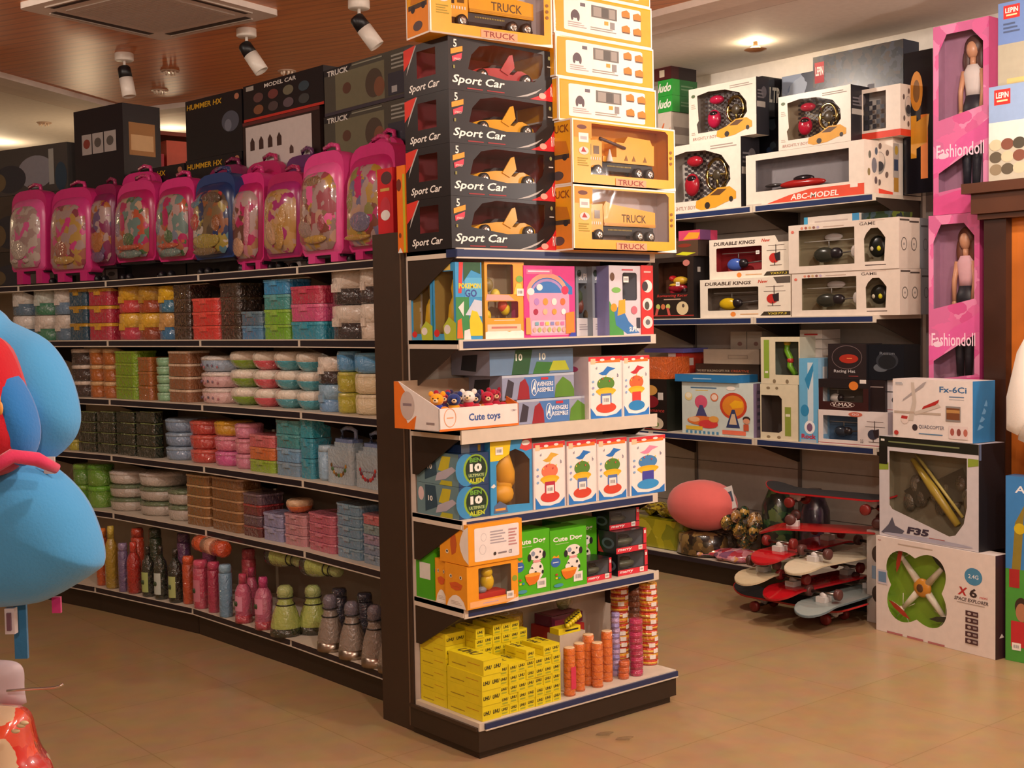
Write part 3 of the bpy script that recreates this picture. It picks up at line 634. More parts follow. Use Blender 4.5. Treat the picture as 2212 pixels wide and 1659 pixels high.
for i in range(7): f.append(('e', 'b8c070' if i % 2 else 'e8b0a0', .19+i*.095, .11, .035, .035))
f += [('p', 'e88a30', [(.80, .05), (.80, .34), (.97, .36), (.97, .05)]), ('p', 'e8a050', [(.02, .05), (.02, .28), (.10, .28), (.12, .05)]), ('p', '3a4ab0', [(.85, 0), (.9, .06), (1, .06), (1, 0)])]
carton('playset_box', 'pink toy playset box with a rainbow arch and animal buttons', 'toy box', (X0, 3.468, z1+e_), 0, (w, .07, h), M('d83a8a', .15), f, [('r', 'e85a9a', 0, 0, 1, 1)], r=[('r', 'f0e6e0', 0, .0, 1, .65)])
for i, (a, b, lb) in enumerate(((1246, 1284, 'dark clear-front action toy pack next to the pink playset'), (1281, 1318, 'dark action toy pack lettered SUPER, behind the blue and green pack'))):
    X0, X1, h = fit(a, b, 576, 3.56-.03*i, z1); w = X1-X0
    carton('action_toy_pack', lb, 'toy pack', (X0, 3.56-.03*i, z1+e_), 0, (w, .12, h), '8e98a4', [('p', 'd8d4d8', [(0, 0), (1, 0), (1, .24), (0, .26)]), ('t', 'e8e8ec', 'SUPER', .15, .80, .85, .90, 0, .03), ('e', '2e3a34', .18, .9, .12, .05), ('e', '2e3a34', .82, .93, .12, .05), ('l', 'a09aa4', .15, .08, .7, .18, 3)], wins=[rect(.012, h*.26, w-.01, h*.76)], inner='8a5c4c', toy=inner_bits(['5a4a34', '7a3a2a', '4a5a3a'], 4, .025))
X0, X1, h = fit(1317, 1385, 574, 3.463, z1); w = X1-X0
carton('action_toy_pack', 'action toy pack with blue and green corner lettered SUPER, red side', 'toy pack', (X0, 3.463, z1+e_), 0, (w, .2, h), 'd4ccd4',
       [('p', '4a9a4a', [(0, 0), (.45, 0), (.4, .2), (.1, .4), (0, .5)]), ('p', '3a78b8', [(.2, .15), (.55, .02), (.95, .03), (.6, .2), (.35, .45), (.15, .35)]), ('p', 'f0a830', [(.25, .28), (.5, .32), (.5, .52), (.3, .5)]), ('e', 'f09a28', .14, .40, .10, .06), ('e', '7ab85a', .22, .65, .14, .04), ('e', '6a4a34', .10, .84, .07, .06), ('t', 'f4f4f4', 'SUPER', .62, .05, .92, .12, 0, .03), ('r', 'c83a4a', .4, .93, .75, .95), ('e', 'c86a7a', .78, .36, .10, .06), ('r', '3a3a48', .85, .10, .97, .25)], [('r', '8a8ac0', 0, 0, 1, 1)],
       wins=[rect(w*.42, h*.50, w*.88, h*.90, .01)], inner='8e94a4', toy=inner_bits(['9aa4b4'], 2, .02), sticker=(w*.44, h*.76, .028))
X0, X1, h = fit(1386, 1412, 574, 3.458, z1); w = X1-X0
carton('red_toy_box', 'narrow red box with three round pictures at the shelf end', 'toy box', (X0+.002, 3.458, z1+e_), 0, (w-.002, .2, h), 'd83030', [('e', 'e8dcd4', .5, .70, .42, .09), ('e', '3a3438', .3, .70, .25, .07), ('e', 'e8dcd4', .5, .44, .42, .09), ('e', '4a4a40', .45, .42, .2, .06), ('e', 'e8dcd4', .5, .18, .42, .09), ('e', '6a6a70', .5, .18, .2, .04), ('l', 'f0c8c0', .2, .88, .8, .93, 1)])
# ---- second shelf: display tray, dark boxes, spinner boxes
z2 = ES[2]
R_ = thing('plush_display_tray', 'orange and white cardboard tray of small plush toys at the shelf corner', 'display tray', (2.522, 3.437, z2+.006), .5)
TW, TD = .352, .262
for nm, pts in (('tray_bottom', None),):
    mb = MB(); mb.box(0, 0, 0, TW, TD, .003, M('e8dcd0')); mb.obj('tray_bottom', R_)
wt = M('ece4de', .4); og = M('e8761e', .4)
mb = MB(); mb.box(0, 0, 0, TW, .004, .078, wt); mb.lay = 0; XF = faces(TW, .004, .08)['f'][0]
mb.art([('r', 'e8761e', 0, 0, 1, .10), ('t', '3a5a9a', 'Cute toys', .36, .28, .76, .70, 0, .025), ('g', 'e8a070', .13, .58, .075, .42, .008), ('l', 'e8a070', .09, .52, .17, .62, 1), ('t', 'b0a0a8', '12M+', .90, .66, .97, .76)], XF, TW, .078); mb.obj('front_panel', R_)
for x, nm in ((0, 'l'), (TW-.004, 'r')):
    mb = MB(); Xs = Matrix(((0, 0, -1, x), (-1, 0, 0, TD), (0, 1, 0, 0), (0, 0, 0, 1)))
    mb.prism([(0, 0), (TD, 0), (TD, .078), (TD*.1, .165), (0, .165)], -.004, 0, wt if nm == 'l' else og, Xs)
    if nm == 'l': mb.lay = 2; mb.art([('p', 'e8761e', [(0, 0), (.45, 0), (.5, .3), (.3, .12), (.2, .4), (.25, .8), (.1, 1), (0, 1)]), ('e', 'c8b8b0', .30, .50, .16, .30), ('l', '8a7a80', .2, .45, .4, .58, 1), ('l', '9a8a88', .72, .10, .9, .2, 1)], Xs, TD, .165)
    mb.obj('side_panel', R_)
mb = MB(); mb.box(0, TD-.004, 0, TW, TD, .165, M('b09478', .6)); mb.obj('back_panel', R_)
def plush(x, y, z, head, body, limb, lab_, rz=0, s=1):
    R = thing('small_plush', lab_, 'soft toy', (0, 0, 0), 0, 'small plush toys in the tray', X=T(x, y, z, rz=rz, s=s))
    mb = MB(); c = M(body, .9, 'cloth')
    mb.ball(0, 0, .028, .030, .026, .030, c); 
    for sx in (-1, 1): mb.ball(sx*.032, -.012, .034, .018, .012, .012, M(limb, .9, 'cloth'), n=10); mb.ball(sx*.022, -.028, .014, .014, .02, .012, M(limb, .9, 'cloth'), n=10)
    mb.obj('body', R); mb = MB(); mb.ball(0, -.004, .072, .028, .025, .025, M(head, .9, 'cloth')); mb.ball(0, -.026, .068, .011, .008, .009, M('f0d0a0', .9, 'cloth'), n=10)
    for sx in (-1, 1): mb.ball(sx*.024, .0, .094, .011, .006, .011, M(head, .9, 'cloth'), n=10)
    hd = mb.obj('head', R)
    mb = MB(); mb.ball(0, -.034, .071, .004, .003, .003, M('1a1414', .3), n=8)
    for sx in (-1, 1): mb.ball(sx*.010, -.027, .078, .0028, .002, .0032, M('1a1414', .3), n=8)
    mb.obj('face', hd); return R
PLS = .9
pl = [(2.565, 3.53, .058, 'f0a020', '2a3a9a', 'e88a20', 'orange headed plush bear in blue, leftmost in the tray', -20), (2.62, 3.56, .062, 'a82030', '3a2a5a', 'e88a20', 'plush toy with dark red head behind the orange bear', 10), (2.655, 3.53, .05, '2a3a7a', 'e0981e', '8a2030', 'plush toy with blue head and orange body', -5),
      (2.70, 3.56, .06, '34284a', '2a3460', 'b02030', 'dark violet plush toy beside the white headed one', 15), (2.735, 3.53, .062, 'efe6dc', 'b81e34', 'b81e34', 'plush toy with white head and red body', -15), (2.785, 3.55, .05, '2a2a50', 'c02838', 'e88a20', 'plush toy with navy head and orange arms', 8), (2.84, 3.53, .05, 'b8203a', 'd03048', 'efe0d8', 'red plush toy near the white tag', 0), (2.895, 3.545, .06, 'a81c34', 'a81c34', 'c02838', 'plain crimson plush toy at the right end', 12)]
for (x, y, dz, a, b, c, lb, rz) in pl: plush(2.568+(x-2.565)*.80, y-.02, z2+.018+dz*.5, a, b, c, lb, rz-30, .88)
def hero_box(lb, x0, x1, yt, Y, z, title, h=None, kind=0):
    if kind == 0: f = [('r', '9098b4', 0, 0, .30, 1), ('r', '4a7ab8', .30, .0, .72, 1), ('r', 'b8c0d0', 0, .9, 1, 1), ('p', '3a3440', [(.03, .1), (.08, .85), (.16, .7), (.13, .1)]), ('p', '96202c', [(.20, .0), (.24, .7), (.31, .85), (.36, .5), (.37, 0)]), ('p', '5a8a2c', [(.72, 0), (.74, .5), (.84, .85), (.95, .6), (1, .3), (1, 0)]),
             ('g', 'f0f0f4', .435, .46, .045, .34, .007), ('t', 'f4f4f8', 'A', .405, .25, .465, .72, .2, .03), ('t', 'f4f4f8', 'AVENGERS', .475, .50, .70, .68, 0, .02), ('t', 'f4f4f8', 'ASSEMBLE', .475, .26, .70, .44, 0, .02), ('r', 'c8303a', .53, .76, .63, .86)]
    else: f = [('r', '6a88a8', 0, 0, 1, 1), ('p', '2a5a34', [(.25, 0), (.3, 1), (.5, 1), (.45, 0)]), ('t', 'e8f0e4', '10', .30, .55, .38, .85, 0, .03), ('t', 'e8f0e4', '10', .58, .55, .66, .85, 0, .03), ('p', '3a7a34', [(.5, 0), (.55, .5), (.75, .45), (.7, 0)]), ('p', 'b8c030', [(.7, .1), (.75, .5), (.9, .5), (.95, .1)])]
    l = [('r', 'a4a8bc', 0, 0, 1, 1), ('p', '3a4048', [(.25, .2), (.3, .8), (.7, .85), (.65, .15)])]
    X0, X1, hh = fit(x0, x1, yt, Y, z)
    return carton('hero_toy_box', lb, 'toy box', (X0, Y, z+e_), 0, (X1-X0, .225, h or hh), M('9aa0b8', .2), f, l, group='grey blue hero boxes')
hero_box('grey blue box with white lettering, lower one, standing on the shelf', 1117, 1272, 855, 3.50, z2, '', .089)
hero_box('grey blue box with white lettering, upper one, shifted left', 1085, 1240, 800, 3.505, z2+.0905, '', .089)
hero_box('grey and green box lettered 10 on top of the hero boxes', 1058, 1238, 755, 3.51, z2+.181, '', .089, 1)
def spin_box(lb, x0, x1, yt, Y, z, top, mid, bot, bg='f4ece6', bird='2a78c8', d=.19, stick=True, h=None, grp='spinner toy boxes'):
    X0, X1, hh = fit(x0, x1, yt, Y, z); h = h or hh; w = X1-X0
    f = [('r', bg, .04, .0, .96, .90), ('r', 'd8303a', 0, .93, 1, 1), ('p', 'e87a30', [(.06, .90), (.94, .90), (.94, .96), (.3, .93)]), ('r', 'f0c8a0', .06, .88, .2, .97), ('e', 'f4ece6', .40, .945, .07, .02), ('e', 'f4ece6', .72, .955, .07, .02),
         ('p', bird, [(.28, .73), (.42, .76), (.55, .84), (.80, .80), (.62, .76), (.52, .70), (.40, .70)]), ('e', mid, .50, .56, .26, .11), ('e', 'e8b820', .50, .44, .30, .055), ('e', 'f0c030', .50, .41, .24, .05), ('p', top, [(.34, .20), (.34, .40), (.66, .40), (.66, .20)]), ('e', bot, .50, .17, .30, .085),
         ('p', '2a7ac8', [(.04, 0), (.96, 0), (.96, .14), (.8, .06), (.5, .03), (.2, .05), (.04, .18)]), ('e', '8ab0d8', .12, .60, .035, .02), ('e', 'a0a0c8', .12, .50, .035, .02), ('e', '8ab0d8', .12, .40, .035, .02), ('t', '5a5a80', 'b', .84, .66, .88, .72), ('t', '5a5a80', 'd', .20, .80, .24, .84)]
    for i in range(5): f.append(('e', 'd04a4a' if i % 2 else 'e8d050', .30+i*.10, .60+.04*(i % 3), .018, .015))
    if not stick: return carton('spinner_toy_box', lb, 'toy box', (X0, Y, z+e_), 0, (w, d, h), 'f0e6e0', f, [('r', 'd8d0dc', 0, 0, 1, 1), ('e', 'c86a7a', .5, .5, .2, .06)], group=grp)
    return carton('spinner_toy_box', lb, 'toy box', (X0, Y, z+e_), 0, (w, d, h), 'e8ded8', f, [('r', 'e8d8dc', 0, 0, 1, 1), ('e', 'c8507a', .5, .8, .2, .05), ('e', '5a88c0', .5, .3, .25, .06)], group=grp, sticker=(w*.38, h*.22, w*.24))
spin_box('spinner toy box with blue bird next to the grey blue boxes', 1273, 1345, 772, 3.475, z2, '5a78b8', '5a8a34', 'd84a34')
spin_box('spinner toy box with red bird at the right end of its shelf', 1346, 1404, 770, 3.475, z2, 'd8403a', 'd86a3a', '2a88c8', bird='c8303a', stick=False)
# ---- third shelf
z3 = ES[3]
def alien_box(lb, z):
    X0, X1, _ = fit(990, 1060, 1000, 3.47, z3); w = X1-X0; h = .113
    f = [('r', '24406a', 0, 0, 1, 1), ('e', '3a8ac0', .25, .5, .35, .5), ('e', '8ab030', .55, .5, .40, .47), ('e', '1e3424', .56, .5, .34, .42), ('t', '6aa83a', 'BEN', .36, .72, .74, .86, 0, .03), ('t', 'f4f4ec', '10', .36, .42, .76, .68, 0, .06), ('r', '3a5a3a', .28, .24, .86, .38), ('t', 'c8d890', 'ULTIMATE', .32, .27, .82, .36, 0, .02), ('t', 'c8d040', 'ALIEN', .32, .08, .82, .22, 0, .03)]
    l = [('r', '6a8a90', 0, 0, 1, 1), ('p', 'c8bc30', [(.52, .45), (.62, .9), (.82, .9), (.75, .4)]), ('e', 'd8c0c0', .10, .65, .07, .22), ('p', '2e4a5a', [(.2, .1), (.2, .95), (.45, .95), (.5, .3)]), ('t', 'f0f0e8', '10', .27, .45, .38, .62, 0, .03), ('p', 'b8b4c0', [(.45, .1), (.5, .35), (.85, .6), (.95, .5), (.7, .2)]), ('p', 'b8b430', [(.55, .0), (.6, .15), (.85, .15), (.85, 0)])]
    return carton('alien_toy_box', lb, 'toy box', (2.628, 3.475, z+e_), 0, (X1-2.628, .25, h), M('3a5a78', .18), [(q[0], q[1], *q[2:]) for q in f], l, group='alien toy boxes', sticker=None)
alien_box('green and blue toy box with a round green emblem, lower of two', z3)
alien_box('green and blue toy box with a round green emblem, upper of two', z3+.114)
X0, X1, _ = fit(999, 1058, 1000, 3.50, z3)
carton('thin_toy_box', 'flat blue toy box lying on top of the two alien boxes', 'toy box', (X0, 3.50, z3+.228), 0, (X1-X0, .2, .028), '3a5a98', [('r', '8a9ab0', 0, 0, .3, 1), ('r', 'c8a030', .6, .1, .7, .9)])
def boot_toy(R, w, d, h):
    mb = MB(); y = M('e8a82a', .45)
    mb.tube([(w*.45, .05, h*.86), (w*.46, .05, h*.66), (w*.52, .05, h*.48), (w*.66, .05, h*.36)], [.026, .040, .044, .022], y, None, 12); mb.ball(w*.45, .045, h*.24, .048, .036, .040, y); mb.ball(w*.5, .05, h*.38, .04, .03, .036, y); mb.obj('soft_toy', R)
X0, X1, h = fit(1061, 1151, 952, 3.47, z3); w = X1-X0
carton('soft_toy_box', 'blue and yellow window box holding a plain yellow soft toy', 'toy box', (X0, 3.47, z3+e_), 0, (w, .12, h), '3f98d0',
       [('p', 'f0d020', [(0, .72), (0, 1), (.5, 1), (.45, .80), (.2, .72)]), ('p', 'e04a4a', [(.7, .86), (.8, 1), (1, 1), (1, .84), (.85, .82)]), ('e', 'f0ece8', .85, .93, .1, .035), ('p', 'e8e4dc', [(0, .38), (.08, .42), (.12, .38), (.06, .36)]), ('p', '5a6a8a', [(.06, .02), (.08, .12), (.2, .18), (.36, .12), (.4, .02)]), ('l', 'e8a040', .1, .03, .34, .10, 1)],
       [('r', '3f98d0', 0, 0, 1, 1)], wins=[[(w*.14, h*.12), (w*.92, h*.10), (w*.94, h*.70), (w*.8, h*.80), (w*.6, h*.86), (w*.3, h*.8), (w*.14, h*.66)]], inner='8a6a4c', toy=boot_toy, sticker=(w*.12, h*.80, .034))
sp = [(1154, 1222, 958, 'third shelf spinner box with red bird beside the yellow soft toy', 'b8304a', 'e87a5a', 'd8403a', 'e0b040'), (1226, 1290, 954, 'third shelf spinner box with blue bird, left one of the pair', '5a78b8', '5a8a34', 'd84a34', '2a78c8'), (1291, 1355, 950, 'third shelf spinner box with blue bird, right one of the pair', '5a78b8', '5a8a34', 'd84a34', '2a78c8'), (1361, 1438, 946, 'third shelf spinner box with pink bird sticking past the shelf end', '4a48a8', '4a88c0', '3a98d8', 'e890b0')]
for i, (a, b, yt, lb, t_, m_, b_, bd) in enumerate(sp): spin_box(lb, a, b, yt, 3.465, z3, t_, m_, b_, bird=bd, stick=i != 3)
# ---- fourth shelf
z4 = ES[4]
GR = '52b81e'
def dog_box(lb, x0, x1, yt, Y, z, sx=None):
    X0, X1, h = fit(x0, x1, yt, Y, z); w = X1-X0
    if sx: X0, w, h = sx, .15, .235
    W_ = 'f2eee4'; Bk = '26262a'
    f = [('t', 'f4f4ea', 'Cute Dog', .08, .775, .88, .88, 0, .03), ('r', 'b8d8a0', .14, .755, .5, .765), ('e', '3a6ab8', .14, .46, .13, .08), ('p', 'f0a020', [(.04, .54), (.1, .58), (.16, .55), (.22, .58), (.24, .53)]), ('l', 'e8f0f8', .06, .445, .22, .475, 1),
         ('e', W_, .62, .36, .19, .15), ('e', W_, .62, .62, .21, .10), ('e', Bk, .42, .58, .05, .06), ('e', Bk, .83, .60, .05, .06), ('e', Bk, .62, .575, .05, .022), ('e', '8a98b0', .52, .635, .055, .04), ('e', Bk, .72, .65, .022, .018), ('e', 'e8a0a0', .62, .51, .12, .02), ('e', Bk, .48, .40, .035, .03), ('e', Bk, .72, .42, .03, .025), ('e', Bk, .78, .33, .03, .03), ('e', Bk, .58, .34, .03, .02), ('e', W_, .46, .36, .07, .05),
         ('p', 'e87a1e', [(.28, .30), (.72, .32), (.66, .22), (.56, .16), (.40, .15), (.32, .22)]), ('e', 'f0a838', .50, .31, .22, .03), ('r', 'c8303a', .12, .24, .18, .27), ('r', 'e8d030', .12, .18, .18, .21), ('r', '3a8ac8', .2, .18, .26, .21), ('e', '4a98b0', .20, .07, .13, .03)]
    return carton('dog_toy_box', lb, 'toy box', (X0, Y, z+e_), 0, (w, .11, h), M(GR, .3), f, [('r', '4aa81c', 0, 0, 1, 1), ('r', 'e0e0d8', .2, .3, .8, .55)], group='green dog toy boxes', sticker=(w*.62, h*.08, w*.25))
dog_box('green dalmatian printed box standing behind the duck boxes at the left end', 930, 1000, 1160, 3.632, z4, sx=2.628)
dog_box('green dalmatian printed box half covered by the orange duck boxes', 1112, 1189, 1152, 3.465, z4)
dog_box('green dalmatian printed box fully in view, in the middle of the shelf', 1190, 1268, 1147, 3.463, z4)
dog_box('green dalmatian printed box peeking out behind the front one', 1214, 1290, 1128, 3.585, z4)
DO = 'f0a028'
def duck_face(tall=True): return [('p', 'f4ece0', [(.06, 0), (.94, 0), (.84, .16), (.66, .27), (.5, .30), (.34, .27), (.16, .16)]), ('l', 'c8b8a8', .25, .06, .75, .16, 3), ('p', 'd8602a', [(.2, .55), (.45, .60), (.55, .60), (.8, .55), (.72, .44), (.5, .40), (.28, .44)]), ('e', 'f4e8c8', .27, .72, .06, .045), ('e', '2e2a28', .28, .72, .03, .03), ('e', 'f4e8c8', .73, .72, .06, .045), ('e', '2e2a28', .72, .72, .03, .03), ('r', 'c86a20', .34, .49, .66, .50)]
def duck_box(lb, X0, Y, z, w, d, h, X=None, win=True):
    wn = [rect(w*.22, h*.20, w*.86, h*.92, .004)] if win else []
    f = [('r', 'f6b878', .05, .03, .95, .17), ('l', 'c8a8b8', .3, .07, .6, .12, 1), ('e', '8aa83a', .93, .55, .05, .07), ('p', 'f0e4d8', [(.75, .0), (1, 0), (1, .1), (.9, .06)])] if win else [('p', 'f0e8e4', rect(.11, .08, .94, .90, .03)), ('g', 'a8a0a8', .28, .66, .05, .1, .004), ('g', 'a8a0a8', .26, .36, .06, .12, .004), ('l', 'b0a8b0', .4, .45, .7, .8, 5), ('l', 'c89090', .74, .35, .9, .8, 6), ('e', '3a3434', .48, .22, .025, .045), ('t', '4a4444', 'CE', .74, .18, .80, .26), ('l', '8a8084', .54, .18, .70, .26, 1)]
    l = duck_face() if win else [('p', 'f4ece0', [(1, .04), (1, .96), (.84, .86), (.74, .66), (.70, .5), (.74, .34), (.84, .16)]), ('p', 'c8602a', [(.42, .2), (.38, .45), (.38, .55), (.42, .8), (.56, .72), (.60, .5), (.56, .28)]), ('e', 'f4e8c8', .26, .27, .05, .055), ('e', '2e2a28', .26, .28, .03, .03), ('e', 'f4e8c8', .26, .73, .05, .055), ('e', '2e2a28', .26, .72, .03, .03)]
    def toy(R, w, d, h):
        mb = MB(); mb.box(w*.25, .015, h*.02, w*.8, .07, h*.30, M('c8302a', .4)); mb.ball(w*.52, .04, h*.52, .026, .024, .032, M('e8c020', .3)); mb.ball(w*.50, .035, h*.75, .022, .02, .02, M('e8c020', .3)); mb.ball(w*.38, .03, h*.36, .02, .015, .012, M('8a8c98', .2), n=10); mb.obj('toy_duck', R)
    return carton('duck_toy_box', lb, 'toy box', (X0, Y, z+e_), 0, (w, d, h), M(DO, .3), f, l, wins=wn, inner='b0aa98', toy=toy if win else None, group='orange duck boxes', sticker=(w*.76, h*.10, .032) if win else None)
X0, X1, h = fit(1012, 1120, 1236, 3.425, z4)
X0 = fit(1008, 1120, 1236, 3.43, z4)[0]
dw = X1-X0; dh = .150
duck_box('orange duck box with clear window in front, under the flat printed one', X0, 3.425, z4, dw, .125, dh)
duck_box('orange duck box at the left, set further back', 2.63, 3.556, z4, .12, .072, .155)
duck_box('orange duck box lying on top with its white printed panel forward', X0+.005, 3.42, z4+dh+.002, dw+.012, .165, .142, win=False)
def black_car(R, w, d, h):
    mb = MB(); mb.ball(w*.5, d*.5, h*.42, w*.32, d*.28, h*.20, M('5a6050', .3)); mb.ball(w*.52, d*.5, h*.60, w*.18, d*.2, h*.14, M('1e2020', .15)); mb.obj('toy_car', R)
def merry(lb, x0, x1, Y, z, h=.085):
    X0, X1, _ = fit(x0, x1, 1200, Y, z4); w = X1-X0
    return carton('small_car_box', lb, 'toy box', (X0, Y, z+e_), 0, (w, .10, h), M('1e1c22', .3), [('r', 'd83040', 0, 0, 1, .26), ('r', 'd83040', .9, .3, 1, 1), ('t', 'f4f0f0', 'merry', .06, .06, .5, .2, .3, .02), ('r', 'e8dcd8', .92, .75, .98, .9)],
                  [('p', 'd83040', [(0, 0), (.3, 0), (.1, .3), (0, .8)]), ('e', '5a6a7a', .55, .45, .35, .25), ('e', '1e2228', .55, .45, .22, .15)], wins=[rect(w*.06, h*.28, w*.88, h*.92, .004)], inner='a4acb8', toy=black_car, group='small car boxes', sticker=(w*.72, h*.05, .022))
merry('small black and red car box next to the green dog box', 1268, 1321, 3.475, z4, .08)
merry('small black and red car box at the right end, lower one', 1335, 1399, 3.475, z4)
merry('small black and red car box at the right end, middle one', 1332, 1397, 3.478, z4+.0865)
merry('small black and red car box at the right end, topmost', 1318, 1382, 3.52, z4+.173, .075)
merry('small black and red car box stacked behind the single one', 1268, 1318, 3.59, z4+.001, .17)
# ---- base: glue boxes, tapes
YW = 'e6d420'
def glue(lb, X0, Y, z, w, d, h, grp='small glue boxes'):
    mb = MB(); mb.box(0, 0, 0, w, d, h, M(YW, .4)); Xf = faces(w, d, h)['f'][0]; Xt = faces(w, d, h)['t'][0]
    if w > .05:
        for a in (.06, .56): mb.text('UHU', w*a, h*.35, w*(a+.36), h*.62, M('2a2a20'), Xf, .2, .04)
        mb.lay = 0; mb.art([('r', 'c8b81c', 0, .97, 1, 1)], Xf, w, h)
    else: mb.text('UHU', w*.16, h*.45, w*.84, h*.75, M('2a2a20'), Xf, .2, .04); mb.flat(rect(w*.2, h*.15, w*.8, h*.3), M('a8b030'), Xf)
    mb.lay = 0; mb.text('UHU', 0, 0, d*.5, w*.5, M('4a4428'), Xt @ Matrix(((0, 1, 0, w*.28), (-1, 0, 0, d*.92), (0, 0, 1, 0), (0, 0, 0, 1))) , .2, .04)
    mb.lay = 0; Xl = faces(w, d, h)['l'][0]; mb.art([('r', 'a89018', .1, .25, .5, .32), ('r', 'c88a20', .55, .6, .9, .64)], Xl, d, h)
    o = mb.obj('glue_box', None, (X0, Y, z)); return tag(o, lb, 'glue box', grp)
zb = EBZ+e_
gx0 = 2.632
for i in range(4):
    glue(('bottom', 'second', 'third', 'top')[i]+' wide yellow glue box in the front corner stack', gx0+.0 if i < 3 else gx0+.008, 3.372, zb+i*.0525, .082, .20, .052, 'wide glue boxes')
for i in range(6):
    glue('wide yellow glue box against the post, %s from the base' % ('first second third fourth fifth sixth'.split()[i]), gx0, 3.578, zb+i*.0445, .088, .155, .044, 'wide glue boxes')
mb0 = None
def gset(nm, x0, Y, nx, nz, w=.0395, h=.0345, d=.12, skip=()):
    src = None
    for j in range(nz):
        for i in range(nx):
            if (i, j) in skip: continue
            lb = 'small yellow glue box, %s row up, %s column of the %s' % ('first second third fourth fifth sixth seventh eighth'.split()[j], 'first second third fourth fifth sixth seventh eighth'.split()[i], nm)
            if src is None: src = glue(lb, x0+i*(w+.0008), Y, zb+j*(h+.0005), w, d, h)
            else: c = src.copy(); COL.objects.link(c); c.location = (x0+i*(w+.0008), Y+random.uniform(-.003, .003), zb+j*(h+.0005)); c['label'] = lb
gset('front block', gx0+.085, 3.38, 7, 6, skip={(0, 5), (1, 5), (2, 5), (4, 5)})
gset('back block', gx0+.09, 3.52, 6, 8, skip={(5, 7), (1, 7)})
def tape(lb, X, Y, z, r, h, col, core='e0d8cc', hole=True, grp=None, cat='tape roll', name='tape_roll'):
    R = thing(name, lb, cat, (X, Y, z), 0, grp)
    mb = MB(); mb.lathe([(r, 0), (r, h)], M(col, .2, 'wrap'), None, 28); mb.obj('tape', R)
    mb = MB(); mb.lathe([(r*.38, -.0002+h), (r*.38, h+.001), (r*.30, h+.001), (r*.30, h*.7)], M(core, .5), None, 20); mb.obj('core', R); return R
P = atY(1077, 1372, 3.655)
tape('large roll of clear brownish packing tape behind the glue boxes', 2.95, 3.655, .1+.235, .083, .07, 'b89a2c', 'dfe4ee')
o = carton('tape_box', 'yellow cardboard box under the large tape roll', 'box', (2.945-.08, 3.655-.012-.0, zb), 0, (.16, .09, .205), YW); o['label'] = 'yellow box hidden behind the glue stacks, carrying the tape roll'
for i, (x, Y, h, lb) in enumerate(((1231, 3.40, .175, 'red topped orange tape tube next to the glue boxes'), (1252, 3.42, .175, 'orange tape tube, second from the glue boxes'), (1272, 3.45, .19, 'orange tape tube, third from the glue boxes'), (1291, 3.41, .165, 'orange tape tube, fourth from the glue boxes'), (1312, 3.44, .19, 'orange tape tube, tallest right one beside the lilac roll'))):
    X = fit(x, x+5, 1400, Y, EBZ)[0]; R = thing('tape_tube', lb, 'tape tube', (X, Y, zb), 0, 'orange tape tubes')
    mb = MB(); mb.lathe([(.021, 0), (.0215, .004), (.0215, h-.004), (.020, h)], M('d8702a', .25, 'wrap'), None, 20)
    for k in range(6): mb.lathe([(.0218, h*k/6+.004), (.0218, h*k/6+.006)], M('a84a1c', .3), None, 20)
    mb.obj('tape_stack', R)
    mb = MB(); mb.lathe([(.0205, h), (.019, h+.003), (.010, h+.003)], M('e8c8a0', .3), None, 20); mb.obj('top_disc', R)
    if i == 0: mb = MB(); mb.add([(-.012, -.0222, h*.15), (.012, -.0222, h*.15), (.012, -.0222, h*.62), (-.012, -.0222, h*.62)], [(0, 1, 2, 3)], M('d83a5a', .3)); mb.obj('paper_label', R)
for (x, Y, r, n, h, cols, lb) in ((1331, 3.47, .016, 12, .020, ['b8a0c8', '9a90c8'], 'lilac tape roll'), (1348, 3.42, .021, 3, .022, ['c8602a'], 'short orange tape roll'), (1375, 3.42, .026, 9, .024, ['b82a5a', 'a8244a'], 'crimson wrapped tape roll'), (1340, 3.585, .036, 14, .023, ['c83a1c', 'e0a020', 'b8301c'], 'red and yellow printed roll'), (1372, 3.60, .03, 14, .023, ['7a4a34', '9a5a3a'], 'brown tape roll'), (1402, 3.50, .036, 14, .023, ['c8321c', 'e0a020', 'd8401c'], 'orange and red printed roll')):
    X = fit(x, x+5, 1400, Y, EBZ)[0]; src = None
    od = 'first second third fourth fifth sixth seventh eighth ninth tenth eleventh twelfth thirteenth fourteenth'.split()
    for k in range(n):
        c = cols[k % len(cols)]; R = MB(); R.lathe([(r*.93, 0), (r, .002), (r, h-.002), (r*.93, h)], M(c, .25, 'wrap'), None, 20)
        R.lathe([(r+.0004, h*.25), (r+.0004, h*.6)], M(['e8b030', 'd85a1c', 'f0c850'][k % 3] if 'printed' in lb else c, .3, 'wrap'), None, 20)
        if 'printed' in lb:
            a = -1.2-.9*random.random(); R.add([( (r+.001)*math.cos(a+t), (r+.001)*math.sin(a+t), q) for q in (h*.1, h*.8) for t in (-.35, .0, .35)], [(0, 1, 4, 3), (1, 2, 5, 4)], M('efe8e0', .4))
        o = R.obj('tape_roll', None, (X+random.uniform(-.002, .002), Y, zb+k*(h+.0004)), random.uniform(-25, 25)); tag(o, '%s, %s from the bottom of its column' % (lb, od[k]), 'tape roll', 'stacked tape rolls')
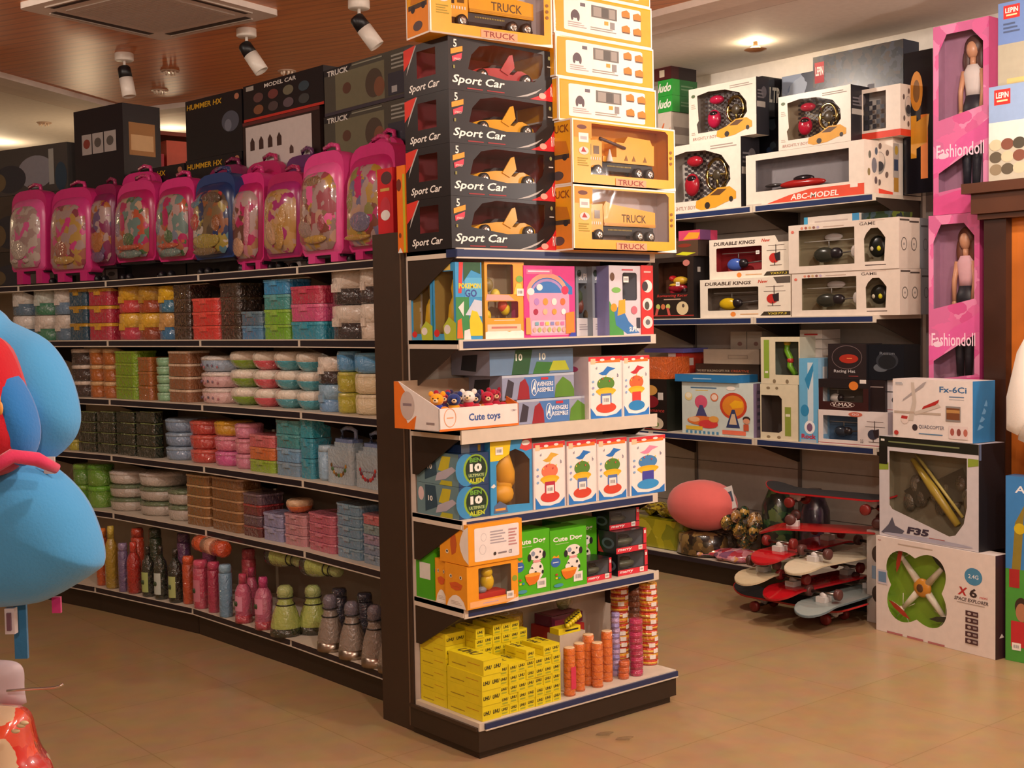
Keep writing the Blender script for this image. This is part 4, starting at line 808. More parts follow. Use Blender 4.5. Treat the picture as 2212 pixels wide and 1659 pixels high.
# things lying behind the tubes
X0, X1, _ = fit(1190, 1260, 1380, 3.60, EBZ)
carton('plastic_case', 'purple red clear plastic case lying on the red boxes', 'case', (X0, 3.59, zb+.201), 0, (.16, .10, .04), M('6a2a48', .15), [('r', 'a83a5a', .1, .1, .6, .6)], t=[('r', '8a4a60', .1, .1, .9, .9)])
carton('red_pencil_box', 'red and grey box below the purple case', 'box', (X0-.01, 3.57, zb+.1), 0, (.16, .13, .1), 'a82c28', [('r', '9a8a88', 0, 0, .4, .5)], t=[('r', 'c83028', .2, .2, .7, .8)])
carton('grey_stationery_box', 'grey box at the bottom behind the orange tubes', 'box', (X0-.01, 3.56, zb), 0, (.20, .15, .0995), '8a8078')
X0, X1, _ = fit(1205, 1262, 1400, 3.50, EBZ)
carton('yellow_tube_box', 'yellow box with big dark letters behind the first orange tube', 'box', (X0, 3.49, zb+.1985), 0, (.11, .05, .022), YW, [('l', '2a2a22', .3, .2, .9, .8, 1)])
carton('white_box', 'plain pale carton carrying the yellow lettered box', 'box', (X0, 3.485, zb), 0, (.13, .07, .198), 'c8bca8')
for i in range(6):
    P = T(X0+.055+.016*i, 3.505+.004*i, zb+.232+.0045*i, rz=-38, ry=-14); mb = MB(); mb.tube([(0, -.045, 0), (0, .045, 0)], [.008, .008], M('e0cc1e', .3)); mb.box(-.004, -.03, .0078, .004, -.01, .0086, M('2a2a22')); mb.box(-.008, .045, -.002, .008, .055, .002, M('e8d840'))
    o = mb.obj('glue_stick_sachet', None, X=P); tag(o, 'yellow glue sachet in the fan of sachets, %s from the left' % ('first second third fourth fifth sixth'.split()[i]), 'glue sachet', 'fanned yellow sachets')
mb = MB(); mb.puff([(.05*math.cos(a*.524)*(1+.15*math.sin(a*2.1)), .06*math.sin(a*.524)*(1+.12*math.cos(a*3.3))) for a in range(12)], .03, film()); mb.puff([(.038*math.cos(a*.63), .045*math.sin(a*.63)) for a in range(10)], .02, M('8a9460', .3, 'wrap'))
o = mb.obj('clear_bag', None, (3.27, 3.66, zb+.28)); tag(o, 'crumpled clear bag with olive contents behind the yellow sachets', 'plastic bag')
carton('support_box', 'plain beige carton standing under the crumpled clear bag', 'box', (3.22, 3.62, zb), 0, (.1, .09, .212), 'b8ac98')
# ================================================================ goods on the long curved run
def arcY(px, z, offx=.02, P=LP_):
    lo, hi = 3.9, 9.5
    for _ in range(40):
        m_ = (lo+hi)/2
        if proj((xf(m_, P)+offx, m_, z))[0] > px: lo = m_
        else: hi = m_
    return lo
ORD = {1: [''], 2: ['lower', 'upper'], 3: ['bottom', 'middle', 'top'], 4: ['bottom', 'second', 'third', 'top'], 5: ['bottom', 'second', 'third', 'fourth', 'top'], 6: ['bottom', 'second', 'third', 'fourth', 'fifth', 'top']}
def vessel(kind, w, h, body, lid, d=None):
    """returns a list of (part name, mesh builder), origin at the middle of the base"""
    b = M(body, .35, 'wrap'); l = M(lid, .35, 'wrap'); r = w/2*.97; out = []
    mb = MB(); m2 = MB()
    if kind == 'can':      # straight canister with lid
        mb.lathe([(r*.93, 0), (r*.97, .004), (r*.98, h*.74)], b); m2.lathe([(r, h*.74), (r, h*.93), (r*.9, h*.985)], l)
    elif kind == 'half':   # lid takes the upper half, with a clip
        mb.lathe([(r*.93, 0), (r*.97, .004), (r*.98, h*.46)], b); m2.lathe([(r, h*.46), (r, h*.95), (r*.9, h*.985)], l); m2.box(-r*.22, -r*1.05, h*.36, r*.22, -r*.9, h*.6, l)
    elif kind == 'round':  # low round tub
        mb.lathe([(r*.86, 0), (r*.95, h*.12), (r*.99, h*.7)], b); m2.lathe([(r, h*.70), (r, h*.86), (r*.85, h*.97)], l)
    elif kind == 'bowl':
        mb.lathe([(r*.55, 0), (r*.82, h*.18), (r*.95, h*.42), (r*.98, h*.5)], b, n=24); m2.lathe([(r*.98, h*.5), (r*.99, h*.78), (r*.92, h*.92), (r*.75, h*.985)], l, n=24)
    elif kind == 'pale':
        mb.lathe([(r*.8, 0), (r*.97, h*.1), (r, h*.8)], b); m2.lathe([(r, h*.8), (r*.93, h*.97)], l)
    elif kind in ('tub', 'slab'):
        dd = d or min(.15, w*1.2); mb.prism(rect(-w/2*.95, -dd/2*.95, w/2*.95, dd/2*.95, w*.13), 0, h*.80, b); m2.prism(rect(-w/2*.985, -dd/2, w/2*.985, dd/2, w*.15), h*.80, h*.98, l)
        if kind == 'tub': m2.box(-w*.12, -dd/2-.004, h*.60, w*.12, -dd/2+.004, h*.95, l)
    elif kind == 'tower':  # dark bottle case with light rim
        dd = .07; mb.prism(rect(-w/2*.93, -dd/2*.95, w/2*.93, dd/2*.95, w*.1), 0, h*.86, b); m2.prism(rect(-w/2*.5, -dd/2*.9, w/2*.9, dd/2*.9, w*.05), h*.86, h*.93, l)
    out = [('container', mb), ('lid', m2)]
    return out
def column(x0, x1, yt, kind, tiers, noun, phrase, z0, P=LP_, d=None, off=.03, back=None, prints=None):
    Yl, Yr = arcY(x0, z0, off, P), arcY(x1, z0, off, P); a = ang((Yl+Yr)/2, P)
    pl_, pr = Vector((xf(Yl, P)+off, Yl)), Vector((xf(Yr, P)+off, Yr)); w = (pl_-pr).length; c = (pl_+pr)/2
    dd = d or (w if kind in ('can', 'half', 'round', 'bowl', 'pale') else (.07 if kind == 'tower' else min(.15, w*1.2)))
    inn = Vector((math.cos(a*D2R), -math.sin(a*D2R))); c = c+inn*(dd/2)
    b = proj((c.x, c.y, z0)); H = (b[1]-yt)*b[2]/F_PX; h = H/len(tiers); protos = {}
    for i, (cn, bo, li) in enumerate(tiers):
        lb = (cn+' '+noun+', '+ORD[len(tiers)][i]+(' one of ' if len(tiers) > 1 else '')+phrase).strip()
        loc = (c.x, c.y, z0+e_+i*h); k = (bo, li)
        if k in protos: dup(protos[k], loc, -90-a, lb); continue
        R = thing(noun.replace(' ', '_'), lb, noun.split()[-1], loc, -90-a, 'wrapped containers on the long run')
        for nm, mb in vessel(kind, w, h-.0008, bo, li, d): mb.obj(nm, R)
        if prints:
            q = MB(); r = w/2*.98
            for t in range(6): an = -90*D2R+(t-2.5)*.22; q.ball(r*math.cos(an)*.99, r*math.sin(an)*.99, h*(prints[1]+.08*math.sin(t*2.3)), .006, .004, .007, M(prints[0][t % len(prints[0])], .4), n=8)
            q.obj('printed_motif', R)
        protos[k] = R
def C(c, b, l=None): return (c, b, l or b)
z = LS[1]   # second shelf
G_ = '8a9cae'; 
column(14, 58, 628, 'half', [C('blue grey', '4a6a82', 'e4dcd4'), C('blue grey', '5a7488', 'd8d4cc')], 'canister', 'the leftmost pair on the second shelf', z)
column(60, 102, 626, 'half', [C('green', '3a7a5c', 'd8ccc0'), C('sea green', '2e7a5a', 'c8d0c8')], 'canister', 'the green pair, second shelf', z)
column(104, 145, 624, 'half', [C('slate', '5a7488', 'd8ccc0'), C('slate', '62809a', 'dcd4cc')], 'canister', 'the pair left of dark teal ones', z)
column(147, 186, 624, 'tub', [C('dark teal', '1e4a60', 'b88c20')]*3, 'lidded tub', 'the teal stack, second shelf', z)
column(188, 237, 623, 'tub', [C('crimson', 'b02440', 'd8a028')]*3, 'lidded tub', 'the crimson stack with yellow clips', z)
column(242, 284, 618, 'half', [C('red', 'b83048', 'd8a830'), C('red', 'c03a40', 'd8a428')], 'canister', 'the red and yellow pair', z)
column(286, 326, 618, 'half', [C('brown', '8a3a20', 'd8a830'), C('brown', '9a4020', 'b88a28')], 'canister', 'the brown and yellow pair', z)
column(328, 371, 617, 'half', [C('blue', '2a6a94', 'c89858'), C('blue', '2e7090', 'e0b020')], 'canister', 'the blue and yellow pair', z)
column(372, 409, 616, 'slab', [C('dark brown', '33241a', '46342a')]*4, 'food box', 'the brown stack left of the reds', z)
column(411, 470, 644, 'tub', [C('red', 'cc3430', 'e04a40')]*3, 'lidded tub', 'the bright red stack, second shelf', z)
column(472, 516, 612, 'slab', [C('black brown', '2c1e16', '40301e')]*4, 'food box', 'the brown stack right of the reds', z)
column(517, 563, 672, 'tub', [C('steel blue', '3e7aa4', '5a8cac'), C('slate blue', '4e6c80', '62808e')], 'lidded tub', 'the short pair left of the lime tubs', z)
column(565, 622, 604, 'tub', [C('lime', '6aa424', '86b438'), C('lime', '72ac2c', '8aba40'), C('teal', '3a9090', '5aa4a4'), C('bright blue', '2a88bc', '48a0d0')], 'lidded tub', 'the mixed stack of limes and blues', z)
column(624, 690, 618, 'tub', [C('turquoise', '1e88a4', '2a98b0'), C('pink', 'c84a7c', 'd8648c'), C('crimson', 'b42c4c', 'c43c5c')], 'lidded tub', 'the turquoise to crimson stack', z)
column(692, 762, 585, 'half', [C('black', '2a2226', 'dccfc0'), C('black', '2c2428', 'e0d2c4')], 'canister', 'the two cream and black canisters', z)
column(764, 806, 578, 'half', [C('cream', 'dccbb8', 'e8dccc'), C('black', '2c2428', 'e0d2c4')], 'canister', 'the narrow cream pair, second shelf', z)
column(808, 846, 580, 'can', [C('cream', 'e4d6c6', 'ece0d0'), C('cream', 'e0d2c4', 'e8dccc')], 'tall canister', 'the cream pair beside the post', z, prints=(['c89a9a', 'b8a0a8'], .4))
z = LS[2]   # third shelf
column(140, 184, 752, 'can', [C('black', '3a2c28', 'd4c4b4')]*3, 'storage jar', 'the dark striped stack, third shelf', z)
column(186, 212, 752, 'can', [C('amber', 'a85c20', 'd0a878')]*3, 'storage jar', 'the left amber stack, third shelf', z)
column(214, 242, 752, 'can', [C('amber', 'a85c20', 'd0a878')]*3, 'storage jar', 'the right amber stack, third shelf', z)
column(244, 294, 757, 'slab', [C('lime', '7aa01c', '8cb028')]*4, 'food box', 'the lime stack, third shelf', z)
column(296, 325, 770, 'slab', [C('rust', '9c5826', 'a86430')]*3, 'food box', 'the rust stack next to the limes', z)
column(328, 358, 771, 'round', [C('mint', '8ab890', 'a0c8a4')]*5, 'round pot', 'the mint tower, third shelf', z)
column(360, 408, 757, 'slab', [C('brown', '8a5838', 'd8bca0')]*4, 'food box', 'the brown stack with cream lids', z)
column(412, 478, 766, 'round', [C('pink', 'd8b0ac', 'e0ccc4'), C('pink', 'd4a8a8', 'e4d4cc'), C('grey blue', '98a8bc', 'e0d8d0')], 'patterned dish', 'the patterned stack, third shelf', z, prints=(['5a5060', '8a7080', 'b07078'], .35))
column(480, 528, 757, 'bowl', [C('lime', '7a9c1c', 'e8dccc')]*3, 'two tone bowl', 'the lime and cream stack', z)
column(531, 574, 758, 'bowl', [C('coral', 'd04a58', 'e8dccc')]*3, 'two tone bowl', 'the coral and cream stack', z)
column(577, 622, 758, 'bowl', [C('teal', '3c98a8', 'e8dccc')]*3, 'two tone bowl', 'the left teal and cream stack', z)
column(626, 668, 760, 'bowl', [C('teal', '3c98a8', 'e8dccc')]*3, 'two tone bowl', 'the right teal and cream stack', z)
column(671, 717, 768, 'half', [C('light blue', '6a94bc', '86aac4'), C('black', '2a2024', 'e4d6c8')], 'canister', 'the pair right of the teal bowls', z)
column(719, 748, 757, 'pale', [C('yellow', 'b8b03a', 'c4bc50'), C('yellow', 'b4ac38', 'c4bc50'), C('sky blue', '5a9ccc', '6cacd4')], 'round pot', 'the yellow and blue stack', z)
column(750, 797, 760, 'pale', [C('cream', 'e4d2ac', 'e8d8b8'), C('cream', 'e0cea8', 'e8d8b8'), C('sky blue', '5a9ccc', '6cacd4')], 'round pot', 'the cream and blue stack', z)
column(799, 846, 762, 'pale', [C('cream', 'e8d6b4', 'ecdcc0'), C('cream', 'e6d4b4', 'ecdcc0'), C('pale yellow', 'd8d0a0', 'e4dcb8')], 'round pot', 'the cream stack beside the post', z)
z = LS[3]   # fourth shelf
column(138, 163, 948, 'can', [C('yellow', 'a8a038', 'c4bc60')], 'storage jar', 'half hidden behind the plush bag, fourth shelf', z)
for i, (a, b) in enumerate(((166, 205), (207, 247), (249, 290), (292, 334))):
    column(a, b, 886, 'tower', [C('black green', '20281a', '7a8a50')]*4, 'bottle case', 'the dark %s column, fourth shelf' % ('first', 'second', 'third', 'fourth')[i], z)
column(338, 391, 900, 'round', [C('grey blue', '7c92ac', '90a4b8')]*3, 'round pot', 'the grey blue stack, fourth shelf', z)
column(386+6, 443, 905, 'round', [C('red', 'b83c34', 'd0584c')]*3, 'round dish', 'the red stack, fourth shelf', z)
column(446, 493, 906, 'round', [C('pink', 'c8508c', 'd870a0'), C('rose', 'cc6a80', 'd88898'), C('yellow', 'c8901c', 'd8a028')], 'round dish', 'the stack with the yellow top', z)
column(496, 530, 912, 'round', [C('pink', 'c87890', 'd88ca0'), C('rose', 'cc7888', 'd88898'), C('pink', 'd07c94', 'e090a4')], 'round dish', 'the pink stack, fourth shelf', z)
column(533, 590, 936, 'tub', [C('lime', '8aa828', '9cb43c'), C('orange', 'cc6a34', 'd87c48'), C('coral', 'c86064', 'd4787c')], 'lidded tub', 'the lime to coral stack', z)
column(592, 646, 905, 'tub', [C('steel blue', '7090a8', '84a0b4'), C('light blue', '6c9cc0', '84acc8'), C('teal', '3a8c90', '4c9ca0'), C('teal', '3c9094', '50a0a4')], 'lidded tub', 'the left tall blue stack', z)
column(648, 674, 900, 'tub', [C('teal', '2a8aa0', '3a98ac'), C('teal', '2e8ea4', '3a98ac'), C('turquoise', '2a98a8', '3aa4b4')], 'lidded tub', 'the right tall teal stack', z)
column(678, 704, 958, 'pale', [C('light blue', '90b0c8', 'a4bccc')], 'tall jar', 'left of the two handled jars', z)
def handled_jar(x0, x1, yt, z0, lb, cols):
    Yl, Yr = arcY(x0, z0, .04), arcY(x1, z0, .04); a = ang(Yl); p, q = Vector((xf(Yl)+.04, Yl)), Vector((xf(Yr)+.04, Yr)); w = (p-q).length; c = (p+q)/2+Vector((.05, 0)); b = proj((c.x, c.y, z0)); H = (b[1]-yt)*b[2]/F_PX
    R = thing('handled_drink_jar', lb, 'drink jar', (c.x, c.y, z0+e_), -90-a, 'handled drink jars'); g = M('a4b2ba', .3, 'wrap'); h = H*.78
    mb = MB(); mb.prism(rect(-w*.46, -.055, w*.46, .055, .02), 0, h*.8, g); mb.prism(rect(-w*.42, -.05, w*.42, .05, .02), h*.8, h*.86, g); mb.prism(rect(-w*.32, -.04, w*.32, .04, .02), h*.86, h*.96, g); mb.obj('jar_body', R)
    mb = MB(); mb.prism(rect(-w*.3, -.035, w*.3, .035, .015), h*.96, h*1.04, M('6a7ca8', .35, 'wrap')); mb.obj('lid', R)
    mb = MB(); mb.tube([(-w*.25, 0, h*1.04), (-w*.25, 0, H*.96), (-w*.1, 0, H), (w*.1, 0, H), (w*.25, 0, H*.96), (w*.25, 0, h*1.04)], .009, M('8c9cc0', .35, 'wrap')); mb.obj('carry_handle', R)
    mb = MB()
    for i in range(9): t = math.pi*(1.05+.9*i/8); mb.ball(w*.26*math.cos(t), -.056, h*.36+w*.22*math.sin(t)+.02, .008+.003*(i % 2), .003, .009, M(cols[i % len(cols)], .4), n=8)
    for i in range(4): mb.ball(w*(-.15+.1*i), -.056, h*.40, .009, .003, .004, M('8a8490', .4), n=8)
    mb.obj('fruit_print', R)
handled_jar(706, 765, 925, z, 'clear grey blue drink jar with brown fruit print and handle', ['6a4a20', '4a6a3a', 'a87a28'])
handled_jar(767, 830, 935, z, 'clear grey blue drink jar with red berry print and handle', ['b02838', '7a2838', 'c03a30'])
column(832, 850, 960, 'pale', [C('grey blue', '98a8b4', 'a8b6c0')], 'tall jar', 'half hidden by the post, fourth shelf', z)
z = LS[4]   # fifth shelf
column(150, 176, 1000, 'can', [C('leaf green', '5a8a2c', '7aa83c'), C('leaf green', '5c8c30', '7aa83c')], 'storage jar', 'the left green pair behind the plush', z)
column(178, 212, 1000, 'can', [C('leaf green', '6a9834', '6cb030'), C('leaf green', '6a9834', '5a9a28')], 'storage jar', 'the right green pair, fifth shelf', z)
for i, (a, b) in enumerate(((216, 276), (278, 340), (343, 396))):
    t = [C('pearl white', 'b8aca0', '6a7a5c')]*2+([C('pearl white', 'c8bcb0', 'd4c8c0')] if i < 2 else [])
    column(a, b, (1012, 1014, 1052)[i], 'round', t, 'cream tub', 'the %s pearly column, fifth shelf' % ('left', 'centre', 'right')[i], z)
column(399, 449, 1022, 'slab', [C('brown', '84582c', 'c8a070')]*5, 'food box', 'the left caramel brown stack', z)
column(451, 520, 1028, 'slab', [C('brown', '7e5228', 'b88c60')]*5, 'food box', 'the right caramel brown stack', z)
column(522, 562, 1062, 'slab', [C('dark red', '5a2424', '8a3434'), C('violet grey', '5a4450', '7a6470'), C('dark red', '6a2428', 'a02c30'), C('violet grey', '5a4450', '7a6470')], 'food box', 'the dark striped stack, fifth shelf', z)
column(565, 608, 1104, 'tub', [C('lavender', '8c8cb0', 'a0a0c0')]*2, 'lidded tub', 'the lavender pair, fifth shelf', z)
column(610, 658, 1106, 'tub', [C('dusty pink', 'bc8088', 'cc949c')]*3, 'lidded tub', 'the dusty pink stack', z)
column(661, 720, 1106, 'tub', [C('rose', 'b85c70', 'cc7084')]*4, 'lidded tub', 'the rose stack, fifth shelf', z)
column(723, 777, 1084, 'tub', [C('light blue', '6c92ac', '84a8bc')]*5, 'lidded tub', 'the light blue tower', z)
column(780, 828, 1108, 'tub', [C('grey blue', '7890a4', '8ca2b4'), C('grey blue', '7c8ca4', '8ca2b4'), C('mauve', '94849c', 'a494ac'), C('grey green', '7c9494', '8ca4a4'), C('coral', 'c06468', 'd07c80')], 'lidded tub', 'the tower with the coral top', z)
column(831, 857, 1092, 'tub', [C('grey blue', '8c94a0', '9ca4b0')]*2+[C('pink', 'b88888', 'c89898')]*3, 'lidded tub', 'the tower beside the post', z)
P = None
Y_ = arcY(640, z, .06); zz = z; q = proj((xf(Y_)+.06, Y_, z)); hh = (q[1]-1106)*q[2]/F_PX
R_ = thing('orange_bowl', 'orange bowl with cream lid sitting on the dusty pink tubs', 'bowl', (xf(Y_)+.09, Y_+.01, z+hh*.992)); 
for nm, mb in vessel('bowl', .13, .06, 'cc6a28', 'e0b890'): mb.obj(nm, R_)
# base: bottles and flasks
zb2 = LBZ+e_
PROF = {'bottle': [(.8, 0), (1, .03), (1, .62), (.8, .72), (.55, .78), (.5, .80)], 'wine': [(.9, 0), (1, .03), (1, .60), (.85, .70), (.42, .80), (.38, .84)], 'flask': [(.95, 0), (1, .02), (1, .82), (.9, .84)], 'pin': [(.96, 0), (1.04, .05), (1.0, .22), (.86, .42), (.62, .60), (.5, .68), (.5, .72)]}
def bottle(px, r, yt, kind, body, cap, lb, off=.05, label_=None, band=None, X=None, h=None, name='drink_bottle', g='bottles on the base shelf'):
    Y_ = arcY(px, LBZ, off, LB_); x = xf(Y_, LB_)+off; b = proj((x, Y_, LBZ)); H = h or (b[1]-yt)*b[2]/F_PX
    R = thing(name, lb, 'bottle', (x, Y_, zb2), -90-ang(Y_, LB_), g, X=X)
    pr = PROF[kind]; top = pr[-1][1]; rt = pr[-1][0]*r
    mb = MB(); mb.lathe([(a*r, q*H) for a, q in pr], M(body, .3, 'wrap'), None, 20); mb.obj('bottle_body', R)
    mb = MB()
    if kind == 'pin': mb.lathe([(rt*1.0, top*H), (rt*1.12, (top+.02)*H), (rt*1.05, (top+.10)*H), (rt*1.15, (top+.12)*H), (rt*1.0, (top+.22)*H), (rt*.6, (top+.27)*H)], M(cap, .3, 'wrap'), None, 20)
    else: mb.lathe([(rt*1.05, top*H), (rt*1.05, .95*H), (rt*.9, H)], M(cap, .3, 'wrap'), None, 16)
    mb.obj('cap', R)
    if band: mb = MB(); mb.lathe([(r*1.05, 0), (r*1.06, .05*H), (r*1.03, .16*H)], M(band, .3, 'wrap'), None, 20); mb.obj('base_band', R)
    if kind == 'pin':
        for q in (.60, .745): mb = MB(); mb.lathe([(rt*1.32 if q == .60 else rt*1.2, q*H), (rt*1.32 if q == .60 else rt*1.2, (q+.02)*H)], M('1e1e1c', .3), None, 20); mb.obj('neck_ring', R)
    if label_:
        a0, a1, col = label_; mb = MB(); n = 9; V = []
        for k in range(n): t = -90*D2R+(-.9+1.8*k/(n-1)); V += [((r*1.012)*math.cos(t), (r*1.012)*math.sin(t), a0*H), ((r*1.012)*math.cos(t), (r*1.012)*math.sin(t), a1*H)]
        mb.add(V, [(2*k, 2*k+2, 2*k+3, 2*k+1) for k in range(n-1)], M(col, .4), None, True)
        for t in (-1.75, -1.45): mb.ball(r*1.012*math.cos(t), r*1.012*math.sin(t), (a0+(a1-a0)*.5)*H, .006, .006, .012, M('3a4a2a', .4), n=8)
        mb.obj('paper_label', R)
    return R
bottle(222, .030, 1140, 'flask', 'b8501c', 'd87a30', 'orange flask, leftmost on the base beside the plush bag')
bottle(243, .034, 1135, 'bottle', 'a88a28', 'c8b040', 'amber and yellow bottle, second from the plush bag', .03)
bottle(268, .026, 1172, 'flask', '6a5a80', '8a7aa0', 'lavender flask between the amber and red bottles', .02)
bottle(291, .036, 1170, 'bottle', 'a8281e', 'c83a28', 'red bottle with dark dot left of the green wine bottles', .03)
bottle(322, .034, 1180, 'wine', '1a241a', '101410', 'dark green bottle with lime label, left of three', .03, (.10, .50, 'a8b870'))
bottle(349, .034, 1178, 'wine', '1c281c', '101410', 'dark green bottle with pale label, middle of three', .03, (.10, .50, 'c0cac0'))
bottle(381, .036, 1185, 'wine', '161e16', '0e120e', 'dark green bottle with lime label, right of three', .03, (.10, .50, 'b0bc78'))
bottle(409, .030, 1200, 'flask', 'b84a24', 'd85a30', 'orange flask right of the dark wine bottles', .05)
bottle(436, .038, 1208, 'flask', 'b8405c', 'd05070', 'deep pink flask with brown picture', .03, (.15, .6, 'c87888'))
bottle(464, .030, 1212, 'flask', 'a82c50', 'c04064', 'crimson pink flask left of the pale blue one', .03)
bottle(489, .032, 1218, 'flask', '6c94b0', '88b0c8', 'pale blue flask among the pink flasks', .02)
bottle(527, .038, 1238, 'bottle', 'c05878', 'b83c5c', 'pink bottle right of the pale blue flask', .02, (.25, .55, 'd890a8'), 'b03848')
bottle(545, .030, 1225, 'bottle', 'b04868', 'a83458', 'pink bottle set back behind two others', .12)
bottle(571, .040, 1245, 'bottle', 'c06080', 'c03a78', 'pink bottle left of the big lime flask', .02, (.3, .6, 'd88ca4'), 'a83444')
def pin(px, yt, lb, off=.02, body='a8b45c', X=None, h=None, r=.066, cap='a8b470'): return bottle(px, r, yt, 'pin', body, cap, lb, off, None, '262c1a', X, h, 'vacuum_flask', 'pin shaped vacuum flasks')
pin(618, 1262, 'lime green pin shaped flask standing at the shelf front', .03)
pin(678, 1262, 'lime green pin shaped flask behind the silver flasks', .14)
Y_ = arcY(618, LBZ, .16, LB_); xx = xf(Y_, LB_)+.13
bx_ = T(xx+.02, Y_+.18, LBZ+.255, rz=-90) @ Matrix.Rotation(90*D2R, 4, 'Y')
for k, (dx, dy, lb) in enumerate(((0.03, .02, 'lime green pin shaped flask lying across the standing one'), (.03, -.30, 'lime green pin shaped flask lying furthest right'))):
    pin(618, 1200, lb, X=T(xx+dx, Y_+.08+dy, LBZ+.30, rz=-90) @ Matrix.Rotation(90*D2R, 4, 'Y'), h=.27, r=.05)
for (a, yt, lb) in ((715, 1282, 'silver pin shaped flask, leftmost of the silver ones'), (762, 1296, 'silver pin shaped flask, second from the left'), (812, 1304, 'silver pin shaped flask, third from the left'), (848, 1330, 'silver pin shaped flask half hidden by the post')):
    bottle(a, .055, yt, 'pin', '8a7c70', '6a6470', lb, .03, None, '2a2230', None, None, 'vacuum_flask', 'silver vacuum flasks').children[0].data.materials[0] = M('a89a8c', .28, 'metal')
for (a, yt, off, col, lb) in ((735, 1270, .17, '2a2a3a', 'dark flask behind the silver ones, left'), (790, 1280, .17, '242638', 'dark flask behind the silver ones, right'), (300, 1140, .18, 'b83c20', 'orange red flask in the back row above the red bottle'), (338, 1140, .19, '26341e', 'dark green flask in the back row'), (400, 1150, .19, '5a3458', 'purple flask in the back row'), (455, 1160, .19, '8a3a6a', 'magenta flask in the back row'), (540, 1185, .19, 'b0404c', 'rose flask in the back row')):
    bottle(a, .035, yt, 'flask', col, col, lb, off)
Y_ = arcY(478, LBZ, .1, LB_); R_ = thing('orange_flask_pack', 'orange and cream flask lying on top of the pink flasks', 'bottle', X=T(xf(Y_, LB_)+.06, Y_+.15, LBZ+.305, rz=-90) @ Matrix.Rotation(90*D2R, 4, 'Y'))
mb = MB(); mb.lathe([(.034, 0), (.04, .01), (.04, .1)], M('cc5020', .3, 'wrap')); mb.obj('bottle_body', R_); mb = MB(); mb.lathe([(.041, .1), (.041, .2)], M('d8a080', .3, 'wrap')); mb.obj('paper_label', R_); mb = MB(); mb.lathe([(.04, .2), (.04, .28), (.03, .29)], M('cc4a20', .3, 'wrap')); mb.obj('cap', R_)
# ---- trolley school bags on top
def arch(x0, z0, x1, z1, r0=.02, k=.35, n=10):
    w = x1-x0; rt = w*k; P = [(x0+r0, z0), (x1-r0, z0), (x1, z0+r0), (x1, z1-rt)]
    for i in range(1, n): t = math.pi*i/n; P.append(((x0+x1)/2+(w/2)*math.cos(t)**1 if k > .45 else (x0+x1)/2+(w/2)*(1 if math.cos(t) > 0 else -1)*abs(math.cos(t))**.55, z1-rt+rt*abs(math.sin(t))**.7))
    P += [(x0, z1-rt), (x0, z0+r0)]; return P
def mute(h):
    a = [int(h[i:i+2], 16) for i in (0, 2, 4)]; b = (0x7a, 0x5c, 0x50); return '%02x%02x%02x' % tuple(int(x*.68+y*.32) for x, y in zip(a, b))
def school_bag(px0, px1, yt, yb, main, trim, art, lb, off=.05, lean=2, legs=True, pcol='b8a0a0', side=0, dep=.075):
    art = [(*q[:4], mute(q[4])) for q in art]; pcol = mute(pcol); px0 += 1.5; px1 -= 1.5
    zt_ = LS[0]; Yl, Yr = arcY(px0, zt_, off), arcY(px1, zt_, off); a = ang((Yl+Yr)/2); p, q = Vector((xf(Yl)+off, Yl)), Vector((xf(Yr)+off, Yr)); w = (p-q).length; b = proj((p.x, p.y, zt_)); H = (b[1]-yt)*b[2]/F_PX; z0 = max(.045, (b[1]-yb)*b[2]/F_PX)
    R = thing('trolley_school_bag', lb, 'school bag', (p.x, p.y, zt_+e_), -90-a, 'trolley school bags'); h = H-z0
    L = T(0, 0, z0, rx=-lean); c = M(main, .35, 'wrap')
    mb = MB(); pts = arch(0, 0, w, h*.97, .02, .30)
    Xr = L @ Matrix(((1, 0, 0, 0), (0, 0, -1, .04+dep), (0, 1, 0, 0), (0, 0, 0, 1))); mb.prism(pts, 0, dep, M(main, .4), Xr, True); mb.obj('bag_body', R)
    mb = MB(); mb.puff([(x*.96+.02*w, z*.88+.005) for x, z in pts], .05, M(trim, .3), L @ T(0, .045, 0), back=.2); fp = mb.obj('front_pocket', R)
    mb = MB(); ip = [(x*.74+.13*w, z*.70+.03) for x, z in pts]; ip = arch(.08*w, .02, .92*w, .78*h, .03, .42); mb.puff(ip, .045, PR([q[4] for q in art]+[pcol, trim, pcol], 25, .35, True), L @ T(0, .02, 0), back=.1); op = mb.obj('picture_panel', R)
    mb = MB()
    for i, (cx, cz, rx, rz_, col) in enumerate(art): mb.ball(w*cx, -.012+.03*((cx-.5)**2+(cz*.9-.36)**2)*2, h*cz, w*rx, .012, h*rz_, M(col, .35, 'wrap'), L, 12)
    mb.obj('pattern', op)
    mb = MB(); mb.tube([tuple(L @ Vector(v)) for v in ((w*.32, .08, h*.955), (w*.34, .08, h*1.02), (w*.5, .08, h*1.045), (w*.66, .08, h*1.02), (w*.68, .08, h*.955))], .011, c); mb.obj('grab_handle', R)
    for x in (.14, .70) if legs else ():
        mb = MB(); mb.box(w*x, .04, .012, w*(x+.17), .09, z0+.02, M(main, .4)); mb.obj('leg', R)
    mb = MB(); mb.box(w*.06, .05, z0-.012, w*.94, .04+dep, z0+.012, M('1a161c', .4)); mb.obj('bottom_tray', R)
    for x in (.08, .92): mb = MB(); mb.lathe([(.02, -.008), (.021, 0), (.02, .008)], M('1a161c', .4), T(w*x, .02+dep, .0205, ry=90), 14); mb.obj('wheel', R)
    return R
PK, PK2, MG = 'cc2c78', 'd85a98', 'a81c58'
A1_ = [(.5, .52, .18, .14, 'd8b48c'), (.42, .40, .15, .12, 'c8a078'), (.62, .44, .10, .14, '8a4a30'), (.5, .22, .26, .08, 'a83a5a'), (.36, .58, .08, .05, 'b8a0c8')]
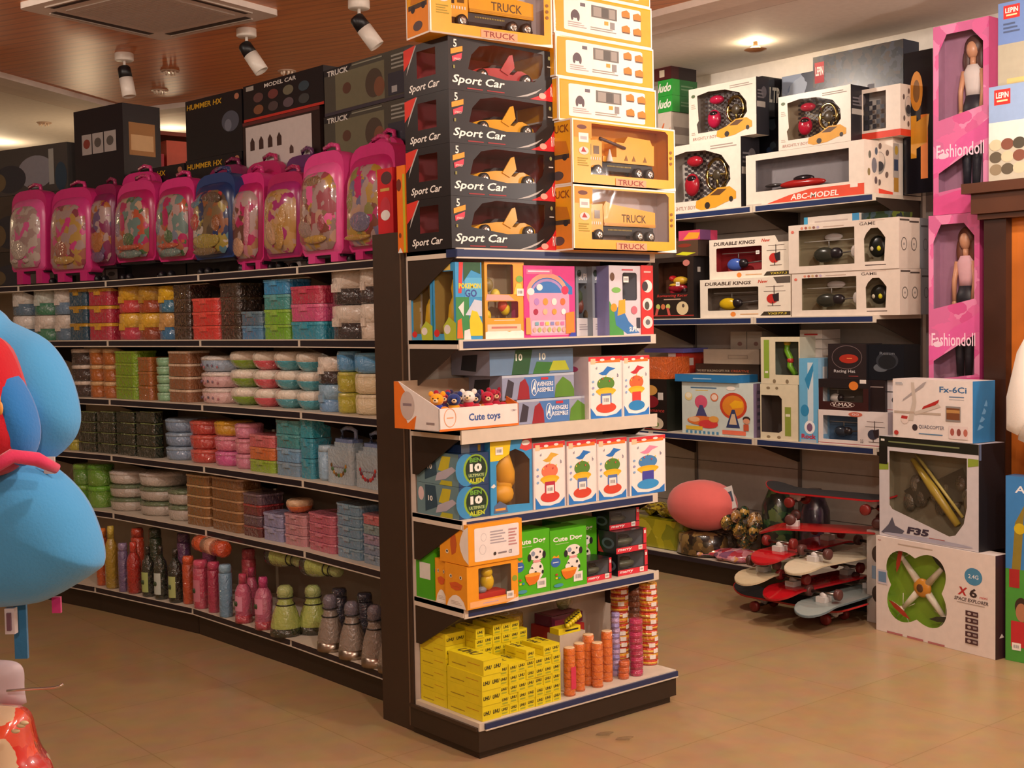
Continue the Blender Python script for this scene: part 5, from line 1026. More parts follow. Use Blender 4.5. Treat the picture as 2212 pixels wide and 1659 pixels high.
school_bag(12, 96, 410, 588, PK, PK2, [(.45, .30, .26, .17, 'd8cfc8'), (.5, .60, .28, .07, 'd870a8'), (.30, .12, .08, .03, 'd8cfc8'), (.62, .12, .08, .03, 'd8cfc8')], 'pink trolley bag with a plain pale oval panel, far left', .04)
school_bag(98, 188, 405, 592, PK, 'c83a80', [(.5, .45, .2, .2, '8a3048'), (.45, .30, .2, .14, 'b06050'), (.55, .54, .10, .09, 'c8a088'), (.5, .14, .26, .05, 'c8a040')], 'pink trolley bag with dark rose panel, second from the left', .03)
school_bag(190, 240, 395, 575, '8a1c50', '7a2050', [(.5, .32, .3, .18, 'b86a28'), (.5, .10, .3, .07, '5a4a80')], 'dark magenta trolley bag with an orange patch', .07, legs=False)
school_bag(238, 326, 392, 568, PK, MG, [(.42, .55, .16, .11, 'd0b090'), (.62, .53, .13, .11, 'b06040'), (.32, .38, .14, .12, '8a84a8'), (.55, .28, .18, .10, '2e6a3c'), (.5, .16, .3, .035, 'c84828'), (.55, .08, .3, .05, '5a8a88')], 'pink trolley bag with a green and lilac panel, left of its twin', .05, legs=False)
school_bag(328, 408, 384, 566, PK, MG, [(.42, .55, .16, .11, 'b0a890'), (.62, .52, .12, .11, 'a85a3c'), (.30, .40, .14, .14, '6a84a0'), (.55, .30, .16, .10, '2e6a3c'), (.5, .17, .3, .035, 'c84828'), (.55, .09, .3, .05, '5a8a88')], 'pink trolley bag with a green panel left of the blue bag', .05, legs=False)
school_bag(406, 498, 376, 562, '20386c', '182c58', [(.40, .42, .30, .13, 'c02020'), (.45, .55, .22, .06, 'c8c8c0'), (.3, .62, .2, .05, '3a88a8'), (.6, .66, .26, .08, '3a3428'), (.5, .20, .34, .10, 'a09430'), (.72, .38, .12, .12, '8a4a20'), (.45, .08, .3, .05, '6a5a34')], 'dark blue trolley bag with a red patch on its panel', .03, legs=False, pcol='5a5040')
school_bag(494, 556, 372, 572, PK, MG, [(.4, .45, .22, .18, 'b07850'), (.5, .60, .16, .08, '5a2c20'), (.7, .42, .12, .25, 'd888a0'), (.4, .18, .2, .12, 'c89870')], 'pink trolley bag with a tan panel right of the blue bag', .07)
school_bag(560, 640, 372, 560, MG, '9a2468', [(.5, .45, .30, .26, 'c89c50'), (.42, .36, .20, .22, 'd0a478'), (.62, .30, .14, .22, 'b88a30'), (.45, .62, .2, .08, 'c0a490')], 'pink trolley bag with a big golden oval panel', .02, legs=False, pcol='c8a468')
school_bag(636, 728, 330, 562, 'd84088', 'e05c98', [(.5, .66, .24, .07, '8a6a48'), (.5, .42, .14, .14, '7a3024'), (.46, .36, .10, .10, 'd0a890'), (.34, .26, .2, .10, '9a8480'), (.55, .14, .28, .04, 'c8a030'), (.7, .3, .1, .1, 'a83a50')], 'bright pink trolley bag with pale pink shell top, tallest in front', .02)
school_bag(736, 836, 312, 556, PK, 'b82468', [(.5, .55, .14, .12, '7a3420'), (.46, .50, .10, .08, 'd0a890'), (.35, .45, .18, .16, '8a9448'), (.5, .28, .26, .12, '6470a0'), (.4, .12, .3, .03, 'c8a030')], 'hot pink trolley bag with green and blue panel near the post', .03)
# bags behind, seen above the front row
for (a, b, yt, m_, lb) in ((255, 330, 372, PK, 'pink bag in the back row behind the twin bags'), (440, 520, 358, '7a1c4c', 'dark magenta bag in the back row above the blue bag'), (520, 600, 350, 'b01c5c', 'crimson bag in the back row behind the golden panel bag'), (607, 672, 335, '5a2a5c', 'purple bag in the back row beside the tallest bag'), (775, 850, 300, PK, 'hot pink bag in the back row next to the red packs')):
    school_bag(a, b, yt, 560, m_, m_, [(.5, .5, .2, .2, m_)], lb, .185, 0, False, m_, dep=.035)
carton('red_toy_pack', 'red toy pack with round window hanging over the post corner', 'toy pack', (2.66, 3.985, 1.835), -90, (.10, .03, .24), 'c8242c', [('e', '4a2a2c', .6, .85, .35, .10), ('e', 'b82c3c', .5, .38, .34, .18), ('e', 'e0dcd8', .5, .28, .3, .08), ('l', 'c8a050', .2, .62, .8, .72, 1)])
# ---- big boxes in the back row on top
def top_box(px0, px1, zt0, zt1, base, f, lb, off=.285, d=.12, r=(), name='model_car_box', **kw):
    Yl, Yr = arcY(px0, (zt0+zt1)/2, off), arcY(px1, (zt0+zt1)/2, off); p, q = Vector((xf(Yl)+off, Yl)), Vector((xf(Yr)+off, Yr)); w = (p-q).length; v = (q-p).normalized()
    return carton(name, lb, 'toy box', (p.x, p.y, zt0), math.atan2(v.y, v.x)/D2R, (w, d, zt1-zt0-.0008), base, f, (), r, **kw)
BK = '16151a'
zt0 = LS[0]+e_
hum = [('t', 'c8981c', 'HUMMER HX', .03, .84, .66, .93, .15, .02), ('e', '4a4c58', .80, .52, .15, .17), ('e', '6a6c78', .76, .46, .06, .10), ('e', 'a86a50', .92, .90, .04, .05)]
top_box(403, 524, zt0, 2.067, BK, hum, 'black box with yellow lettering, lowest of its stack behind the bags')
top_box(403, 524, 2.067, 2.376, BK, hum, 'black box with yellow lettering, middle of its stack')
top_box(402, 523, 2.376, 2.685, BK, hum, 'black box with yellow lettering, topmost and fully in view')
top_box(284, 400, zt0, 2.06, BK, hum, 'black box with yellow lettering under the left one', d=.115)
top_box(284, 400, 2.06, 2.37, BK, hum, 'black box with yellow lettering left of the tall stack')
mod = [('t', 'd8d0c8', 'MODEL CAR', .28, .82, .68, .93, .1, .02), ('r', 'b82c20', 0, 0, 1, .07), ('r', 'a09890', .04, .84, .14, .96)]
for i in range(8): mod.append(('e', ['5a3a38', '6a3430', '6a6450', '2e3e48', '7a4a30', '4a3a3a', '5a4a50', '3a3a3a'][i], .2+.19*(i % 4), .60-.33*(i//4), .065, .13))
top_box(526, 699, 2.512, 2.69, BK, mod, 'black box lettered MODEL CAR lying above the white picture box')
pic = [('r', 'c4b8b4', .04, .05, .90, .92), ('r', '5a2020', 0, .95, 1, 1)]+[('p', '3a2420', [(x, .55), (x, .68), (x+.03, .75), (x+.06, .68), (x+.06, .55)]) for x in (.10, .22, .34, .46)]+[('p', '4a3430', [(.62, .40), (.62, .48), (.64, .53), (.67, .48), (.67, .4)]), ('g', '9a908c', .48, .20, .06, .08, .01)]
top_box(526, 692, 2.19, 2.511, '2a1a1a', pic, 'dark box with white printed panel of small cars')
top_box(526, 692, zt0, 2.189, '1c1a1e', pic, 'dark box under the white panelled box, hidden by bags')
trk = [('r', '6e6a52', .14, .08, .72, .86), ('p', '1e1c20', [(.0, .86), (.0, 1), (.35, 1), (.3, .86)]), ('t', 'd8d4cc', 'TRUCK', .04, .84, .30, .96, .05, .03), ('e', '4a3c30', .60, .45, .10, .30), ('e', '7a4c34', .66, .35, .06, .2), ('e', '5a3a2c', .28, .5, .05, .12), ('r', '3a3440', 0, 0, 1, .07), ('r', '30303c', .76, .10, .99, .55), ('l', '9a9a90', .80, .60, .97, .92, 4), ('r', 'a8a8a8', .80, .15, .86, .28), ('l', '8a8a78', .35, .91, .7, .97, 1)]
for i, (a, b) in enumerate(((2.45, 2.66), (2.24, 2.449), (2.0, 2.239), (zt0, 1.999))):
    top_box(701, 886, a, b, '4c4a42', trk, 'olive grey box lettered TRUCK, %s of its stack' % ('topmost', 'second from top', 'third from top', 'lowest')[i], d=.13)
mini = [('r', 'b0a8a4', .16, y, .36, y+.17) for y in (.08, .62)]+[('r', 'b0a8a4', .38, y, .60, y+.17) for y in (.08, .62)]+[('r', 'b0a8a4', .62, y, .86, y+.17) for y in (.08, .62)]+[('e', c, x, y, .07, .04) for x, c in ((.26, '8a3a30'), (.49, '5a5450'), (.74, '5a5450')) for y in (.17, .71)]
c_ = top_box(163, 268, 2.08, 2.76, '1c1720', mini, 'tall black box with rows of small white car pictures', d=.25, off=.285, r=[('r', 'a87848', .15, .58, .85, .85), ('r', 'd8b080', .2, .62, .8, .75), ('r', '3a2a20', .2, .10, .9, .30)])
top_box(163, 268, zt0, 2.079, '1c1720', mini, 'black box carrying the tall black box, behind the bags', d=.25, off=.285)
gb = [('e', '8a8890', .62, .45, .22, .35), ('e', '34343c', .3, .35, .2, .3), ('e', '6a5a40', .15, .3, .1, .2), ('r', 'a0a09a', .78, .15, .84, .9), ('e', '2c4050', .92, .3, .07, .3)]
top_box(-30, 146, 2.32, 2.60, '4a4644', gb, 'grey box with round wheel pictures at the top left', off=.29, d=.3)
top_box(-30, 146, 1.98, 2.319, '4a4038', gb, 'brownish grey box under the grey wheel picture box', off=.29, d=.3)
top_box(-30, 146, zt0, 1.979, '3a3430', gb, 'dark box at the bottom of the far left stack', off=.29, d=.3)
R_ = thing('far_wall_rack', 'tall beige rack with red goods seen through the gap between black boxes', 'display rack', (3.75, 7.75, 0))
mb = MB(); mb.box(-.4, 0, 0, .8, .36, 2.44, M('c8a080', .6)); mb.box(-.4, .34, 2.44, .8, .36, 2.74, M('c8a080', .6)); mb.obj('rack_body', R_)
mb = MB(); mb.box(-.4, .0, 2.74, .8, .36, 2.765, M('8a3a28', .5)); mb.obj('canopy', R_)
for i in range(6): o = carton('red_gift_box', 'red or orange gift box on the tall beige rack, %s from the left' % ('first second third fourth fifth sixth'.split()[i]), 'gift box', (3.37+i*.19, 7.77, 2.4405), 0, (.17, .15, .18+.03*(i*3 % 4)), ['d8304a', 'f06a50', 'e04050', 'e89a68', 'd84a58', 'a8c0a0'][i], [('r', 'f0a080', .1, .3, .9, .4)], group='far gift boxes')
# ================================================================ goods on the wall shelving
def ry(px, z, X):
    lo, hi = 2.0, 8.0
    for _ in range(40):
        m_ = (lo+hi)/2
        if proj((X, m_, z))[0] > px: lo = m_
        else: hi = m_
    return lo
def RB(name, lb, x0, x1, yt, z, d, base, f=(), r=(), X=5.475, cat='toy box', h=None, rot=0, wn=None, **kw):
    Y0, Y1 = ry(x0, z, X), ry(x1, z, X); w = Y0-Y1; b = proj((X, Y0, z)); h = h or (b[1]-yt)*b[2]/F_PX
    if wn: kw['wins'] = [[(a*w, c*h) for a, c in q] for q in wn]
    return carton(name, lb, cat, (X, Y0, z+e_), -90+rot, (w, d, h), base, f, (), r, **kw), h
WB = 'e6d9cb'
def orangecar(x0=.42, y0=.02, s=.52): return [('p', 'd89a28', [(x0, y0+.04), (x0+.02*s, y0+.14), (x0+.30*s, y0+.20), (x0+.55*s, y0+.30), (x0+.85*s, y0+.30), (x0+s, y0+.22), (x0+s, y0+.12), (x0+.75*s, y0+.08), (x0+.5*s, y0+.02), (x0+.15*s, y0)]), ('p', '5a3a1c', [(x0+.36*s, y0+.20), (x0+.56*s, y0+.28), (x0+.78*s, y0+.27), (x0+.6*s, y0+.19)]), ('e', '2e2420', x0+.30*s, y0+.06, .035, .05), ('e', '2e2420', x0+.88*s, y0+.12, .025, .04)]
def wheel_toy(col):
    def f(R, w, d, h):
        mb = MB(); mb.lay = 0; mb.art([('c', M('4a4446', .4), .14, .2, .8, .9, 16, 18)], Matrix(((1, 0, 0, 0), (0, 0, -1, d*.55), (0, 1, 0, 0), (0, 0, 0, 1))), w, h); mb.obj('checkered_backing', R)
        mb = MB(); mb.tube([(w*.64+h*.19*math.cos(t*math.pi/10), .04, h*.52+h*.23*math.sin(t*math.pi/10)) for t in range(20)], .010, M('b8a060', .18, 'metal'), None, 8, True)
        mb.tube([(w*.64-h*.17, .045, h*.52), (w*.64+h*.17, .045, h*.52)], .008, M('8a7848', .3, 'metal')); mb.tube([(w*.64, .045, h*.52), (w*.64, .045, h*.3)], .008, M('8a7848', .3, 'metal')); mb.ball(w*.64, .04, h*.52, .03, .012, .03, M('4a4030', .3)); mb.obj('steering_wheel', R)
        mb = MB(); mb.ball(w*.30, .05, h*.42, w*.09, .03, h*.17, M(col, .2)); mb.ball(w*.31, .04, h*.50, w*.06, .02, h*.06, M('20181c', .15)); mb.ball(w*.34, .05, h*.76, w*.10, .03, h*.08, M(col, .2)); mb.obj('toy_car', R)
    return f
def wheel_print(): return [('t', 'a07060', 'BRIGHTLY BOY', .06, .045, .42, .10, .1), ('l', '9a8a80', .62, .87, .95, .94, 2), ('e', '5a6a4a', .07, .86, .03, .03), ('l', 'b8a898', .04, .62, .11, .72, 3), ('l', 'b8a898', .04, .14, .10, .2, 2)]+orangecar()
WIN = [(.14, .17), (.12, .34), (.15, .40), (.14, .60), (.13, .86), (.30, .90), (.55, .88), (.76, .78), (.86, .60), (.87, .42), (.80, .30), (.66, .26), (.5, .17)]
sid = [('r', 'a8a098', .05, .48, .7, .58), ('e', '5a5458', .6, .75, .2, .1), ('l', '6a6468', .1, .62, .6, .8, 3)]
z = RS[0]
_, h1 = RB('wheel_toy_box', 'white steering wheel toy box, lowest left on the top wall shelf', 1436, 1601, 322, z, .16, WB, wheel_print(), [('r', '1e1a20', 0, 0, 1, 1)]+sid, wn=[WIN], inner='b8b0a8', toy=wheel_toy('b02030'), group='white steering wheel boxes')
_, h2 = RB('wheel_toy_box', 'white steering wheel toy box standing on the lower left one', 1489, 1634, 196, z+h1+.001, .11, WB, wheel_print(), [('r', '1e1a20', 0, 0, 1, 1)]+sid, X=5.48, wn=[WIN], inner='a09890', toy=wheel_toy('c02048'), group='white steering wheel boxes')
abc = [('p', 'd8482a', [(.16, 0), (.38, .14), (.56, .22), (1, .22), (1, 0)]), ('t', 'f2e8e0', 'ABC-MODEL', .40, .045, .80, .15, .15, .02), ('r', 'c0b4a8', 0, 0, .14, .04), ('r', 'e8dcd0', .89, .16, .95, .24)]
def longcar(R, w, d, h):
    mb = MB(); mb.lay = 0; mb.art([('c', M('e0dcd8', .4), .1, .3, .9, .9, 22, 6)], Matrix(((1, 0, 0, 0), (0, 0, -1, d*.6), (0, 1, 0, 0), (0, 0, 0, 1))), w, h); mb.obj('checkered_backing', R)
    mb = MB(); mb.ball(w*.45, .05, h*.36, w*.2, .03, h*.09, M('b02420', .2)); mb.ball(w*.46, .05, h*.45, w*.09, .025, h*.07, M('241c20', .15)); mb.ball(w*.2, .05, h*.38, w*.08, .02, h*.04, M('3a3434', .2)); mb.obj('toy_car', R)
_, h3 = RB('model_car_box', 'long white window box with red corner and a low red car', 1612, 1867, 338, z, .17, WB, abc, [('r', 'e6d9cb', 0, 0, 1, 1)]+[('e', c, .5+.3*math.cos(t), .55+.28*math.sin(t), .07, .07) for t, c in ((0, '8a4a40'), (1.2, '4a5a70'), (2.4, '6a6a60'), (3.6, '8a7a50'), (5, '5a4a50'))]+[('e', '7a7a84', .5, .55, .13, .14)], wn=[[(.09, .27), (.88, .27), (.88, .88), (.09, .88)]], inner='8a8488', toy=longcar)
_, h4 = RB('wheel_toy_box', 'white steering wheel toy box on top of the long red cornered box', 1682, 1838, 212, z+h3+.001, .16, WB, wheel_print(), [('r', '1e1a20', 0, 0, 1, 1)]+sid, wn=[WIN], inner='a89880', toy=wheel_toy('b81c38'), group='white steering wheel boxes')
wheelside = [('e', '8a8680', .5, .58, .22, .20), ('e', 'd8ccc0', .5, .62, .19, .15), ('e', '3a3a40', .5, .52, .16, .09)]+[('e', '6a5a54', .5+.36*math.cos(t), .56+.32*math.sin(t), .06, .055) for t in (.6, 1.5, 2.5, 3.9, 4.7, 5.6)]
red = [('r', 'd8402a', 0, 0, 1, .13)]
_, h5 = RB('checker_box', 'white box with small wheel picture at the shelf end, lower one', 1872, 1929, 306, z, .15, WB, [('p', 'd8402a', [(0, 0), (0, .22), (1, .04), (1, 0)])]+[(q[0], q[1], q[2], q[3]+.0, q[4], q[5]) for q in wheelside], [('r', 'b0a8a0', .02, .3, .35, .9), ('r', '3a4460', .06, .42, .3, .62), ('r', 'b88838', .05, .05, .32, .3), ('e', '5a3a34', .7, .5, .08, .2), ('e', 'b89a40', .2, .78, .1, .08)], X=5.60)
RB('checker_box', 'white box with checkered window and red bottom at the shelf end, upper one', 1795, 1945, 208, z+h5+.001, .14, WB, red+[('c', '2c2c34', .5, .2, .78, .75, 5, 6)], red+wheelside, X=5.57, wn=[[(.48, .18), (.80, .18), (.80, .92), (.48, .92)]], inner='c8c0ba')
# back row supports and the big boxes near the ceiling
pr = lambda cols, sc=34: PR(cols, sc, .3)
RB('dark_stock_box', 'tall dark blue printed stock box behind the two stacked wheel boxes', 1560, 1690, 215, z, .13, pr(['1c2030', '2a3a54', '141218', '303840'], 18), X=5.70, h=.50)
RB('pale_stock_box', 'pale grey blue stock box seen above the lower wheel boxes', 1691, 1760, 170, z, .13, pr(['8490a4', '6a7890', '2a3040', '96a0b0'], 12), X=5.70)
def silver(): return [('t', 'c8c8bc', 'METAL', .12, .25, .95, .85, .1, .04), ('r', 'd8582a', -.0, .0, .14, .14), ('r', '3a3440', 0, .14, .13, .9)]
R_ = thing('ultra_box', 'long black box with silver lettering right below the ceiling lamp', 'toy box', (5.60, ry(1502, 2.64, 5.60), 2.61), -93)
mb = MB(); w, d, h = .52, .20, .215; mb.box(0, 0, 0, w, d, h, M('1a181a', .12)); FC = faces(w, d, h); mb.art(silver(), *FC['f']); mb.lay = 0; mb.art([('t', 'a8a498', 'ULTRA', .1, .35, .9, .75, .05, .03)], *FC['r']); mb.obj('carton', R_)
RB('stock_box_row', 'dark grey stock box hidden behind the left wheel boxes, carrying the black silver lettered box', 1500, 1558, 215, z, .13, '2c2a2e', X=5.70, h=.50)
RB('brick_set_box', 'large dark printed box with red square corner logo, nearest the ceiling', 1758, 1952, 165, z, .14, pr(['101016', '181c2a', '2a2420', '121218', '34343e', '3a2a20'], 30), [('r', 'b0242e', .02, .82, .13, .96), ('t', 'f0e8e0', 'LEPIN', .03, .87, .12, .93, 0, .03), ('r', '5a5860', .62, .45, .69, .75), ('r', '2a2a30', .62, .5, .68, .72), ('e', '6a5a3a', .4, .6, .08, .08)], [('r', '1c2236', 0, 0, 1, 1)], X=5.69, h=.79)
RB('robot_box', 'black box with orange yellow shapes beside the long pink doll box', 1953, 2014, 120, z, .16, M('16141a', .12), [('e', 'c8801c', .45, .72, .22, .14), ('e', '7a5020', .45, .72, .12, .08), ('r', 'd0901c', .25, .25, .45, .55), ('r', 'd8781c', .6, .1, .85, .55), ('p', 'c88c20', [(.4, .5), (.9, .55), (.8, .35), (.3, .3)])], X=5.66)
for i, (yt, base, tx, lb) in enumerate(((312, 'd0c0b0', 'fast', 'white box with orange word at the bottom left of the top shelf'), )):
    pass
_, ha = RB('small_gift_box', 'white box with orange word, below the green pair', 1424, 1452, 248, z, .24, 'cfc0b2', [('t', 'd06a3a', 'fast', .1, .65, .9, .9, .3, .02)], [('l', '9a8a80', .1, .1, .9, .9, 5)], X=5.60)
_, hb = RB('domino_box', 'green box with white word, lower of the green pair', 1422, 1452, 228, z+ha+.001, .22, '2f9a3a', [('t', 'f0ece0', 'ludo', .05, .25, .95, .8, .3, .03)], [('r', '1e5a2c', .3, 0, 1, 1), ('l', '5a7a5a', .35, .3, .9, .7, 2)], X=5.60, h=.095)
_, hc = RB('domino_box', 'green box with white word, upper of the green pair', 1422, 1452, 206, z+ha+.097, .22, '2f9a3a', [('t', 'f0ece0', 'ludo', .05, .25, .95, .8, .3, .03)], [('r', '1e5a2c', .3, 0, 1, 1), ('l', '5a7a5a', .35, .3, .9, .7, 2)], X=5.60, h=.095)
RB('maroon_box', 'dark maroon box on top of the green pair near the truck boxes', 1414, 1450, 132, z+ha+.194, .22, '4a1a1c', [('r', 'c8b8a0', .3, .08, .6, .28), ('e', '8a4a30', .6, .85, .2, .1)], [('r', '3a1216', 0, 0, .3, 1), ('r', '1e1014', .3, 0, 1, 1)], X=5.60, h=.21)
# second wall shelf
z = RS[1]
def racer(R, w, d, h):
    mb = MB(); mb.ball(w*.5, .05, h*.50, w*.22, .03, h*.08, M('a81c30', .3)); mb.ball(w*.4, .05, h*.44, w*.08, .02, h*.08, M('a81c30', .3)); mb.ball(w*.65, .05, h*.45, w*.08, .02, h*.08, M('301c20', .3)); mb.obj('toy_bike', R)
    mb = MB(); mb.ball(w*.58, .045, h*.62, w*.16, .03, h*.07, M('e0b030', .4), T(0, 0, 0)); mb.ball(w*.40, .045, h*.66, w*.06, .03, h*.05, M('b82028', .3)); mb.ball(w*.45, .04, h*.55, w*.12, .02, h*.03, M('e0b030', .4)); mb.obj('toy_rider', R)
rc = [('t', 'c83a34', 'Romancing Racer', .14, .345, .86, .40, .3), ('r', 'c8a890', .30, .31, .70, .325), ('r', 'c03a34', 0, .045, 1, .06)]+[('e', 'c8d070' if i != 1 else 'd87a50', .16+.12*i, .20, .05, .045) for i in range(3)]+[('p', 'd05a50', [(.08, .06), (.12, .18), (.18, .16), (.14, .06)]), ('p', 'd05a50', [(.36, .18), (.42, .18), (.46, .06), (.40, .06)]), ('e', 'e0cca0', .74, .17, .14, .11), ('e', '5a4a40', .76, .21, .03, .03), ('e', 'c87a70', .84, .90, .08, .05)]
_, hr = RB('bike_toy_box', 'black window box with red bike toy and yellow rider', 1408, 1499, 560, z, .17, '2e2420', rc, [('r', '1c1618', 0, 0, 1, 1), ('r', 'b8b0a8', .2, .75, .35, .83)], wn=[rect(.18, .42, .86, .92, .03)], inner='5a3420', toy=racer, sticker=(.20, .19, .03))
_, hs = RB('flat_toy_box', 'brown box with lime flash lying on the black bike toy box', 1460, 1508, 522, z+hr+.001, .17, '5a4434', [('p', 'd8d828', [(-0, .15), (.3, .30), (.9, .2), (.5, .05)]), ('e', '8a3424', .4, .7, .3, .12)], [('r', '3a2c26', 0, 0, 1, 1)])
RB('pink_toy_box', 'small pink and orange box topmost on the bike toy stack', 1466, 1512, 500, z+hr+hs+.002, .15, 'd84a70', [('p', 'f0a030', [(.2, .1), (.5, .8), (1, .7), (.9, .1)])], [('r', '7a4a7a', 0, 0, .6, 1)])
def heli_print(x, y, s, col): return [('r', '3a2c2c', x-.11*s, y+.16*s, x+.12*s, y+.168*s), ('r', '3a2c2c', x-.004*s, y+.06*s, x+.004*s, y+.30*s), ('r', '5a4444', x-.09*s, y+.28*s, x+.10*s, y+.288*s), ('e', col, x-.02*s, y-.02*s, .06*s, .12*s), ('p', '2c2024', [(x-.02*s, y+.08*s), (x+.05*s, y+.12*s), (x+.05*s, y-.08*s), (x, y-.10*s)]), ('r', '3a2c2c', x-.07*s, y-.20*s, x+.07*s, y-.19*s), ('r', '3a2c2c', x-.02*s, y-.20*s, x-.012*s, y-.10*s)]
def heli_toy(col, k=1):
    def f(R, w, d, h):
        mb = MB(); mb.ball(w*.26*k, .05, h*.36, w*.10, .025, h*.16, M(col, .25)); mb.ball(w*.36*k, .05, h*.38, w*.06, .02, h*.12, M('241e22', .3)); mb.tube([(w*.40*k, .05, h*.38), (w*.62, .05, h*.42)], .004, M('6a6460', .3)); mb.obj('toy_helicopter', R)
        mb = MB(); mb.tube([(w*.30*k, .05, h*.52), (w*.30*k, .05, h*.66)], .003, M('8a8680', .3)); mb.box(w*.10, .045, h*.64, w*.58, .055, h*.655, M('a8a49c', .3)); mb.obj('rotor', R)
    return f
dk_ = [('t', '4a3830', 'DURABLE KINGS', .06, .84, .58, .93, .25, .03), ('t', 'c8442e', 'New', .66, .86, .76, .94, .3, .03), ('p', '5a5048', [(.82, 1), (.86, .84), (1, .84), (1, 1)]), ('p', '3a3024', [(.68, .04), (.72, .14), (1, .14), (1, .04)]), ('t', 'd8c040', 'YX577.3', .76, .065, .96, .115, .2, .02), ('e', 'e88a3a', .38, .09, .03, .06), ('l', 'd8a878', .46, .06, .66, .11, 1)]+heli_print(.83, .48, 1.0, 'c02c24')
kside = [('r', '5a4a24', 0, 0, 1, 1)]
_, hd = RB('helicopter_box', 'white window box with printed red helicopter and yellow helicopter, lower one', 1513, 1708, 606, z, .30, 'eadfce', dk_, [('r', 'c8b8a8', 0, 0, 1, 1)], wn=[rect(.09, .19, .66, .78, .02)], inner='7a6c60', toy=heli_toy('e0b81c'), group='white helicopter boxes')
RB('helicopter_box', 'white window box with printed red helicopter and blue helicopter, upper one', 1533, 1708, 520, z+hd+.001, .30, 'eadfce', dk_, [('r', 'c8b8a8', 0, 0, 1, 1)], X=5.52, wn=[rect(.09, .19, .66, .78, .02)], inner='a83034', toy=heli_toy('4a6ac0'), group='white helicopter boxes', sticker=(.34, .13, .025))
gm = [('t', '6a5a54', 'GAME', .66, .885, .80, .95, 0, .01), ('l', 'c8a090', .66, .96, .88, .975, 1), ('l', '5a4c48', .71, .07, .89, .11, 1), ('l', 'b8a090', .33, .90, .52, .94, 1)]+[('e', ['d88a70', 'a85a48', 'c8a878', '8a5a50', 'b8a8c0'][i], .13+.038*i, .925, .013, .028) for i in range(5)]+[('e', 'd87060', .04, .86, .015, .03)]
gs = [('r', '4a403c', .02, .93, .25, .965), ('r', '4a403c', .25, .90, .48, .935)]+[q for x in (.12, .36) for q in (('g', '5a5450', x, .48, .07, .13, .012), ('r', 'a8a09c', x-.02, .46, x+.02, .50))]+[('r', 'b8b0ac', .50, 0, .505, 1), ('r', '7a8088', .505, 0, 1, 1), ('r', '3a3c40', .53, .82, .7, .86), ('g', '4a4c54', .64, .48, .06, .12, .012)]
def black_heli(R, w, d, h):
    heli_toy('34342c', 1.1)(R, w, d, h); mb = MB(); mb.ball(w*.775, .045, h*.46, w*.075, .02, h*.22, M('181a16', .3)); mb.ball(w*.80, .03, h*.42, .012, .008, .014, M('d8d020', .4), n=8); mb.ball(w*.74, .03, h*.42, .012, .008, .012, M('c8c0a8', .4), n=8); mb.obj('remote_control', R)
    mb = MB(); mb.ball(w*.56, .05, h*.40, .02, .01, .03, M('e0d8d0', .4), n=8); mb.ball(w*.35, .07, h*.72, .06, .01, .02, M('d0c8c4', .3), n=10); mb.obj('paper_insert', R)
cut = [(.705, .16), (.875, .16), (.885, .62), (.85, .74), (.82, .82), (.76, .82), (.72, .72), (.70, .62)]
_, hg = RB('helicopter_box', 'long white two window helicopter box, lower one', 1711, 1944, 592, z, .36, 'e2d4c6', gm, gs, wn=[rect(.10, .14, .615, .88), cut], inner='94886c', toy=black_heli, group='white helicopter boxes')
RB('helicopter_box', 'long white two window helicopter box, upper one', 1704, 1942, 489, z+hg+.001, .36, 'e2d4c6', gm, gs, X=5.47, wn=[rect(.10, .14, .615, .88), cut], inner='9a8e72', toy=black_heli, group='white helicopter boxes')
_, hk = RB('book_set', 'white and blue boxed book set lying on the upper two window box', 1737, 1856, 462, z+2*hg+.014, .2, 'd8ccc0', [('r', '3a98c0', 0, 0, .07, 1), ('r', '3a88b8', .88, 0, 1, 1), ('l', 'b8a8a0', .2, .3, .8, .6, 1)], X=5.50, cat='book', h=.052)
RB('book_set', 'dark green boxed set lying at the right on the upper two window box', 1858, 1922, 462, z+2*hg+.014, .2, pr(['2a3a24', '5a6a20', '1a2a34', '3a4a50'], 30), X=5.52, cat='book', h=.05)
# third wall shelf
z = RS[2]
_, hq = RB('bike_toy_box', 'dark box with dark red toy and round picture, behind the end unit edge', 1392, 1441, 818, z, .14, '221a18', [('r', 'd8d0c8', .62, .60, .85, .74), ('e', 'd8c8b0', .55, .14, .30, .12), ('e', '6a8a40', .55, .12, .1, .05), ('t', 'b83a34', 'Romance', .1, .36, .9, .43, .3), ('e', 'd8a050', .3, .78, .3, .1), ('e', '8a1c28', .3, .56, .35, .12), ('r', 'a03028', 0, .02, 1, .035)], [('r', '1a1e16', 0, 0, 1, 1)], X=5.47)
_, hw = RB('orange_bag', 'crinkled orange plastic bag beside the red and white box', 1400, 1440, 775, z+hq+.001, .2, M('d8642a', .25, 'wrap'), X=5.47, cat='bag', h=.13)
RB('red_white_box', 'red and white box behind the orange bag, under the lilac lid', 1444, 1474, 768, z+.31, .2, 'e8ddd4', [('r', 'd83a30', .55, 0, 1, 1)], [('r', 'd8402c', 0, 0, 1, 1), ('r', 'f0e0d8', .1, .5, .5, .8)], X=5.62, h=.15)
RB('dark_stock_box', 'dark carton standing behind the bike toy box, carrying the red and white box', 1444, 1474, 800, z, .2, '241c1c', X=5.62, h=.3085)
RB('lilac_lid', 'flat lilac box lying highest at the left of the third wall shelf', 1392, 1476, 742, z+.463, .22, '6a68b8', X=5.60, h=.025, cat='box')
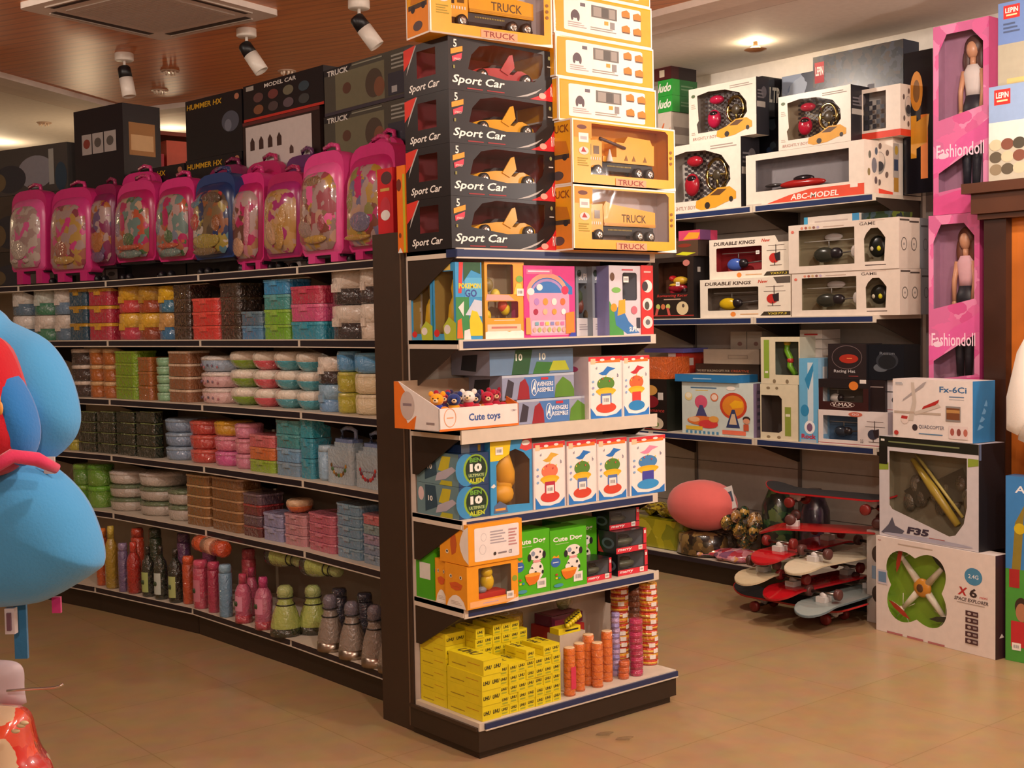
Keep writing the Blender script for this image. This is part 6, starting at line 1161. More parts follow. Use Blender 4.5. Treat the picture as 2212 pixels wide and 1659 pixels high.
def kitp(): return [('l', '5a7a94', .13, .86, .50, .92, 1), ('r', 'e8c050', .20, .835, .38, .85), ('e', 'c8442a', .73, .57, .185, .25), ('e', 'e08a2c', .73, .57, .15, .20), ('p', 'f0b020', [(.68, .60), (.75, .68), (.86, .66), (.86, .55), (.72, .52)]), ('p', '34406a', [(.63, .16), (.71, .50), (.75, .50), (.82, .16)]), ('p', 'd8c0a0', [(.67, .22), (.71, .42), (.75, .42), (.78, .22)]), ('e', 'd85a78', .28, .62, .09, .13), ('p', '4a4a7a', [(.2, .33), (.26, .56), (.3, .56), (.37, .33)]), ('e', 'e8d090', .10, .72, .055, .08), ('e', 'f0e8d0', .10, .74, .04, .05), ('e', 'd87a50', .47, .72, .055, .08), ('e', 'f0d8c8', .47, .72, .04, .055), ('e', 'f4ece0', .70, .90, .06, .04), ('e', 'e07a3a', .30, .26, .22, .09), ('e', 'd84040', .38, .20, .14, .08), ('e', 'f0c090', .18, .28, .08, .05), ('e', 'e8a850', .46, .30, .07, .06), ('r', 'e8c038', .06, .08, .30, .15), ('r', 'e8765a', .58, .03, .90, .11), ('e', '3a2a2a', .91, .34, .05, .05), ('e', 'd89878', .91, .30, .045, .05), ('r', 'c85a3a', .87, .12, .94, .24), ('c', '4a88b0', .06, .01, .56, .06, 16, 1)]
_, hm = RB('building_kit_box', 'pale building kit box with printed orange wheel and small figures', 1474, 1628, 824, z, .16, 'cfdad4', kitp(), [('r', '8a7a9a', 0, 0, 1, 1), ('l', '5a5470', .2, .1, .8, .9, 6)])
c_, _ = RB('blue_storybook', 'blue book lying askew on top of the building kit box', 1458, 1592, 800, z+hm+.001, .19, '2f7ab4', [('l', 'a8c8e0', .3, .3, .6, .6, 1)], t=[('r', 'd8c8a8', .08, .12, .92, .90), ('r', '2f7ab4', .0, .0, 1, .1)], X=5.46, rot=0, cat='book', h=.042)
RB('flat_game_box', 'wide grey brown box with a cut handle in the back row', 1520, 1640, 732, z+.40, .2, 'b8a898', [('r', '8a7c70', .45, .35, .80, .6), ('r', 'b0a090', .46, .38, .79, .57)], X=5.64, h=.085)
RB('dark_game_box', 'dark wide box with one line of small letters below the grey brown one', 1503, 1640, 770, z+.245, .2, '3a2c26', [('t', 'b8a890', 'THE BEST BUILDING GIFTS FOR', .02, .70, .55, .78), ('t', 'c05a3a', 'CREATIVE', .57, .70, .85, .78)], X=5.64, h=.154)
RB('dark_game_box', 'plain dark box at the back under the one with small letters', 1503, 1640, 800, z, .2, '2c2422', X=5.64, h=.2445)
for i, (a, b) in enumerate(((1578, 1612), (1614, 1646))): RB('grey_box', 'small grey box on the wide grey brown box, %s one' % ('left', 'right')[i], a, b, 720, z+.486, .15, 'a0958a', [('e', '7a5a54', .6, .3, .15, .12)], X=5.66, h=.10)
gn = [('r', '8aa83a', .08, .12, .22, .94), ('e', '8a7a60', .35, .06, .04, .045), ('e', '8a7a60', .68, .06, .04, .045), ('l', 'e8e4d0', .11, .2, .19, .3, 1)]
def tube_toy(R, w, d, h):
    mb = MB(); mb.tube([(w*.55, .05, h*.90), (w*.52, .05, h*.72), (w*.62, .05, h*.55), (w*.60, .05, h*.38), (w*.75, .05, h*.20)], .016, M('7ab82c', .3)); mb.ball(w*.54, .05, h*.88, .02, .02, .022, M('d8b828', .3)); mb.ball(w*.62, .05, h*.5, .018, .02, .018, M('c83a34', .3)); mb.obj('toy_tube', R)
_, hn = RB('sports_toy_box', 'cream and green window box, lower one of the pair', 1643, 1724, 829, z, .15, 'dcd2b4', [('r', '8a9a3c', .66, .08, .82, .60), ('l', 'e0dcc4', .68, .4, .8, .5, 1), ('e', '8a7a60', .22, .93, .05, .025), ('e', '8a7a60', .45, .93, .04, .025), ('e', '8a7a60', .22, .05, .05, .025), ('e', '8a7a60', .5, .05, .05, .025)], [('r', 'c0b8a0', 0, 0, 1, 1)], X=5.465, wn=[[(.03, .13), (.50, .13), (.58, .17), (.58, .74), (.5, .80), (.03, .80)]], inner='4e4440', toy=tube_toy, group='cream and green window boxes')
RB('sports_toy_box', 'cream and green window box, upper one of the pair', 1644, 1728, 718, z+hn+.001, .15, 'dcd2b4', gn, [('r', 'b8b4a0', 0, 0, 1, 1)], X=5.465, wn=[rect(.38, .20, .97, .90, .01)], inner='7a8478', toy=tube_toy, group='cream and green window boxes', h=.255)
RB('guitar_box', 'tall light blue toy guitar box', 1727, 1768, 774, z, .13, '6ab0d8', [('r', 'c8d8e0', .45, .25, .75, .95), ('p', '2f88b8', [(.3, .75), (.75, .95), (.75, .85), (.5, .62)]), ('e', '2f88b8', .3, .38, .22, .07), ('e', 'f0f0f0', .55, .18, .28, .08), ('e', '7a5a7a', .55, .18, .15, .05), ('t', 'c83048', 'Rock', .12, .045, .88, .10, 0, .03), ('r', 'a8b0b8', .1, .0, .9, .035)], [('r', '8ab8d8', 0, 0, 1, 1), ('r', 'd8dce0', .3, .1, .6, .9)], X=5.462)
for i in range(3): RB('white_flat_box', 'small white flat box in the back column, %s' % ('lowest', 'middle', 'topmost')[i], 1728, 1776, 750, z+.44+i*.052, .16, ['ddd0c4', 'd8ccc0', 'e0d4ca'][i], [('r', 'b8aca4', 0, 0, 1, .06)]+([('l', 'c83a3a', .2, .3, .8, .7, 1)] if i == 2 else []), X=5.60, h=.05)
RB('white_tall_box', 'narrow pale box under the small white flat boxes', 1728, 1776, 775, z, .16, 'c8c0b8', X=5.60, h=.4395)
def sm_heli(col):
    def f(R, w, d, h): heli_toy(col)(R, w, d, h)
    return f
_, hv = RB('helicopter_box', 'white box with blue tinted window and printed dark helicopter', 1767, 1918, 884, z, .15, 'e0d6d2', [('r', 'a85a60', 0, .03, 1, .05), ('e', 'c86a54', .55, .90, .10, .07), ('t', 'f0e0e0', 'GO', .50, .87, .6, .93), ('t', '4a4040', '3.5', .62, .10, .66, .2)]+heli_print(.82, .38, 1.2, '3a3c4c'), [('r', 'b0a8b0', 0, 0, 1, 1)], X=5.462, wn=[rect(.08, .15, .58, .84, .01)], inner='5a7a98', toy=sm_heli('28303c'))
_, hx = RB('helicopter_box', 'dark red and black box with silver helicopter', 1765, 1876, 818, z+hv+.001, .14, '3a1c1c', [('r', '1e1618', 0, .72, 1, 1), ('t', 'd8ccc4', 'V-MAX', .30, .12, .70, .24, 0, .02), ('g', 'b8a8a0', .5, .18, .24, .10, .008), ('e', 'd87a2c', .72, .80, .09, .14), ('r', 'e0d8d0', .84, .88, .96, 1.0)], [('r', '20181c', 0, 0, 1, 1), ('l', '8a7c78', .1, .7, .9, .8, 1)], X=5.465, wn=[rect(.12, .27, .90, .94, .006)], inner='6a6058', toy=sm_heli('b8b0a8'))
RB('helicopter_box', 'dark box lettered with small words right of the dark red helicopter box', 1877, 1912, 822, z+hv+.001, .14, '241a1c', [('l', '8a7c78', .1, .74, .9, .82, 1)], X=5.48, h=hx)
RB('racing_box', 'dark box with a red cap picture and white words', 1789, 1871, 743, z+hv+hx+.002, .14, '2a2224', [('g', '6a5a5a', .5, .62, .40, .34, .015), ('e', 'a82c1c', .55, .58, .25, .13), ('l', 'e08a50', .5, .56, .64, .62, 1), ('t', 'c8c4c4', 'Racing Hat', .16, .16, .72, .27), ('r', '8a3a3a', .55, .08, .8, .1)], [('r', '1c181c', 0, 0, 1, 1)], X=5.47)
RB('headphone_box', 'black blue box with pale grey gadget picture at the shelf end', 1873, 1953, 745, z+hv+hx+.002, .14, '12161e', [('e', '5a6068', .38, .35, .20, .12), ('e', '2c3038', .55, .55, .3, .25), ('e', '14181e', .55, .52, .24, .2), ('t', '6a7078', 'Resun', .35, .72, .75, .80)], [('r', '0e1218', 0, 0, 1, 1)], X=5.48)
RB('helicopter_box', 'pale box with dark helicopter picture at the right end of the third shelf', 1914, 1945, 822, z+hv+.001, .14, 'd0ccd0', [('r', '3a3438', .1, .62, .9, .65), ('e', '34363f', .7, .38, .3, .12), ('r', 'a85a60', 0, .06, 1, .08)], X=5.50, h=hx)
RB('stock_box', 'plain pale carton carrying the end boxes of the third shelf', 1919, 1945, 890, z, .14, 'b8b0b0', X=5.50, h=hv)
# ---- bottom deck of the wall shelving
z = RBZ
P = (5.52, ry(1522, .4, 5.52), 0)
R_ = thing('round_cushion', 'large salmon pink round cushion wrapped in film with a white tag', 'cushion', (5.50, P[1], RBZ+.285), -78)
mb = MB(); n_ = 28
V = []; pr_ = [(math.cos(i*math.pi/14-math.pi/2), math.sin(i*math.pi/14-math.pi/2)) for i in range(15)]
for c_, s_ in pr_:
    for k in range(n_): t = 2*math.pi*k/n_; rr = abs(c_)**.85+1e-3; V.append((s_*.215, math.cos(t)*rr*.145*(1+.03*math.sin(9*t)*abs(s_)), math.sin(t)*rr*.148*(1+.02*math.sin(7*t))))
mb.add(V, [(j*n_+k, j*n_+(k+1) % n_, (j+1)*n_+(k+1) % n_, (j+1)*n_+k) for j in range(14) for k in range(n_)], M('e8706a', .8, 'cloth'), None, True); mb.obj('cushion_cover', R_)
mb = MB(); mb.prism(rect(0, 0, .055, .13), 0, .002, M('d8d8d4', .3), T(.19, -.03, -.01, rz=0) @ T(rx=80, ry=-20)); mb.prism(rect(.01, .04, .045, .10), .002, .0028, M('4a5a6a', .3), T(.19, -.03, -.01) @ T(rx=80, ry=-20)); mb.obj('paper_tag', R_)
mb = MB(); mb.lathe([(.10, 0), (.15, .004), (.14, .14), (.08, .16)], M('5a4a3c', .3, 'wrap')); o = mb.obj('dark_plush', None, (5.66, P[1]-.02, RBZ+e_)); tag(o, 'dark wrapped soft toy standing behind the salmon cushion', 'soft toy')
mb = MB(); mb.lathe([(.10, 0), (.13, .01), (.12, .12), (.06, .135)], PR(['6a5230', '3a3020', '8a7040', '241c18'], 30, .3, True), sx=1.0, sy=1.3); o = mb.obj('wrapped_toy_bag', None, (5.50, P[1], RBZ+e_)); tag(o, 'clear bag of small brown toys carrying the salmon cushion', 'toy bag')
R_ = thing('yellow_bag', 'yellow green plastic bag stuffed with goods left of the salmon cushion', 'plastic bag', (5.55, ry(1440, .25, 5.55)+.02, RBZ+.004), -90)
mb = MB(); mb.prism(rect(-.24, -.11, .24, .11, .06), 0, .17, PR(['b8b020', 'a09c1c', 'c8c038', '8a9020'], 12, .3, True), None, True); mb.obj('bag_body', R_)
mb = MB(); mb.puff([(-.22+.44*i/11, .03*math.sin(i*1.7)) for i in range(12)]+[(.22-.44*i/11, .05+.02*math.sin(i*2.3)) for i in range(12)], .06, PR(['8a7024', 'b8a02c', '5a4420', 'c8b860'], 40, .2, True), T(0, 0, .19)); mb.obj('bag_top', R_)
random.seed(11)
for i in range(16):
    px, py = 1560+random.random()*120, 1035+random.random()*130
    X = 5.48+random.random()*.2; Y = ry(px, .35, X); zz = RBZ+.03+.26*(1-(py-1035)/150)*random.uniform(.6, 1); s_ = random.uniform(.03, .055)
    mb = MB(); mb.ball(0, 0, 0, s_, s_*.8, s_*1.1, PR([['5a4428', '3a4a2c', 'a87a34', '2a2420'], ['8a6a4a', 'c8b090', '4a3424', 'b08040'], ['2c4a3a', '6a5a2c', '1c1c18', 'c8a050']][i % 3], 60, .2, True), None, 12)
    o = mb.obj('wrapped_trinket', None, (X, Y, max(zz, RBZ+s_*1.1+.001))); tag(o, 'small clear wrapped trinket in the glittering heap beside the salmon cushion', 'trinket', 'heap of wrapped trinkets')
random.seed(5)
for (px, py, lb) in ((1485, 1172, 'pink printed toy bag lying left at the deck edge'), (1560, 1188, 'red and pink toy bag lying in the middle of the deck edge'), (1640, 1200, 'pale pink toy bag lying nearest the skateboards')):
    Y = ry(px+30, .16, 5.44); R_ = MB(); R_.puff([(.15*math.cos(a*.4)*(1+.1*math.sin(a*2.2)), .085*math.sin(a*.4)*(1+.12*math.cos(a*3.1))) for a in range(16)], .032, PR(['c86a80', 'd8909c', 'b83a48', 'e0b8b8', '8a5a7a', 'e0a060'], 28, .25, True))
    o = R_.obj('toy_bag', None); o.matrix_world = T(5.465, Y, RBZ+.034, rz=-80+random.uniform(-8, 8)) @ T(rx=-80); tag(o, lb, 'toy bag', 'pink toy bags on the deck')
for (px, py, s_, cols, lb) in ((1680, 1020, .10, ['3a5a34', '2a3a2c', '1c2420', '5a6a3c'], 'dark green wrapped plush behind the skateboards'), (1760, 1000, .09, ['3a2a3c', '241c28'], 'dark purple helmet on the back of the deck')):
    X = 5.70; Y = ry(px, .5, X); mb = MB(); mb.lathe([(s_*.8, 0), (s_, .02), (s_*.9, .3), (s_*.4, .42)], PR(cols, 25, .3, True)); o = mb.obj('wrapped_plush', None, (X, Y, RBZ+e_)); tag(o, lb, 'soft toy')
# ---- skateboards
def board(X, edge, face, lb, flip=False, proto=None):
    R = thing('skateboard', lb, 'skateboard', group='stacked skateboards', X=X); L, Wd = .76, .195; k = 1
    out = []
    for i in range(33):
        t = i/32*2*math.pi; a = math.cos(t); b = math.sin(t); out.append(((abs(a)**.55)*(1 if a > 0 else -1)*L/2, (abs(b)**.9)*(1 if b > 0 else -1)*Wd/2))
    n = 14; V = []; Fc = []; n = 26; xs = [-L/2*math.cos(math.pi*i/n) for i in range(n+1)]
    def hw(x): e = abs(x)/(L/2); return Wd/2*math.sqrt(max(0, 1-max(0, (e-.72)/.28)**2.3)) if e > .72 else Wd/2
    def lift(x): e = max(0, (abs(x)-.26)/.12); return .038*e**1.4
    def slab(z0, z1, ins, m, mb):
        V = []
        for x in xs:
            x = x*(1-ins)
            for s in (-1, 0, 1): V.append((x, s*max(hw(x/(1-ins)*.999)-ins*.1, .004), z0+lift(x)))
        N = len(V); V += [(p[0], p[1], p[2]+z1-z0) for p in V]; F_ = []
        for i in range(n):
            for s in (0, 1): a = i*3+s; F_ += [(a, a+1, a+4, a+3), (N+a, N+a+3, N+a+4, N+a+1)]
            for s in (0, 2): a = i*3+s; F_.append((a, a+3, N+a+3, N+a) if s == 0 else (a, N+a, N+a+3, a+3))
        F_ += [(0, N, N+1, 1), (1, N+1, N+2, 2), (n*3, n*3+1, N+n*3+1, N+n*3), (n*3+1, n*3+2, N+n*3+2, N+n*3+1)]
        mb.add(V, F_, m, None, False)
    mb = MB(); slab(.072, .080, 0, M(edge, .2), mb); mb.obj('deck', R)
    mb = MB(); slab(.0802, .0812, .01, M('1a181a', .8), mb); mb.obj('grip_tape', R)
    mb = MB(); slab(.0708, .0718, .01, M(face, .12), mb); mb.obj('printed_underside', R)
    for x in (-.21, .21):
        mb = MB(); mb.box(x-.03, -.025, .045, x+.03, .025, .0705, M('d8d4d0', .35)); mb.tube([(x, -.075, .028), (x, .075, .028)], .008, M('8a8680', .3, 'metal')); mb.ball(x, 0, .04, .018, .02, .016, M('cfcac6', .4)); mb.obj('truck', R)
        for y in (-.08, .08): mb = MB(); mb.lathe([(.020, -.015), (.027, -.010), (.027, .010), (.020, .015), (.008, .016)], M('7a2420' if face == 'b81820' else '5a3430', .4), T(x, y, .0275, rx=90), 16); mb.obj('wheel', R)
    return R
Fl = Matrix.Rotation(math.pi, 4, 'X')
RED = 'b81820'
board(T(5.09, 3.93, .0005, rz=93), 'b02428', RED, 'red edged skateboard standing on the floor at the bottom of the heap')
zb_ = .0825
bl = [(5.16, 3.69, -176, '6a7a80', 'grey blue skateboard upside down, lowest nose sticking out near the drone boxes', '9aa4a0'), (5.15, 3.84, 178, 'a81c24', 'red skateboard upside down, third from the floor', 'b81820'), (5.13, 4.02, -178, 'c8b898', 'cream skateboard upside down, fourth from the floor', 'cdbb98')]
zc = .122
for i, (x, y, rz, ed, lb, fc) in enumerate(bl): board(T(x, y, zc+i*.052+.083, rz=rz) @ Fl, ed, fc, lb)
zc = .122+.16
board(T(5.20, 3.74, zc+.083+.02, rz=176) @ Fl, 'c8bca0', 'd8ccb0', 'cream skateboard upside down above the red one, broad nose forward')
board(T(5.19, 3.97, zc+.083+.045, rz=-177) @ Fl, 'a81c24', RED, 'red skateboard upside down, left of the broad cream nose')
board(T(5.22, 3.80, zc+.083+.15, rz=118) @ Fl, 'b02428', 'c01c20', 'long red skateboard upside down lying across the heap')
board(T(5.24, 3.82, zc+.083+.165, rz=97), 'b02428', RED, 'dark topped red edged skateboard on top of the heap')
# ---- boxes standing on the floor at the end of the wall shelving
def stand(name, lb, BL, BR, yTL, z, d, base, f, r=(), lean=0, sink=.0, **kw):
    XL, XR = kw.pop('XX'); a = Vector((XL, ry(BL[0], z, XL), z)); b = Vector((XR, ry(BR[0], z, XR), z)); v = b-a; w = v.length; p = proj(a); h = kw.pop('h', None) or (p[1]-yTL)*p[2]/F_PX
    wn = kw.pop('wn', None)
    if wn: kw['wins'] = [[(x*w, y*h) for x, y in q] for q in wn]
    X = Matrix.Translation((a.x, a.y, z+.0008)) @ Matrix.Rotation(math.atan2(v.y, v.x), 4, 'Z') @ Matrix.Rotation(-lean*D2R, 4, 'X')
    return carton(name, lb, 'toy box', (0, 0, 0), 0, (w, d, h), base, f, (), r, X=X, **kw), h, w
import math as _m
def clover():
    P = []
    for i in range(64):
        t = 2*math.pi*i/64; rr = .88+.22*abs(math.cos(2*(t-math.pi/4)))**1.3-.10*(1-abs(math.cos(2*(t-math.pi/4))))
        P.append((.355+.275*rr*math.cos(t+.03)*1.02, .52+.40*rr*math.sin(t+.03)))
    return P
def drone_toy(R, w, d, h):
    cx, cz = w*.355, h*.52; WT = M('e4dcc8', .35)
    mb = MB(); mb.ball(cx, .045, cz, .05, .02, .045, M('d8902c', .35)); mb.ball(cx, .028, cz, .02, .006, .02, M('5a3a20', .3))
    mb.obj('drone_body', R)
    for sx, sz, col in ((-1, 1, 'c03828'), (1, 1, '1e2a20'), (-1, -1, 'c03828'), (1, -1, '1e2a20')):
        ex, ez = cx+sx*w*.185, cz+sz*h*.27
        mb = MB(); mb.tube([(cx+sx*.03, .05, cz+sz*.025), (ex, .05, ez)], [.018, .011], WT); mb.ball(ex, .045, ez, .016, .014, .016, WT, None, 10)
        for t in (.5, 1.6, 2.8, 4.0, 5.2): mb.tube([(ex, .055, ez), (ex+.075*math.cos(t), .06, ez+.075*math.sin(t))], .0018, WT, None, 5)
        mb.obj('rotor_arm', R)
        mb = MB(); an = (1.35 if sx*sz < 0 and sx < 0 else -.6 if sx > 0 and sz > 0 else -.5 if sx < 0 else .15); dx, dz = .075*math.cos(an), .075*math.sin(an); nx, nz = -.012*math.sin(an), .012*math.cos(an)
        mb.add([(ex-dx, .03, ez-dz), (ex+nx-dx*.4, .03, ez+nz-dz*.4), (ex+nx+dx*.4, .03, ez+nz+dz*.4), (ex+dx, .03, ez+dz), (ex-nx+dx*.4, .03, ez-nz+dz*.4), (ex-nx-dx*.4, .03, ez-nz-dz*.4)], [(0, 5, 4, 3, 2, 1)], M(col, .3)); mb.obj('propeller', R)
xf_ = [('e', '4a8ab0', .83, .76, .07, .085), ('t', 'e8ecf0', '2.4G', .79, .74, .87, .78), ('t', 'b83030', 'X', .71, .56, .78, .64, .2, .04), ('t', '3a2c2c', '6', .80, .555, .86, .645, 0, .03), ('t', 'c85050', 'mini', .88, .56, .94, .585), ('t', '5a4a4a', 'SPACE EXPLORER', .68, .505, .95, .54, .2, .02), ('l', 'a89890', .70, .48, .92, .495, 1), ('t', 'a85050', 'MJX', .02, .95, .05, .965), ('l', 'b8a898', .2, .94, .5, .96, 1), ('r', 'b87070', .10, .0, .24, .02), ('r', 'b87070', .28, .0, .42, .02), ('r', 'b87070', .46, .0, .6, .02), ('r', 'c8c0c8', .015, .50, .105, .65), ('r', '6a88a8', .025, .52, .095, .63)]
for i in range(5): xf_ += [('r', '4a2c30', .77, .37-.068*i, .87, .42-.068*i), ('e', 'b8a8a0', .80, .395-.068*i, .015, .014), ('r', '9a8a88', .83, .385-.068*i, .86, .405-.068*i)]
stand('drone_box', 'pale grey drone box standing behind the white one, only its left edge showing', (1873, 1345), (2110, 1400), 1152, 0, .075, 'c4beb8', XX=(5.236, 5.152), h=.452, f= [('e', '4a3c34', .12, .75, .07, .10), ('e', '4a3c34', .12, .32, .07, .10), ('r', '8aa0b8', .05, .48, .14, .62)], group='drone boxes')
_, h6, w6 = stand('drone_box', 'white drone box with clover shaped green window', (1893, 1361), (2150, 1428), 1164, 0, .085, 'e4d8d0', xf_, XX=(5.123, 5.03), h=.453, r= [('r', '3a2024', 0, 0, 1, 1), ('p', 'd8ccc4', [(.3, .20), (.7, .20), (.5, .24)])], wn=[clover()], inner='96c234', toy=drone_toy, group='drone boxes')
def jet_toy(R, w, d, h):
    mb = MB(); G = M('4a4438', .4)
    mb.tube([(w*.26, .06, h*.78), (w*.5, .05, h*.5), (w*.74, .045, h*.2)], [.012, .022, .016], M('a89038', .3)); mb.tube([(w*.3, .06, h*.83), (w*.78, .05, h*.28)], .007, M('c0b060', .3)); mb.obj('jet_fuselage', R)
    mb = MB(); mb.add([(w*.15, .07, h*.45), (w*.40, .06, h*.62), (w*.48, .06, h*.48), (w*.3, .07, h*.3)], [(0, 3, 2, 1)], G); mb.add([(w*.5, .06, h*.6), (w*.75, .07, h*.75), (w*.85, .07, h*.45), (w*.65, .06, h*.4)], [(0, 3, 2, 1)], G)
    mb.ball(w*.85, .05, h*.42, .03, .02, .05, M('6a6050', .3)); mb.obj('jet_wings', R)
    mb = MB()
    for i in range(10): mb.ball(w*(.2+.065*i), .08, h*(.35+.3*((i*3) % 5)/5), .035, .02, .045, M(['5a5244', '6a6254', '4a4236'][i % 3], .25, 'wrap'), None, 10)
    mb.obj('foam_parts', R)
jf = [('r', '1a1c14', 0, .90, 1, 1), ('l', '7a8458', .10, .935, .82, .965, 1), ('p', '8aa038', [(0, .66), (0, .72), (.10, .74), (.10, .67)]), ('p', '8aa038', [(.90, .78), (.90, .86), (1, .86), (1, .80)]), ('r', '16140f', 0, .72, .09, .9), ('t', '3a3040', 'F35', .30, .06, .52, .13, .25, .05), ('r', 'c0783a', .31, .035, .5, .045), ('p', '5a5a68', [(.02, .03), (.10, .12), (.14, .2), (.17, .12), (.27, .08), (.24, .04), (.12, .02)]), ('l', 'a85a50', .52, .045, .68, .06, 1), ('l', 'e8e8e0', .02, .94, .06, .985, 1), ('e', 'a8a8b8', .5, .03, .45, .02)]
J = [(.11, .86), (.11, .32), (.14, .28), (.50, .17), (.72, .10), (.78, .12), (.86, .24), (.89, .40), (.89, .86)]
c_, h7, w7 = stand('jet_toy_box', 'black and white window box with toy jet', (1900, 1150), (2114, 1183), 958, h6+.002, .17, 'd0ccd0', jf, XX=(5.14, 5.05), h=.472, r= [('r', '14141a', 0, 0, 1, 1), ('r', '5a6a88', .02, .85, .1, 1)], wn=[J], inner='8a8068', toy=jet_toy)
fx = [('t', '3a6a9a', 'Fx-6Ci', .60, .80, .93, .90, 0, .02), ('l', '5a7a9a', .72, .715, .9, .75, 1), ('l', 'a0a8b0', .72, .68, .9, .7, 1), ('t', '6a6a78', 'QUADCOPTER', .34, .17, .66, .24, 0, .015), ('e', '3a3034', .29, .19, .035, .055), ('l', '5a80a0', .34, .07, .64, .11, 1), ('p', 'a8a0a0', [(.13, .62), (.14, .66), (.40, .95), (.44, .97), (.40, .88)]), ('p', 'c8bcb0', [(.2, .3), (.26, .62), (.24, .95), (.28, .95), (.31, .62), (.27, .3)]), ('r', 'b8a898', .02, .42, .62, .455), ('p', 'b02c28', [(.38, .50), (.40, .55), (.60, .68), (.58, .60)]), ('p', 'c8bcb0', [(.28, .45), (.55, .58), (.58, .62), (.62, .56), (.3, .40)]), ('e', 'e0d0c8', .16, .32, .05, .08), ('p', 'b03030', [(.11, .33), (.12, .38), (.2, .37), (.19, .32)]), ('r', '8a8480', .68, .33, .86, .58), ('r', '7a4a2c', .69, .36, .85, .55), ('r', 'b88a50', .69, .47, .85, .52), ('r', 'e0d0cc', .72, .05, .95, .26)]+[('e', ['a85a50', '8a4a44', 'b86a5a'][i], .76+.08*i, .16, .025, .06) for i in range(3)]+[('e', 'b83a34', .05, .08, .03, .04), ('l', '9aa0a8', .04, .90, .14, .95, 2)]
stand('quadcopter_box', 'white drone box with blue side, topmost of the floor stack', (1929, 944), (2101, 959), 818, h6+h7+.004, .15, 'e6dcd6', fx, XX=(5.12, 5.06), r= [('r', '2a78b0', 0, 0, 1, 1)]+[('p', '6aa8d8', [(.2+.1*i, .2+.13*i), (.3+.1*i, .3+.13*i), (.5+.05*i, .25+.13*i), (.35+.1*i, .22+.12*i)]) for i in range(4)])
# doll boxes
def doll(sk, hair, top, legs):
    def f(R, w, d, h):
        mb = MB(); s = M(sk, .4); cx = w*.60
        mb.ball(cx, .06, h*.86, w*.11, w*.11, h*.050, s); mb.tube([(cx, .06, h*.82), (cx, .06, h*.77)], .014, s)
        for q in (-1, 1): mb.tube([(cx+q*w*.16, .06, h*.75), (cx+q*w*.20, .05, h*.65), (cx+q*w*.18, .04, h*.54)], [.014, .012, .010], s); mb.ball(cx+q*w*.18, .04, h*.525, .012, .010, .02, s, None, 8)
        for q in (-1, 1): mb.ball(cx+q*w*.04, .045, h*.865, .006, .004, .006, M('2a3a5a', .3), None, 8)
        mb.ball(cx, .042, h*.838, .010, .004, .004, M('b83a50', .3), None, 8); mb.obj('doll_body', R)
        mb = MB(); mb.ball(cx, .072, h*.875, w*.17, w*.12, h*.062, M(hair, .5)); mb.ball(cx-w*.12, .07, h*.81, w*.08, w*.07, h*.07, M(hair, .5)); mb.ball(cx+w*.12, .07, h*.81, w*.08, w*.07, h*.07, M(hair, .5)); mb.obj('doll_hair', R)
        mb = MB(); mb.lathe([(w*.12, h*.62), (w*.13, h*.66), (w*.17, h*.74), (w*.10, h*.78)], M(top, .7), T(cx, .06, 0), 16, sy=.55); mb.obj('doll_top', R)
        mb = MB(); mb.lathe([(w*.19, h*.50), (w*.18, h*.56), (w*.12, h*.62)], M(legs, .5), T(cx, .06, 0), 16, sy=.6)
        for q in (-1, 1): mb.tube([(cx+q*w*.08, .06, h*.52), (cx+q*w*.09, .05, h*.3), (cx+q*w*.08, .05, h*.12)], [.030, .022, .016], M(legs, .5))
        mb.obj('doll_trousers', R)
    return f
def doll_box(lb, px0, px1, z, h, X, ang_, cols, lean=0):
    Y0, Y1 = ry(px0, z+h/2, X), ry(px1, z+h/2, X); w = (Y0-Y1)/math.cos(ang_*D2R)
    f = [('p', 'd85a9a', [(0, .30), (.2, .32), (.5, .40), (.8, .44), (1, .48), (1, .38), (.75, .36), (.5, .31), (.2, .24), (0, .22)]), ('t', 'f4d0e0', 'Fashiondoll', .06, .30, .92, .37, -.0, .01), ('p', 'd04a88', [(0, .0), (0, .09), (.4, .12), (1, .14), (1, 0)]), ('e', 'e8c8d8', .18, .31, .09, .015)]
    return carton('doll_box', lb, 'doll box', (X, Y0, z), -90+ang_, (w, .12, h), PR(['d86a9c', 'e088b0', 'd05890', 'cc6a98'], 16, .2), f, (), [('r', 'd04080', 0, 0, 1, 1)], wins=[[(w*.10, h*.5), (w*.90, h*.55), (w*.90, h*.88), (w*.7, h*.95), (w*.25, h*.95), (w*.10, h*.86)], [(w*.10, h*.12), (w*.90, h*.15), (w*.90, h*.36), (w*.10, h*.22)]], inner='a87a94', toy=doll(*cols), group='tall pink doll boxes')
doll_box('tall pink window box with doll in white top, upper of two beside the wooden cabinet', 2016, 2136, 1.962, .875, 5.36, 0, ('c89070', '4a2c28', 'd8ccc8', '20202c'))
doll_box('tall pink window box with doll, lower of two, above the drone boxes', 2006, 2116, 1.085, .874, 5.34, 0, ('c89070', '6a3a28', 'd8a8b0', '1c1c26'))
carton('pink_stock_box', 'pink carton on the floor carrying the lower doll box', 'box', (5.34, ry(2006, 1.5, 5.34), .0005), -90, (.25, .14, 1.083), 'b85a84')
